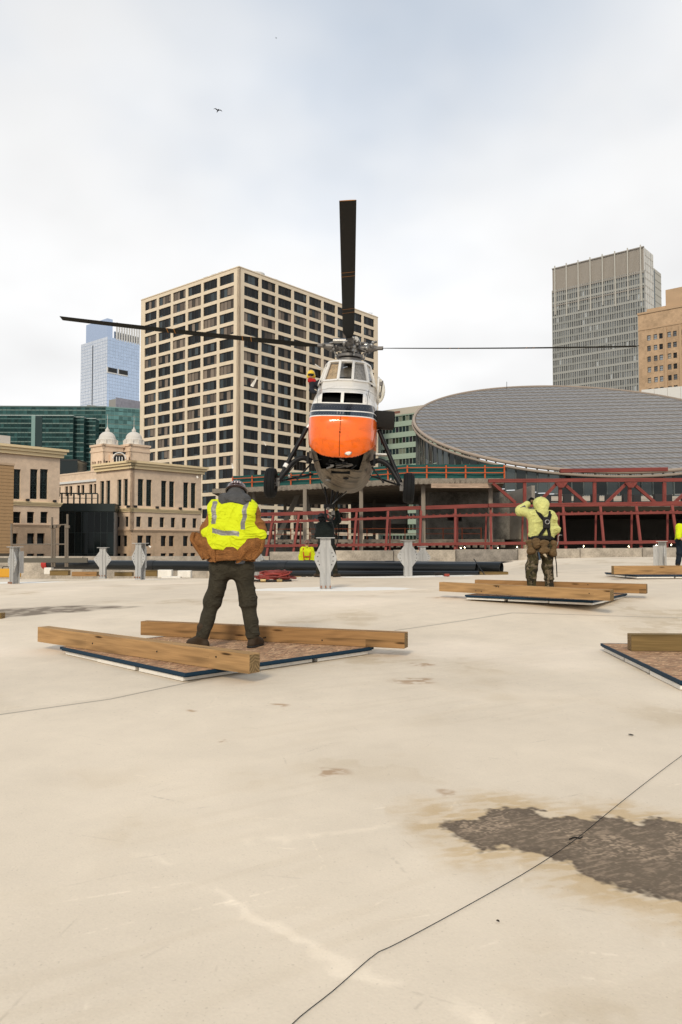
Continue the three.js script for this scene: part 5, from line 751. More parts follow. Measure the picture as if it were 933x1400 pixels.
  const br = new THREE.TorusGeometry(0.37, 0.035, 10, 36); br.rotateY(Math.PI / 2); br.translate(0.9, Y(5.66), Z(22)); obj('bubble_rim', br, mWhiteP, g); obj('bubble_hinge', [box(0.06, 0.1, 0.1, 0.97, Y(5.8), Z(21.7)), box(0.06, 0.1, 0.1, 0.97, Y(5.5), Z(21.7)), rod(V(0.96, Y(5.4), Z(21.8)), V(1.02, Y(5.9), Z(21.75)), 0.02)], mDull, g);
  // exhaust stack
  { const s = new THREE.Shape(); s.moveTo(-0.17, -0.2); s.quadraticCurveTo(-0.22, 0, -0.17, 0.2); s.quadraticCurveTo(0, 0.26, 0.17, 0.2); s.quadraticCurveTo(0.22, 0, 0.17, -0.2); s.quadraticCurveTo(0, -0.26, -0.17, -0.2); const e = new THREE.ExtrudeGeometry(s, { depth: 0.5, bevelEnabled: true, bevelSize: 0.025, bevelThickness: 0.025, bevelSegments: 2, steps: 4 }); e.rotateY(Math.PI / 2); e.rotateY(0.12); e.translate(0.85, Y(4.63), Z(20.85)); obj('exhaust_stack', e, std(0.02, 0.018, 0.016, 0.6, { metalness: 0.3 }), g); const v = new THREE.ShapeGeometry(s); v.scale(0.86, 0.86, 1); v.rotateY(Math.PI / 2 + 0.12); v.translate(1.382, Y(4.63), Z(20.91)); obj('exhaust_mouth_shade', v, mShadeAndSeam, g); }  // flat black face on the solid stack paints its shaded inside
  // landing gear
  for (const s of [-1, 1]) {
    const wx = 1.84, wy = 2.77, wd = 20.4, ax = V(s * wx, Y(wy), Z(wd));
    const tr = new THREE.LatheGeometry([[0.2, -0.1], [0.26, -0.135], [0.33, -0.145], [0.385, -0.12], [0.405, -0.06], [0.408, 0], [0.405, 0.06], [0.385, 0.12], [0.33, 0.145], [0.26, 0.135], [0.2, 0.1]].map(p => new THREE.Vector2(p[0], p[1])), 40); tr.rotateZ(Math.PI / 2); tr.translate(ax.x, ax.y, ax.z); const wh = obj('wheel', tr, mRubber, g);
    const hubg = new THREE.CylinderGeometry(0.205, 0.205, 0.18, 24); hubg.rotateZ(Math.PI / 2); hubg.translate(ax.x, ax.y, ax.z); obj('rim', hubg, mDull, wh); const gr = []; for (const q of [-0.05, 0.05]) { const t = new THREE.TorusGeometry(0.404, 0.006, 6, 40); t.rotateY(Math.PI / 2); t.translate(ax.x + q, ax.y, ax.z); gr.push(t); } obj('tread_groove', gr, mShadeAndSeam, wh);
    const K = (x, y, d) => V(s * x, Y(y), Z(d));
    obj('main_leg', pipe([K(0.8, 3.42, 20.7), K(1.02, 3.5, 20.65), K(1.25, 3.4, 20.6), K(1.5, 3.06, 20.5), K(1.66, 2.8, 20.4)], 0.072, 30, 10), mGear, g);
    const tp = K(0.86, 4.62, 20.95), bt = K(1.6, 2.98, 20.45), q = tp.clone().lerp(bt, 0.17); obj('shock_strut', [rod(q, tp.clone().lerp(bt, 0.8), 0.058, 0.058, 14), rod(tp.clone().lerp(bt, 0.8), bt, 0.045, 0.045, 12), rod(bt, K(1.72, 2.72, 20.4), 0.05)], mGear, g); obj('strut_piston', rod(tp, q, 0.034, 0.034, 12), std(0.7, 0.69, 0.66, 0.25, { metalness: 0.3 }), g); obj('strut_collar', [rod(tp.clone().lerp(bt, 0.8), tp.clone().lerp(bt, 0.86), 0.07)], s < 0 ? std(0.75, 0.73, 0.7, 0.4) : mGear, g);
    obj('axle', [rod(K(1.6, 2.77, 20.4), K(1.84, 2.77, 20.4), 0.05), box(0.09, 0.22, 0.12, s * 1.65, Y(2.8), Z(20.4))], mDull, g);
    obj('brake_line', pipe([K(1.66, 2.85, 20.36), K(1.5, 2.86, 20.3), K(1.38, 3.06, 20.4), K(1.2, 3.33, 20.5)], 0.012, 20, 5), mGear, g); obj('tie_down', ball(0.05, s * 1.36, Y(2.98), Z(20.42), 1, 1, 1, 8, 6), mSteel, g);
    obj('boarding_step', [rod(K(0.84, 3.32, 20.7), K(1.16, 2.92, 20.55), 0.024), rod(K(1.16, 2.92, 20.5), K(1.16, 2.92, 20.66), 0.03), rod(K(0.8, 3.1, 20.7), K(1.13, 2.96, 20.55), 0.014)], mGear, g);
    obj('drag_brace', rod(K(0.85, 3.15, 21.6), K(1.55, 2.85, 20.45), 0.03), mGear, g); obj('side_fitting', [box(0.06, 0.3, 0.16, s * 0.9, Y(3.5), Z(20.62)), box(0.05, 0.16, 0.12, s * 0.9, Y(4.6), Z(20.95))], mGear, g);
  }
  // rotor head
  { const h = V(0, Y(7.04), Z(22.7)), c = (r0, r1, y0, y1, n = 20) => { const q = new THREE.CylinderGeometry(r1, r0, y1 - y0, n); q.translate(0, h.y + (y0 + y1) / 2, h.z); return q; };
    obj('rotor_mast', [c(0.2, 0.14, -0.5, -0.12), c(0.34, 0.34, -0.42, -0.34), c(0.4, 0.4, -0.30, -0.22, 28)], mDull, g); obj('rotor_hub', [c(0.26, 0.26, -0.14, -0.07), c(0.16, 0.16, -0.07, 0.08), c(0.27, 0.27, 0.06, 0.12), c(0.1, 0.07, 0.12, 0.26)], mSteel, g);
    const rr = rng(55);
    for (let k = 0; k < 4; k++) { const a = k * Math.PI / 2 + [0.045, 0.06, 0.03, 0.11][k], u = V(Math.sin(a), 0, Math.cos(a)), t = V(Math.cos(a), 0, -Math.sin(a)), p = (x, y, w = 0) => h.clone().addScaledVector(u, x).addScaledVector(t, w).add(V(0, y, 0));
      obj('blade_sleeve', [rod(p(0.2, 0), p(0.62, 0.02), 0.1, 0.11, 14), rod(p(0.5, 0.02), p(0.8, 0.035), 0.135, 0.08, 12), rod(p(0.3, -0.09), p(0.3, 0.2), 0.07, 0.06, 10), rod(p(0.56, -0.13), p(0.56, 0.16), 0.05, 0.05, 10), bar(p(0.7, 0.03), p(0.98, 0.05), 0.16, 0.08)], mDull, g);
      obj('damper', [rod(p(0.15, 0.16, 0.2), p(0.52, 0.15, 0.16), 0.085), rod(p(0.5, 0.12, 0.16), p(0.62, 0.1, 0.1), 0.03)], mSteel, g); obj('pitch_link', [rod(p(0.42, -0.28, 0.12), p(0.52, 0.02, 0.16), 0.022), ball(0.04, ...p(0.42, -0.28, 0.12).toArray())], mSteel, g); obj('pitch_horn', bar(p(0.5, 0.0, 0.05), p(0.54, 0.0, 0.24), 0.05, 0.06), mDull, g);
      for (let q = 0; q < 9; q++) obj('hub_bolt', ball(0.035 + 0.03 * rr(), ...p(0.2 + 0.62 * rr(), (rr() - 0.4) * 0.4, (rr() - 0.5) * 0.36).toArray(), 1, 1, 1, 8, 6), rr() < 0.5 ? mSteel : mDull, g);
      obj('scissor_arm', [rod(p(0.3, -0.25, -0.1), p(0.48, -0.1, -0.14), 0.02), rod(p(0.48, -0.1, -0.14), p(0.24, -0.02, -0.12), 0.02)], mDull, g);
      // blade
      const R0 = 0.95, R1 = 8.53, chord = 0.325, cone = 0.05 + 0.026 * Math.cos(a), N = 40, prof = []; for (let q = 0; q < 18; q++) { const w = q / 18 * Math.PI * 2, x = Math.cos(w), th = 0.06 * Math.sqrt(Math.max(0, (1 - x) / 2)) * (0.35 + 0.65 * (1 + x) / 2); prof.push([x * 0.5 - 0.14, Math.sin(w) >= 0 ? th : -th * 0.8]); }
      const bp = [], bi = []; for (let j = 0; j <= N; j++) { const s = j / N, rad = mix(R0, R1, s), wdt = chord * mix(0.5, 1, sm(0, 0.07, s)), pitch = mix(0.2, 0.1, s), up = rad * cone - 0.10 * s * (1 - s); for (const [x, y] of prof) bp.push(...p(rad, up + x * wdt * Math.sin(pitch) + y * chord * Math.cos(pitch), x * wdt * Math.cos(pitch) - y * chord * Math.sin(pitch)).toArray()); }
      for (let j = 0; j < N; j++) for (let q = 0; q < 18; q++) { const A = j * 18 + q, B = j * 18 + (q + 1) % 18; bi.push(A, B, A + 18, B, B + 18, A + 18); } for (let q = 1; q < 17; q++) bi.push(N * 18, N * 18 + q, N * 18 + q + 1);
      const bg = new THREE.BufferGeometry(); bg.setAttribute('position', new THREE.Float32BufferAttribute(bp, 3)); bg.setIndex(bi); bg.computeVertexNormals();
      const par = new THREE.BufferGeometry(); const pieces = splitBy(bg, (x, y, z) => { const rad = (x - h.x) * u.x + (z - h.z) * u.z; return rad > 8.47 ? 'tip' : 'blade'; }); const bl = obj('rotor_blade', pieces.blade, mBlade, g); obj('blade_tip', pieces.tip, mYellowP, bl); mBlade.side = mYellowP.side = THREE.DoubleSide;
      for (const f of [0.345, 0.375, 0.61, 0.635]) { const rad = f * R1, s = (rad - R0) / (R1 - R0), pitch = mix(0.2, 0.1, s), up = rad * cone - 0.10 * s * (1 - s), ring = prof.map(([x, y]) => p(rad, up + x * chord * 1.02 * Math.sin(pitch) + y * chord * 1.12 * Math.cos(pitch), x * chord * 1.02 * Math.cos(pitch) - y * chord * 1.12 * Math.sin(pitch))); const w = 0.022, pos2 = []; for (let q = 0; q < 18; q++) { const A = ring[q], B = ring[(q + 1) % 18], A2 = A.clone().addScaledVector(u, w), B2 = B.clone().addScaledVector(u, w); for (const v of [A, B, A2, B, B2, A2]) pos2.push(v.x, v.y, v.z); } const rg = new THREE.BufferGeometry(); rg.setAttribute('position', new THREE.Float32BufferAttribute(pos2, 3)); rg.computeVertexNormals(); obj('blade_band', rg, mYellowP, bl); }
    }
  }
  // tail
  obj('tail_fin', (() => { const q = plate([[-33.4, 4.6], [-32.2, 4.9], [-33.6, 7.1], [-34.5, 7.1], [-34.3, 4.6]].map(([d, y]) => [d + 22.7, Y(y)]), 0.16); q.rotateY(Math.PI / 2); q.scale(1, 1, -1); return q; })(), mWhiteP, g);
  { const tr = V(0.25, Y(6.6), Z(34)); obj('tail_rotor_hub', rod(tr.clone().add(V(-0.2, 0, 0)), tr.clone().add(V(0.1, 0, 0)), 0.1), mDull, g); for (let k = 0; k < 4; k++) { const a = k * Math.PI / 2 + 0.5; obj('tail_rotor_blade', bar(tr.clone().add(V(0, Math.cos(a) * 0.15, Math.sin(a) * 0.15)), tr.clone().add(V(0, Math.cos(a) * 1.42, Math.sin(a) * 1.42)), 0.03, 0.19, V(1, 0, 0)), mBlade, g); } }
  for (const s of [-1, 1]) obj('stabiliser', box(1.2, 0.06, 0.6, s * 0.7, Y(5.0), Z(32.4)), mWhiteP, g);
  { const t = new THREE.TorusGeometry(0.2, 0.09, 10, 24); t.rotateY(Math.PI / 2); t.translate(0, Y(3.72), Z(31)); obj('tail_wheel', t, mRubber, g); obj('tail_wheel_leg', rod(V(0, Y(3.72), Z(31)), V(0, Y(4.2), Z(30.4)), 0.06), mGear, g); }
  obj('whip_antenna', [rod(V(-0.72, Y(6.26), Z(22.3)), V(-0.98, Y(6.42), Z(22.2)), 0.018)], mTrimWhite, g); obj('pitot_tube', rod(V(0.5, Y(6.5), Z(21.9)), V(0.72, Y(6.36), Z(21.6)), 0.018), mGear, g);
}
{ // cargo hook hanging under the belly on cables
  const h = V(-0.33, 2.22, -22.35), g = thing('cargo_hook', 'black cargo hook assembly hanging on cables below the helicopter belly', 'hook', [h.x, h.y, h.z]);
  for (const [x, y, z] of [[-0.25, 0.6, 0.9], [0.75, 0.62, 0.7], [0.2, 0.6, -0.6], [0.55, 0.62, -0.5]]) obj('cable', rod(V(x * 0.08, 0.12, 0), V(x, y + 0.12, z), 0.012), mGear, g);
  obj('cable', pipe([V(0.02, 0.1, 0.05), V(0.22, 0.28, 0.1), V(0.5, 0.5, 0.16), V(0.72, 0.72, 0.2)], 0.01, 14, 5), mSteel, g); obj('frame', [box(0.3, 0.09, 0.18, 0, 0.1, 0), box(0.05, 0.32, 0.12, -0.13, -0.06, 0), box(0.05, 0.3, 0.12, 0.12, -0.05, 0)], mGear, g);
  for (const [x, y, z, l] of [[-0.06, 0.16, 0.05, 0.5], [0.04, 0.16, -0.05, 0.46], [0.12, 0.14, 0.0, 0.52]]) obj('link', rod(V(x, y, z), V(x * 2.4, y + l, z + 0.02), 0.03), mGear, g); const t = new THREE.TorusGeometry(0.11, 0.035, 10, 24, 4.9); t.rotateZ(2.4); t.translate(0, -0.2, 0); obj('hook_jaw', t, mGear, g); obj('keeper', rod(V(-0.06, -0.12, 0), V(0.08, -0.22, 0), 0.02), mSteel, g); obj('shackle', [ball(0.05, -0.04, 0.02, 0.1, 1, 1, 1, 10, 8), box(0.1, 0.12, 0.1, 0.1, -0.1, 0.05)], mDull, g);
  obj('sling', pipe([V(0.05, -0.3, 0), V(0.12, -0.55, 0.05), V(0.1, -0.85, 0.05), V(-0.02, -1.2, 0.06)], 0.02, 20, 6), mGear, g);
}

// ---------------------------------------------------------------- people
function nets(f, lo, hi, c) { // surface nets over a signed distance field
  const nx = Math.ceil((hi[0] - lo[0]) / c) + 1, ny = Math.ceil((hi[1] - lo[1]) / c) + 1, nz = Math.ceil((hi[2] - lo[2]) / c) + 1, F0 = new Float32Array(nx * ny * nz), id = (i, j, k) => (k * ny + j) * nx + i;
  // coarse skip: evaluate on a 4-cell grid first, refine only near the surface
  const st = 4, far = 4 * c * 1.9;
  for (let k = 0; k < nz; k += st) for (let j = 0; j < ny; j += st) for (let i = 0; i < nx; i += st) {
    const m = f(lo[0] + (i + 1.5) * c, lo[1] + (j + 1.5) * c, lo[2] + (k + 1.5) * c), skip = Math.abs(m) > far + 0.03;
    for (let kk = k; kk < Math.min(nz, k + st); kk++) for (let jj = j; jj < Math.min(ny, j + st); jj++) for (let ii = i; ii < Math.min(nx, i + st); ii++) F0[id(ii, jj, kk)] = skip ? m : f(lo[0] + ii * c, lo[1] + jj * c, lo[2] + kk * c);
  }
  const vid = new Int32Array(nx * ny * nz).fill(-1), pos = [], idx = [];
  for (let k = 0; k < nz - 1; k++) for (let j = 0; j < ny - 1; j++) for (let i = 0; i < nx - 1; i++) {
    let x = 0, y = 0, z = 0, n = 0; const v = []; let neg = 0;
    for (let q = 0; q < 8; q++) { const w = F0[id(i + (q & 1), j + (q >> 1 & 1), k + (q >> 2))]; v.push(w); if (w < 0) neg++; }
    if (!neg || neg === 8) continue;
    for (const [a, b] of EDGES) if (v[a] < 0 !== v[b] < 0) { const t = v[a] / (v[a] - v[b]); x += mix(a & 1, b & 1, t); y += mix(a >> 1 & 1, b >> 1 & 1, t); z += mix(a >> 2, b >> 2, t); n++; }
    vid[id(i, j, k)] = pos.length / 3; pos.push(lo[0] + (i + x / n) * c, lo[1] + (j + y / n) * c, lo[2] + (k + z / n) * c);
  }
  const quad = (a, b, d, e, flip) => { if (a < 0 || b < 0 || d < 0 || e < 0) return; flip ? idx.push(a, d, b, a, e, d) : idx.push(a, b, d, a, d, e); };
  for (let k = 1; k < nz - 1; k++) for (let j = 1; j < ny - 1; j++) for (let i = 1; i < nx - 1; i++) {
    const s = F0[id(i, j, k)] < 0;
    if (s !== F0[id(i + 1, j, k)] < 0) quad(vid[id(i, j - 1, k - 1)], vid[id(i, j, k - 1)], vid[id(i, j, k)], vid[id(i, j - 1, k)], !s);
    if (s !== F0[id(i, j + 1, k)] < 0) quad(vid[id(i - 1, j, k - 1)], vid[id(i - 1, j, k)], vid[id(i, j, k)], vid[id(i, j, k - 1)], !s);
    if (s !== F0[id(i, j, k + 1)] < 0) quad(vid[id(i - 1, j - 1, k)], vid[id(i, j - 1, k)], vid[id(i, j, k)], vid[id(i - 1, j, k)], !s);
  }
  const g = new THREE.BufferGeometry(); g.setAttribute('position', new THREE.Float32BufferAttribute(pos, 3)); g.setIndex(idx); g.computeVertexNormals(); const uv = new Float32Array(pos.length / 3 * 2); for (let q = 0; q < uv.length / 2; q++) { uv[2 * q] = pos[3 * q] + pos[3 * q + 2]; uv[2 * q + 1] = pos[3 * q + 1]; } g.setAttribute('uv', new THREE.BufferAttribute(uv, 2)); return g;
}
const EDGES = [[0, 1], [2, 3], [4, 5], [6, 7], [0, 2], [1, 3], [4, 6], [5, 7], [0, 4], [1, 5], [2, 6], [3, 7]];
const smin = (a, b, k) => { const h = Math.max(k - Math.abs(a - b), 0) / k; return Math.min(a, b) - h * h * k * 0.25; };
function cap(x, y, z, a, b, r0, r1) { const ux = b[0] - a[0], uy = b[1] - a[1], uz = b[2] - a[2], px = x - a[0], py = y - a[1], pz = z - a[2], t = clamp((px * ux + py * uy + pz * uz) / (ux * ux + uy * uy + uz * uz + 1e-9), 0, 1); const qx = px - ux * t, qy = py - uy * t, qz = pz - uz * t; return Math.sqrt(qx * qx + qy * qy + qz * qz) - (r0 + (r1 - r0) * t); }
function ell(x, y, z, c, r) { const a = (x - c[0]) / r[0], b = (y - c[1]) / r[1], d = (z - c[2]) / r[2], k = Math.sqrt(a * a + b * b + d * d); return (k - 1) * Math.min(r[0], r[1], r[2]) * (k > 1 ? 1 : 1); }
function field(caps, k) { return (x, y, z) => { let d = 1e9; for (const c of caps) { const e = c.length === 4 ? cap(x, y, z, c[0], c[1], c[2], c[3]) : ell(x, y, z, c[0], c[1]); d = d > 1e8 ? e : smin(d, e, k); } return d; }; }
function bounds(caps, pad) { const lo = [1e9, 1e9, 1e9], hi = [-1e9, -1e9, -1e9]; for (const c of caps) { const P = c.length === 4 ? [[c[0], c[2]], [c[1], c[3]]] : [[c[0], Math.max(...c[1])]]; for (const [p, r] of P) for (let q = 0; q < 3; q++) { lo[q] = Math.min(lo[q], p[q] - r - pad); hi[q] = Math.max(hi[q], p[q] + r + pad); } } return [lo, hi]; }
// a garment or body: capsules blended, optional wrinkles and cuts
function blob(caps, o = {}) {
  const c = o.cell ?? 0.012, f0 = field(caps, o.blend ?? 0.05), [lo, hi] = bounds(caps, 0.05), w = o.wrinkle ?? 0, fr = o.freq ?? [9, 20, 9], sd = o.seed ?? 0;
  const f = (x, y, z) => { let d = f0(x, y, z); if (w && Math.abs(d) < 0.06) { const n1 = vn3(x * fr[0] + sd, y * fr[1] + 3 * vn3(x * 5, y * 5, z * 5 + sd), z * fr[2]), n2 = vn3(x * fr[0] * 0.8 + 2.2 * y + 4, y * fr[1] * 0.9 + sd, z * fr[2] * 0.8); d += w * (n1 - 0.5) * 1.1 - w * 1.1 * ((1 - Math.abs(2 * n2 - 1)) ** 3 - 0.25); } if (o.cut) d = Math.max(d, o.cut(x, y, z)); if (o.add) d = o.add(d, x, y, z); return d; };
  return nets(f, lo, hi, c);
}
function handCaps(m, curl, side) { // wrist at the origin, fingers along -y, palm towards +z
  const P = (x, y, z) => { const v = V(x * side, y, z).applyMatrix4(m); return [v.x, v.y, v.z]; }, C = [[P(-0.022, -0.02, 0), P(-0.028, -0.085, 0), 0.015, 0.014], [P(0, -0.015, 0), P(0, -0.09, 0), 0.017, 0.015], [P(0.022, -0.02, 0), P(0.027, -0.085, 0), 0.015, 0.014], [P(0, 0.05, 0), P(0, 0, 0), 0.027, 0.024]];
  [[-0.031, 0.03, 0.022, 0.018], [-0.011, 0.036, 0.026, 0.02], [0.010, 0.034, 0.024, 0.019], [0.03, 0.026, 0.019, 0.016]].forEach(([x, a, b, c], k) => { let y = -0.09, z = 0, t = 0.15 + curl * 0.5; let p = [x, y, z]; for (const l of [a, b, c]) { const q = [p[0] * 1.02, p[1] - Math.cos(t) * l, p[2] + Math.sin(t) * l]; C.push([P(...p), P(...q), 0.0092, 0.0085]); p = q; t += 0.2 + curl * 0.8; } });
  C.push([P(-0.03, -0.03, 0.006), P(-0.055, -0.06, 0.02), 0.0115, 0.0105], [P(-0.055, -0.06, 0.02), P(-0.056, -0.092, 0.03 + 0.02 * curl), 0.0102, 0.0088]); return C;
}
function headCaps(c, fwd, s = 1) { // fwd: unit direction the face looks at
  const f = fwd.clone().normalize(), up0 = V(0, 1, 0), r = V(0, 0, 0).crossVectors(f, up0).normalize(), u = V(0, 0, 0).crossVectors(r, f), P = (x, y, z) => { const v = c.clone().addScaledVector(r, x * s).addScaledVector(u, y * s).addScaledVector(f, z * s); return [v.x, v.y, v.z]; };
  return [[P(0, 0.035, -0.02), P(0, 0.035, 0.03), 0.078 * s, 0.074 * s], [P(0, -0.02, 0.0), P(0, -0.06, 0.045), 0.066 * s, 0.042 * s], [P(-0.03, -0.03, 0.05), P(0.03, -0.03, 0.05), 0.042 * s, 0.042 * s], [P(0, 0.012, 0.096), P(0, -0.022, 0.112), 0.009 * s, 0.015 * s], [P(-0.03, 0.024, 0.088), P(0.03, 0.024, 0.088), 0.016 * s, 0.016 * s], [P(-0.02, -0.055, 0.088), P(0.02, -0.055, 0.088), 0.010 * s, 0.010 * s], [P(-0.078, 0.012, -0.005), P(-0.078, -0.03, 0), 0.015 * s, 0.011 * s], [P(0.078, 0.012, -0.005), P(0.078, -0.03, 0), 0.015 * s, 0.011 * s]];
}
const foldTex = (() => { const t = texFn(256, 256, (u, v) => { const w = fbm(u * 3 + 2, v * 3, 3), a = vn(u * 7 + 3 * w, v * 9 + 5 * w + u * 4), b = vn(u * 13 - 4 * w + v * 6, v * 15 + 9); return 0.5 + 0.3 * ((1 - Math.abs(2 * a - 1)) ** 2 - 0.4) + 0.16 * ((1 - Math.abs(2 * b - 1)) ** 3 - 0.3) + 0.04 * (vn(u * 90, v * 90) - 0.5); }, false); t.wrapS = t.wrapT = THREE.MirroredRepeatWrapping; t.repeat.set(1 / 0.55, 1 / 0.55); return t; })();
const fabric = (r, g, b, seed, amp = 0.25, size = 0.35, rough = 0.9) => { const t = rep(grain(r, g, b, seed, amp, 0), 1 / size, 1 / size); return std(1, 1, 1, rough, { map: t, bumpMap: foldTex, bumpScale: 0.022 }); };
const mSkin = std(0.42, 0.22, 0.14, 0.55), mHiVis = phy(0.6, 0.68, 0.01, 0.75, { specularIntensity: 0.4, bumpMap: foldTex, bumpScale: 0.03 }), mTape = std(0.2, 0.19, 0.18, 0.45, { metalness: 0.2, bumpMap: foldTex, bumpScale: 0.02 }), mBoot = std(0.045, 0.03, 0.018, 0.7), mBlackCloth = fabric(0.012, 0.013, 0.014, 201);
// joints -> the whole clothed figure; every person is a group at the feet
function figure(name, label, pos, turn, J, o) {
  const g = thing(name, label, 'person', pos, turn), A = p => [p.x ?? p[0], p.y ?? p[1], p.z ?? p[2]], mid = (a, b, t) => a.map((v, k) => mix(v, b[k], t));
  const hc = V(...J.head), fwd = V(...(J.face ?? [0, -0.1, -1]));
  // body: one mesh of torso, limbs, head and hands
  const body = [[J.pelvis, J.chest, 0.115, 0.12], [mid(J.shL, J.shR, 0.15), mid(J.shL, J.shR, 0.85), 0.07, 0.07], [J.chest, J.head, 0.07, 0.052], [J.shL, J.elL, 0.05, 0.04], [J.elL, J.wrL, 0.04, 0.027], [J.shR, J.elR, 0.05, 0.04], [J.elR, J.wrR, 0.04, 0.027], [J.hipL, J.knL, 0.08, 0.055], [J.knL, J.anL, 0.052, 0.038], [J.hipR, J.knR, 0.08, 0.055], [J.knR, J.anR, 0.052, 0.038], [J.anL, J.toeL, 0.036, 0.028], [J.anR, J.toeR, 0.036, 0.028]];
  const parts = [blob(body, { cell: 0.016, blend: 0.04 }), blob(headCaps(hc, fwd), { cell: 0.005, blend: 0.02 })];
  for (const [w, e, s, cu, tw] of [[J.wrL, J.elL, 1, o.curlL ?? 0.5, o.twistL ?? 0], [J.wrR, J.elR, -1, o.curlR ?? 0.5, o.twistR ?? 0]]) { const y = V(...e).sub(V(...w)).normalize(), x0 = V(0, 0, 0).crossVectors(y, V(0, 0, 1)); if (x0.lengthSq() < 0.01) x0.set(1, 0, 0); x0.normalize(); const z0 = V(0, 0, 0).crossVectors(x0, y), m = M4().makeBasis(x0, y, z0).multiply(RY(tw)).setPosition(V(...w)); if (o.gloves && o.gloves !== 'none') obj('glove', blob(handCaps(m, cu, s).map(c => [c[0], c[1], c[2] + 0.004, c[3] + 0.004]), { cell: 0.005, blend: 0.008 }), o.gloves, g); parts.push(blob(handCaps(m, cu, s), { cell: 0.0045, blend: 0.008 })); }
  obj('body', parts, mSkin, g);
  const R = o.leg ?? [0.118, 0.09, 0.078];
  const ankL = mid(J.knL, J.anL, 0.93), ankR = mid(J.knR, J.anR, 0.93);
  const tr = [[mid(J.hipL, J.hipR, -0.05), mid(J.hipL, J.hipR, 1.05), 0.125, 0.125], [mid(J.hipL, J.hipR, 0.5), J.pelvis, 0.135, 0.135], [J.hipL, J.knL, R[0], R[1]], [J.knL, ankL, R[1], R[2]], [J.hipR, J.knR, R[0], R[1]], [J.knR, ankR, R[1], R[2]]];
  obj('trousers', blob(tr, { cell: o.cell ?? 0.012, blend: 0.06, wrinkle: o.wrinkleT ?? 0.009, seed: o.seed, freq: [6, 11, 6] }), o.trousers, g);
  for (const [a, t] of [[J.anL, J.toeL], [J.anR, J.toeR]]) { const d = V(...t).sub(V(...a)).setY(0).normalize(), heel = [a[0] - d.x * 0.05, 0.045, a[2] - d.z * 0.05], tt = [t[0], 0.042, t[2]]; obj('boot', blob([[mid(a, [a[0], a[1] + 0.12, a[2]], 1), a, 0.058, 0.055], [a, tt, 0.058, 0.046], [heel, tt, 0.045, 0.044]], { cell: 0.009, blend: 0.03, cut: (x, y, z) => 0.004 - y }), o.boots ?? mBoot, g); obj('sole', blob([[[heel[0], 0.016, heel[2]], [tt[0], 0.016, tt[2]], 0.05, 0.05]], { cell: 0.009, cut: (x, y, z) => Math.max(0.0 - y, y - 0.028) }), mNail, g); }
  if (o.top) {
    const T = o.bulk ?? 0.02, cL = mid(J.elL, J.wrL, o.sleeve ?? 0.9), cR = mid(J.elR, J.wrR, o.sleeve ?? 0.9), sx = V(...J.shR).sub(V(...J.shL)), q = s => [s * sx.x * 0.27, s * sx.y * 0.27, s * sx.z * 0.27], ad = (p, d) => p.map((v, k) => v + d[k]);
    const caps = [[ad(J.pelvis, q(-0.8)), ad(J.chest, q(-0.95)), 0.118 + T, 0.12 + T], [ad(J.pelvis, q(0.8)), ad(J.chest, q(0.95)), 0.118 + T, 0.12 + T], [mid(J.shL, J.shR, 0.08), mid(J.shL, J.shR, 0.92), 0.072 + T, 0.072 + T], [J.shL, J.elL, 0.062 + T, 0.052 + T], [J.shR, J.elR, 0.062 + T, 0.052 + T]];
    if ((o.sleeve ?? 0.9) > 0.05) caps.push([J.elL, cL, 0.052 + T, 0.036 + T], [J.elR, cR, 0.052 + T, 0.036 + T]);
    o.torso = caps.slice(0, 3);
    obj(o.topName ?? 'jacket', blob(caps, { cell: o.cell ?? 0.012, blend: 0.06, wrinkle: o.wrinkle ?? 0.01, seed: (o.seed ?? 0) + 9, freq: [6, 10, 6], cut: o.hem }), o.top, g);
  }
  return g;
}
function helmet(g, c, tilt, m, s = 1, roll = 0) { // hard hat with brim and ridge
  const pr = [[0.001, 0.118], [0.04, 0.113], [0.075, 0.096], [0.1, 0.066], [0.112, 0.03], [0.116, 0], [0.124, -0.004], [0.124, -0.012], [0.112, -0.012], [0.108, 0.0]].map(p => new THREE.Vector2(p[0], p[1])), d = new THREE.LatheGeometry(pr, 32), brim = new THREE.TorusGeometry(0.118, 0.011, 8, 32); brim.rotateX(Math.PI / 2); brim.scale(1, 0.7, 1.12); const vis = new THREE.SphereGeometry(0.12, 20, 8, 0, Math.PI * 2, 0, Math.PI / 2); vis.scale(0.8, 0.14, 0.62); vis.translate(0, -0.006, -0.1);
  const geo = merge([d, brim, vis, ...[-1, 0, 1].map(k => { const t = new THREE.TorusGeometry(0.112, 0.011, 6, 20, Math.PI * 0.8); t.rotateZ(Math.PI * 0.1); t.rotateY(Math.PI / 2); t.translate(k * 0.03, 0.006 - Math.abs(k) * 0.006, 0); return t; })]); geo.scale(s, s, s * 1.1);
  const h = obj('hard_hat', geo, m, g); h.position.set(...c); h.rotation.set(tilt[0], tilt[1], tilt[2] ?? 0); return h;
}
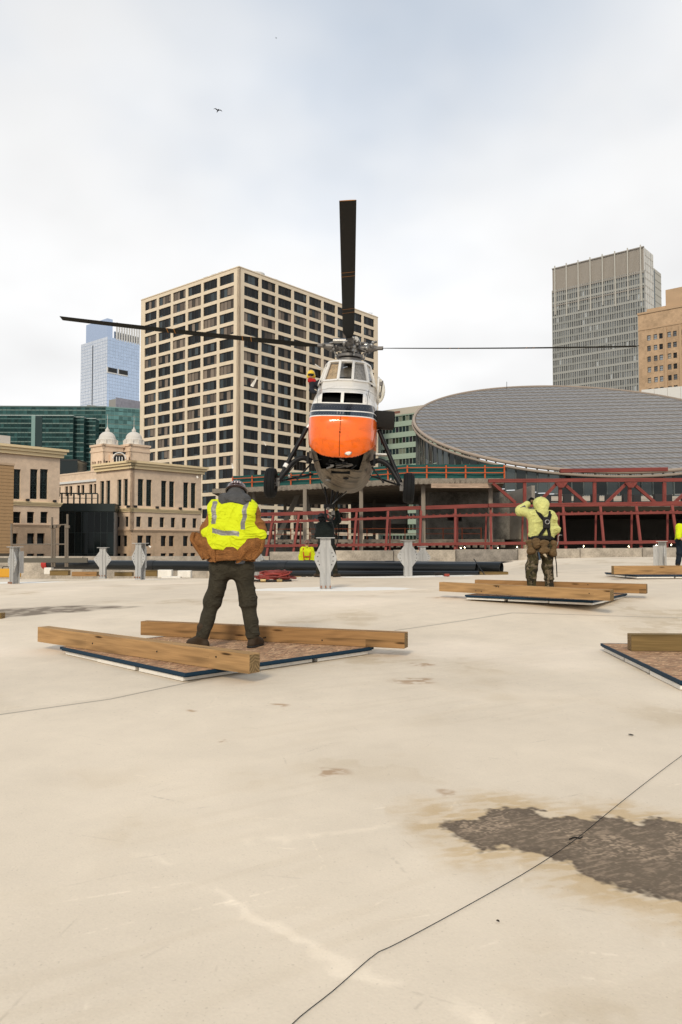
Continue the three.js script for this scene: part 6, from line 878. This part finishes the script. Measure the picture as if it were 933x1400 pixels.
{ // --- worker in yellow vest, back turned, legs apart
  const J = { pelvis: [0.01, 0.97, 0.0], chest: [0.02, 1.4, -0.02], head: [0.045, 1.66, -0.07], face: [0.05, -0.5, -1], shL: [-0.17, 1.53, 0], shR: [0.215, 1.53, 0], elL: [-0.265, 1.32, -0.02], wrL: [-0.1, 1.22, -0.3], elR: [0.315, 1.3, -0.02], wrR: [0.14, 1.22, -0.3], hipL: [-0.1, 0.9, 0], hipR: [0.12, 0.9, 0], knL: [-0.205, 0.53, -0.03], anL: [-0.31, 0.11, 0.05], toeL: [-0.45, 0.05, -0.03], knR: [0.19, 0.53, -0.03], anR: [0.255, 0.11, 0.02], toeR: [0.31, 0.05, -0.14] };
  const brown = fabric(0.25, 0.105, 0.033, 211, 0.35, 0.5), o = { seed: 3, cell: 0.0095, trousers: fabric(0.04, 0.035, 0.024, 213, 0.4, 0.25), top: brown, bulk: 0.024, wrinkle: 0.018, wrinkleT: 0.013, leg: [0.118, 0.09, 0.076], hem: (x, y, z) => 1.06 - y };
  const g = figure('person', 'person in a neon yellow vest, brown jacket and hard hat standing with back turned', [-1.235, 0.082, -8.64], 0, J, o);
  // vest over the jacket, its tape on the same cloth
  const vest = blob(o.torso.map(c => [c[0], c[1], c[2] + 0.048, c[3] + 0.04]).concat([[[0.16, 1.27, 0.02], [0.33, 1.25, 0.03], 0.1, 0.07], [[-0.14, 1.27, 0.02], [-0.27, 1.29, 0.03], 0.1, 0.06], [[0.1, 1.15, 0.06], [0.2, 1.1, 0.07], 0.13, 0.1], [[-0.1, 1.15, 0.06], [-0.16, 1.14, 0.05], 0.13, 0.1]]), { cell: 0.0095, blend: 0.07, wrinkle: 0.017, seed: 21, freq: [8, 7, 8], cut: (x, y, z) => Math.max(1.07 - 0.025 * Math.sin(x * 9) - y, y - 1.655, y > 1.36 ? Math.abs(x - 0.02) - (0.262 + 0.02 * sm(1.45, 1.6, y)) : -1, y > 1.0 && z < -0.0 ? (Math.abs(x - 0.02) < 0.1 ? 0.1 - Math.abs(x - 0.02) : -1) : -1) });
  const w = (x, y) => 0.006 * Math.sin(y * 40) + 0.004 * Math.sin(x * 30);
  const vp = splitBy(vest, (x, y, z) => { if (z > 0) { const a = 0.155 + (1.63 - y) * -0.1; if (y > 1.315 && x > a + w(x, y) + 0.005 && x < a + 0.052 + w(x, y) && y < 1.64) return 'tape'; if (y > 1.375 && x > -0.2 + w(x, y) && x < -0.15 + w(x, y) && y < 1.63) return 'tape'; const q = 1.325 - (x + 0.18) * 0.14 + 0.008 * Math.sin(x * 22); if (x > -0.19 && x < 0.115 && y < q && y > q - 0.053) return 'tape'; } return 'vest'; });
  obj('vest', vp.vest, mHiVis, g); obj('reflective_tape', vp.tape, mTape, g);
  // jacket hem lifted by the rotor wash: back panel and two flaring corners
  const hemS = (fn, n) => obj('jacket_hem', sheet(fn, 28, 14, 0.012), brown, g);
  hemS((u, v) => { const a = mix(-1.25, 1.25, u), r = 0.205 + 0.05 * v; return V(0.02 + Math.sin(a) * (r + 0.03) + 0.01 * Math.sin(u * 17), 1.12 - 0.165 * v - 0.02 * Math.sin(u * 7 + 1) * v + 0.05 * v * Math.abs(u - 0.5), Math.cos(a) * (r * 0.9 + 0.03 * Math.sin(u * 15) * v)); });
  const patch = (a, b, c, d, bz, wv) => hemS((u, v) => { const p = V(...a).lerp(V(...b), u).lerp(V(...c).lerp(V(...d), u), v), e = Math.sin(Math.PI * u) * Math.sin(Math.PI * v); p.z += bz * e + 0.018 * Math.sin(v * 11 + u * 5) * u; p.x += wv * Math.sin(v * Math.PI) * u + 0.012 * Math.sin(v * 13) * u; p.y += 0.015 * Math.sin(u * 9 + v * 4); return p; });
  patch([-0.19, 1.28, 0.1], [-0.43, 1.27, -0.03], [-0.14, 0.965, 0.19], [-0.3, 1.01, 0.1], 0.05, -0.03);
  patch([0.14, 1.27, 0.16], [0.355, 1.26, 0.02], [0.08, 0.955, 0.2], [0.29, 1.0, 0.14], 0.06, 0.03);
  for (const [pts, r] of [[[V(-0.43, 1.27, -0.03), V(-0.435, 1.21, 0.02), V(-0.385, 1.13, 0.05), V(-0.33, 1.06, 0.08), V(-0.28, 0.99, 0.11)], 0.028], [[V(0.355, 1.26, 0.02), V(0.365, 1.19, 0.06), V(0.35, 1.11, 0.09), V(0.33, 1.06, 0.12), V(0.26, 0.98, 0.15)], 0.026]]) obj('rolled_edge', new THREE.TubeGeometry(new THREE.CatmullRomCurve3(pts), 24, r, 8, false), brown, g);
  obj('hood', blob([[[-0.06, 1.645, 0.06], [0.15, 1.635, 0.06], 0.065, 0.07], [[-0.05, 1.66, -0.06], [-0.07, 1.65, 0.05], 0.06, 0.065], [[0.14, 1.66, -0.06], [0.16, 1.645, 0.05], 0.06, 0.065], [[0.045, 1.66, 0.0], [0.045, 1.72, -0.03], 0.1, 0.095]], { cell: 0.008, blend: 0.05, wrinkle: 0.014, seed: 31, freq: [10, 16, 10] }), fabric(0.075, 0.075, 0.076, 215, 0.2, 0.2), g);
  obj('shirt_tail', sheet((u, v) => { const a = mix(0.2, 1.5, u); return V(0.03 + Math.sin(a) * 0.2, 0.985 - 0.05 * v, Math.cos(a) * 0.165); }, 16, 4, 0.01), fabric(0.3, 0.32, 0.36, 217), g);
  const h = helmet(g, [0.047, 1.752, -0.07], [-0.42, 0.05, 0], phy(0.055, 0.028, 0.024, 0.3, { clearcoat: 0.5 }), 1.0); const st = new THREE.SphereGeometry(0.1205, 12, 8, Math.PI / 2 - 0.45, 0.9, 0.75, 0.35); st.scale(1, 0.98, 1.1); st.rotateY(Math.PI); st.rotateY(Math.PI); st.scale(1, 1, 1); obj('sticker', (() => { const q = new THREE.SphereGeometry(0.119, 14, 8, Math.PI / 2 - 0.5, 1.0, 0.85, 0.32); q.rotateY(0); q.scale(1, 1, 1.12); q.rotateY(Math.PI); q.rotateY(Math.PI); return q; })(), std(0.62, 0.5, 0.47, 0.5), h);
  obj('hat_cord', pipe([V(0.17, 1.7, 0.06), V(0.23, 1.62, 0.09), V(0.265, 1.56, 0.09), V(0.285, 1.48, 0.1)], 0.008, 14, 6), mNail, g);
}
{ // --- hooded worker shading his eyes
  const e = 0.35, d = 13.6, J = { pelvis: [0.0, 0.92, 0], chest: [0.0, 1.28, 0.0], head: [0.0, 1.56, -0.03], face: [-0.2, 0.12, -1], shL: [-0.17, 1.4, 0], shR: [0.17, 1.38, 0], elL: [-0.345, 1.47, -0.06], wrL: [-0.2, 1.6, -0.14], elR: [0.265, 1.14, -0.02], wrR: [0.17, 0.98, -0.2], hipL: [-0.1, 0.86, 0], hipR: [0.09, 0.86, 0], knL: [-0.165, 0.48, -0.03], anL: [-0.185, 0.1, 0.03], toeL: [-0.2, 0.05, -0.1], knR: [0.12, 0.48, -0.03], anR: [0.14, 0.1, 0.02], toeR: [0.17, 0.05, -0.12] };
  const camo = (() => { const t = rep(texFn(256, 256, (u, v) => { const a = fbm(u * 9, v * 9, 3), b = fbm(u * 12 + 40, v * 12 + 7, 3), c = a > 0.56 ? [0.05, 0.042, 0.02] : b > 0.55 ? [0.022, 0.02, 0.012] : a < 0.42 ? [0.14, 0.11, 0.07] : [0.075, 0.062, 0.036]; return c; }), 2, 2); return std(1, 1, 1, 0.9, { map: t }); })();
  const hv = fabric(0.52, 0.52, 0.19, 221, 0.35, 0.5), o = { seed: 5, trousers: camo, top: hv, bulk: 0.022, wrinkle: 0.02, gloves: mBlackCloth, curlL: 0.7, curlR: 0.6, hem: (x, y, z) => 0.985 - y, cell: 0.011, topName: 'hooded_jacket', wrinkleT: 0.02 };
  const g = figure('person', 'person in a pale yellow hooded jacket and tool belt raising one hand to the brow', [atX(740, d), e, -d], 0, J, o);
  obj('hood', blob([[[0, 1.58, 0.0], [0, 1.6, -0.06], 0.125, 0.115], [[0, 1.46, 0.05], [0.01, 1.56, 0.03], 0.11, 0.12], [[0, 1.42, 0.05], [0, 1.38, 0.07], 0.085, 0.05]], { cell: 0.009, blend: 0.05, wrinkle: 0.009, seed: 41, freq: [9, 9, 9] }), hv, g);
  obj('cap_brim', blob([[[-0.06, 1.63, -0.17], [-0.12, 1.64, -0.14], 0.035, 0.03]], { cell: 0.008 }), fabric(0.16, 0.1, 0.055, 223), g);
  obj('sleeve_cuff', [bar(V(-0.36, 1.5, 0.0), V(-0.27, 1.545, -0.02), 0.02, 0.05)], mTape, g);
  const strapM = fabric(0.022, 0.021, 0.02, 225); const S = (pts, w, n = 'harness_strap') => obj(n, sheet((u, v) => { const c = new THREE.CatmullRomCurve3(pts), p = c.getPoint(u), t = c.getTangent(u), s = V(0, 0, 0).crossVectors(t, V(0, 0, 1)).normalize(); return p.addScaledVector(s, (v - 0.5) * w); }, 20, 2, 0.012), strapM, g);
  S([V(-0.1, 1.475, 0.08), V(-0.06, 1.4, 0.14), V(0.0, 1.32, 0.165), V(0.05, 1.25, 0.17)], 0.06); S([V(0.15, 1.45, 0.08), V(0.12, 1.38, 0.14), V(0.09, 1.31, 0.165), V(0.055, 1.25, 0.17)], 0.06); S([V(0.05, 1.25, 0.172), V(0.02, 1.15, 0.17), V(-0.05, 1.05, 0.17), V(-0.1, 0.96, 0.16)], 0.055); S([V(0.055, 1.25, 0.172), V(0.08, 1.15, 0.17), V(0.1, 1.05, 0.17), V(0.1, 0.95, 0.165)], 0.055);
  obj('back_pad', (() => { const q = chamfer(0.13, 0.2, 0.03, 0.012); q.translate(0.05, 1.25, 0.185); return q; })(), strapM, g); const ring = new THREE.TorusGeometry(0.036, 0.009, 8, 20); ring.translate(0.056, 1.262, 0.212); obj('harness_ring', ring, mSteel, g);
  const bt = new THREE.TorusGeometry(0.175, 0.032, 8, 36); bt.rotateX(Math.PI / 2); bt.scale(1.12, 1.2, 0.92); bt.translate(0, 0.985, 0); obj('tool_belt', bt, strapM, g);
  const pouch = fabric(0.12, 0.075, 0.035, 227, 0.4, 0.2); for (const [x, y, z, w, h, ry, rz] of [[-0.2, 0.83, 0.06, 0.15, 0.22, -0.7, 0.1], [0.0, 0.83, 0.19, 0.16, 0.2, 0, 0.05], [0.19, 0.8, 0.09, 0.16, 0.24, 0.6, -0.22], [-0.12, 0.9, 0.15, 0.11, 0.14, -0.35, 0.2]]) { const q = blob([[[-w / 2 + 0.03, -h / 2 + 0.03, 0], [w / 2 - 0.03, -h / 2 + 0.03, 0], 0.045, 0.045], [[-w / 2 + 0.02, h / 2 - 0.03, 0], [w / 2 - 0.02, h / 2 - 0.03, 0], 0.035, 0.035], [[0, -h / 2 + 0.03, 0], [0, h / 2 - 0.03, 0], 0.05, 0.045]], { cell: 0.01, blend: 0.05, wrinkle: 0.01, seed: x * 30 }); q.rotateZ(rz); q.rotateY(ry); q.translate(x, y, z); obj('tool_pouch', q, pouch, g); }
  obj('bent_hook', pipe([V(0.24, 0.84, 0.1), V(0.27, 0.92, 0.1), V(0.275, 1.01, 0.1), V(0.3, 1.035, 0.1), V(0.34, 1.03, 0.1)], 0.008, 20, 6), mSteel, g); obj('lanyard', pipe([V(0.2, 0.74, 0.12), V(0.225, 0.55, 0.13), V(0.235, 0.42, 0.12), V(0.24, 0.3, 0.12)], 0.009, 14, 6), strapM, g); obj('rag', blob([[[-0.04, 0.76, 0.19], [0.03, 0.66, 0.2], 0.03, 0.02]], { cell: 0.009, wrinkle: 0.01 }), fabric(0.5, 0.42, 0.3, 229), g); obj('hammer_handle', rod(V(-0.09, 0.74, 0.17), V(-0.07, 0.6, 0.17), 0.016), std(0.03, 0.05, 0.08, 0.5), g);
}
{ // --- far worker in yellow, facing us
  const d = 31, J = { pelvis: [0, 0.96, 0], chest: [0, 1.36, 0], head: [0, 1.64, 0.02], face: [0, -0.12, 1], shL: [-0.19, 1.46, 0], shR: [0.19, 1.46, 0], elL: [-0.27, 1.18, 0], wrL: [-0.27, 0.92, 0.06], elR: [0.27, 1.18, 0], wrR: [0.28, 0.92, 0.06], hipL: [-0.1, 0.9, 0], hipR: [0.1, 0.9, 0], knL: [-0.12, 0.5, 0.02], anL: [-0.14, 0.1, 0], toeL: [-0.15, 0.05, 0.15], knR: [0.12, 0.5, 0.02], anR: [0.14, 0.1, 0], toeR: [0.15, 0.05, 0.15] };
  const y0 = at(420, 738, d).y - 1.84, o = { seed: 8, trousers: mBlackCloth, top: fabric(0.6, 0.66, 0.015, 231, 0.1, 0.3), cell: 0.014, gloves: mBoot, hem: (x, y, z) => 0.9 - y, topName: 'sweatshirt' };
  const g = figure('person', 'person in a yellow sweatshirt with orange harness facing us behind the black pipe', [atX(420, d), y0, -d], 0, J, o); helmet(g, [0, 1.725, 0.0], [0.1, Math.PI, 0], phy(0.16, 0.075, 0.05, 0.4), 1.05);
  const m = fabric(0.55, 0.13, 0.03, 233); for (const s of [-1, 1]) obj('harness_strap', [bar(V(s * 0.14, 1.5, 0.1), V(s * 0.13, 1.2, 0.17), 0.05, 0.012, V(0, 0, 1)), bar(V(s * 0.13, 1.22, 0.172), V(s * 0.1, 1.0, 0.17), 0.045, 0.012, V(0, 0, 1))], m, g); obj('chest_strap', box(0.3, 0.06, 0.015, 0, 1.17, 0.178), m, g); const b = new THREE.TorusGeometry(0.17, 0.035, 8, 30); b.rotateX(Math.PI / 2); b.scale(1.1, 1.2, 0.95); b.translate(0, 0.97, 0); obj('belt', b, mBlackCloth, g); for (const s of [-1, 1]) obj('belt_pouch', box(0.1, 0.14, 0.1, s * 0.2, 0.92, 0.08), mBlackCloth, g);
  obj('face_gaiter', blob([[[0, 1.58, 0.05], [0, 1.56, 0.09], 0.06, 0.045]], { cell: 0.008 }), fabric(0.6, 0.6, 0.05, 235), g); obj('glasses', bar(V(-0.06, 1.672, 0.125), V(0.06, 1.672, 0.125), 0.015, 0.03), mNail, g);
}
{ // --- worker in black reaching up to the hook
  const d = 22.75, J = { pelvis: [0.0, 0.97, 0.02], chest: [-0.03, 1.38, 0.0], head: [-0.14, 1.69, -0.02], face: [0.75, 0.35, -0.6], shL: [-0.22, 1.5, 0.02], shR: [0.18, 1.55, -0.02], elL: [-0.27, 1.22, -0.05], wrL: [-0.05, 1.28, -0.28], elR: [0.34, 1.68, 0.05], wrR: [0.3, 1.93, 0.16], hipL: [-0.12, 0.9, 0], hipR: [0.12, 0.9, 0], knL: [-0.2, 0.5, -0.03], anL: [-0.25, 0.1, 0.04], toeL: [-0.34, 0.05, -0.08], knR: [0.2, 0.5, -0.03], anR: [0.26, 0.1, 0.04], toeR: [0.36, 0.05, -0.08] };
  const x = atX(447, d), o = { seed: 12, trousers: fabric(0.02, 0.02, 0.014, 241), top: fabric(0.011, 0.015, 0.014, 243), bulk: 0.035, cell: 0.012, gloves: fabric(0.16, 0.1, 0.03, 245), curlR: 0.8, curlL: 0.6, hem: (q, y, z) => 0.9 - y, wrinkle: 0.013 };
  const g = figure('person', 'person in black winter clothes reaching up to the cargo hook behind the post', [x, roofY(x, d), -d], 0, J, o); obj('balaclava', blob(headCaps(V(...J.head), V(...J.face)).map(c => [c[0], c[1], c[2] + 0.014, c[3] + 0.014]).concat([[[-0.03, 1.45, 0], [-0.12, 1.62, -0.02], 0.09, 0.075]]), { cell: 0.008, blend: 0.03 }), mBlackCloth, g); const h = helmet(g, [-0.145, 1.765, -0.01], [-0.1, -0.9, 0.15], std(0.014, 0.014, 0.016, 0.5), 1.0); obj('head_lamp', box(0.05, 0.04, 0.04, 0.06, 0.03, -0.12), std(0.4, 0.4, 0.38, 0.5), h); obj('tag_line', pipe([V(0.32, 1.95, 0.16), V(0.36, 1.5, 0.2), V(0.33, 1.1, 0.2), V(0.22, 0.75, 0.18)], 0.016, 20, 6), mBlackCloth, g);
}
{ // --- bending worker at the picture edge
  const d = 25, J = { pelvis: [0.06, 0.9, -0.1], chest: [-0.02, 1.22, 0.22], head: [0.2, 1.36, 0.5], face: [0.1, -0.8, 0.6], shL: [-0.2, 1.32, 0.2], shR: [0.2, 1.26, 0.36], elL: [-0.24, 1.0, 0.3], wrL: [-0.1, 0.82, 0.45], elR: [0.26, 1.0, 0.5], wrR: [0.12, 0.8, 0.56], hipL: [-0.06, 0.86, -0.08], hipR: [0.16, 0.86, -0.08], knL: [-0.1, 0.46, 0.0], anL: [-0.14, 0.1, -0.06], toeL: [-0.2, 0.05, 0.1], knR: [0.22, 0.46, 0.02], anR: [0.26, 0.1, -0.04], toeR: [0.3, 0.05, 0.12] };
  const x = atX(933, d), y = at(930, 776, d).y, o = { seed: 15, trousers: fabric(0.014, 0.02, 0.03, 251), top: fabric(0.6, 0.7, 0.015, 253, 0.08, 0.3), bulk: 0.03, sleeve: 0.02, cell: 0.012, hem: (q, yy, z) => 0.83 - yy + 0.25 * z, topName: 'shirt' };
  const g = figure('person', 'person in a neon yellow shirt and dark jeans bending over beside the post', [x, y, -d], 0, J, o); helmet(g, [0.2, 1.43, 0.52], [0.9, Math.PI, 0], std(0.6, 0.58, 0.52, 0.4)); const b = new THREE.TorusGeometry(0.15, 0.03, 8, 30); b.rotateX(Math.PI / 2 + 0.4); b.scale(1.15, 1.1, 0.95); b.translate(0.04, 0.97, -0.02); obj('belt', b, mNail, g); obj('belt_pouch', box(0.1, 0.16, 0.12, -0.14, 0.96, 0.02), mNail, g);
}
{ // --- pilot leaning out of the side window
  const p = at(425.5, 510, 21.9), g = thing('person', 'helicopter pilot in a yellow helmet leaning out of the cockpit side window', 'person', [p.x, p.y - 0.1, p.z]);
  const m = RY(0).setPosition(0.12, -0.42, 0.2); obj('body', [blob(headCaps(V(0, 0.04, 0), V(-0.25, -0.45, 0.9)), { cell: 0.006, blend: 0.02 }), blob([[[0.02, 0, 0], [0.1, -0.18, -0.06], 0.055, 0.06], [[0.0, -0.2, 0], [0.34, -0.22, -0.1], 0.07, 0.1], [[0.3, -0.2, -0.1], [0.34, -0.6, -0.1], 0.14, 0.13]], { cell: 0.012, blend: 0.06 })], mSkin, g);
  obj('flight_jacket', blob([[[0.03, -0.2, 0], [0.34, -0.23, -0.1], 0.085, 0.12], [[0.3, -0.22, -0.1], [0.34, -0.62, -0.1], 0.16, 0.15], [[0.03, -0.21, 0.0], [0.02, -0.42, 0.08], 0.075, 0.065], [[0.02, -0.42, 0.08], [0.12, -0.5, 0.25], 0.065, 0.05]], { cell: 0.01, blend: 0.05, wrinkle: 0.008, seed: 4 }), fabric(0.02, 0.022, 0.03, 261), g);
  obj('red_scarf', blob([[[-0.03, -0.12, 0.03], [0.08, -0.14, 0.0], 0.07, 0.075]], { cell: 0.009, wrinkle: 0.008 }), fabric(0.4, 0.02, 0.02, 263), g); obj('flight_helmet', blob([[[0, 0.08, -0.02], [0, 0.06, 0.02], 0.115, 0.11], [[-0.08, 0.0, -0.01], [0.08, 0, -0.01], 0.05, 0.05]], { cell: 0.007, blend: 0.05, cut: (x, y, z) => z * 0.9 - y * 0.45 - 0.075 }), phy(0.75, 0.5, 0.01, 0.3, { clearcoat: 0.6 }), g); obj('visor', blob([[[-0.04, 0.04, 0.07], [0.04, 0.04, 0.07], 0.05, 0.05]], { cell: 0.007 }), mNail, g);
}

// ---------------------------------------------------------------- birds and wind-blown scraps
for (const [px, py, d, r, label] of [[298.5, 151, 55, 0.5, 'small dark bird gliding in the open sky'], [378, 52, 190, 1.2, 'tiny distant bird high in the sky']]) {
  const p = at(px, py, d), g = thing('bird', label, 'bird', [p.x, p.y, p.z], r, 'birds'), m = std(0.02, 0.02, 0.022, 0.8); obj('body', blob([[[0, 0, -0.16], [0, 0, 0.06], 0.022, 0.05], [[0, 0, 0.06], [0, 0.015, 0.13], 0.045, 0.03], [[0, 0.015, 0.13], [0, 0.01, 0.18], 0.02, 0.004], [[0, 0, -0.16], [0, 0, -0.24], 0.018, 0.03]], { cell: 0.01, blend: 0.03 }), m, g);
  for (const s of [-1, 1]) obj('wing', sheet((u, v) => V(s * (0.03 + u * 0.3), 0.12 * Math.sin(u * 2.2) - 0.06 * u * u, (0.06 - v * 0.13) * (1 - 0.75 * u * u) - 0.06 * u), 10, 4, 0.008), m, g);
}
for (const [px, py, d, w, h, a, label] of [[318, 637, 14, 0.028, 0.1, 0.2, 'pale scrap of foam blown in the air above the hard hat'], [348, 522, 30, 0.12, 0.42, -0.5, 'long pale scrap blown in front of the beige tower corner'], [362, 606, 25, 0.03, 0.17, 0.5, 'thin white scrap blown before the beige tower windows'], [205, 747, 14, 0.03, 0.05, 1, 'tiny foam crumb blown beside the brown jacket'], [270, 652, 16, 0.04, 0.05, 0.4, 'small white crumb blown before the limestone windows']]) {
  const p = at(px, py, d), s = sheet((u, v) => V((u - 0.5) * w * (1 - 0.6 * v), (v - 0.5) * h, 0.3 * w * Math.sin(u * 3 + v * 4)), 6, 8, 0.006); s.rotateZ(a); const m = top('foam_scrap', s, mFoam, label, 'scrap', 'wind-blown scraps'); m.position.copy(p);
}
for (const [px, py] of [[863, 1006], [681, 1262]]) { const q = flatRoof(px, py); const m = top('dead_leaf', sheet((u, v) => V((u - 0.5) * (px > 700 ? 0.022 : 0.009) * Math.sin(Math.PI * (0.15 + 0.8 * v)), 0.004 + 0.006 * Math.abs(u - 0.5), (v - 0.5) * (px > 700 ? 0.035 : 0.012)), 4, 6, 0.001), std(0.03, 0.02, 0.012, 0.9), px > 700 ? 'tiny dark dead leaf on the roof beyond the stain' : 'tiny dark dead leaf on the roof in front of the stain', 'leaf'); m.position.set(q[0], 0.002, -q[1]); m.rotation.y = 0.7; }

renderer.render(scene, camera);
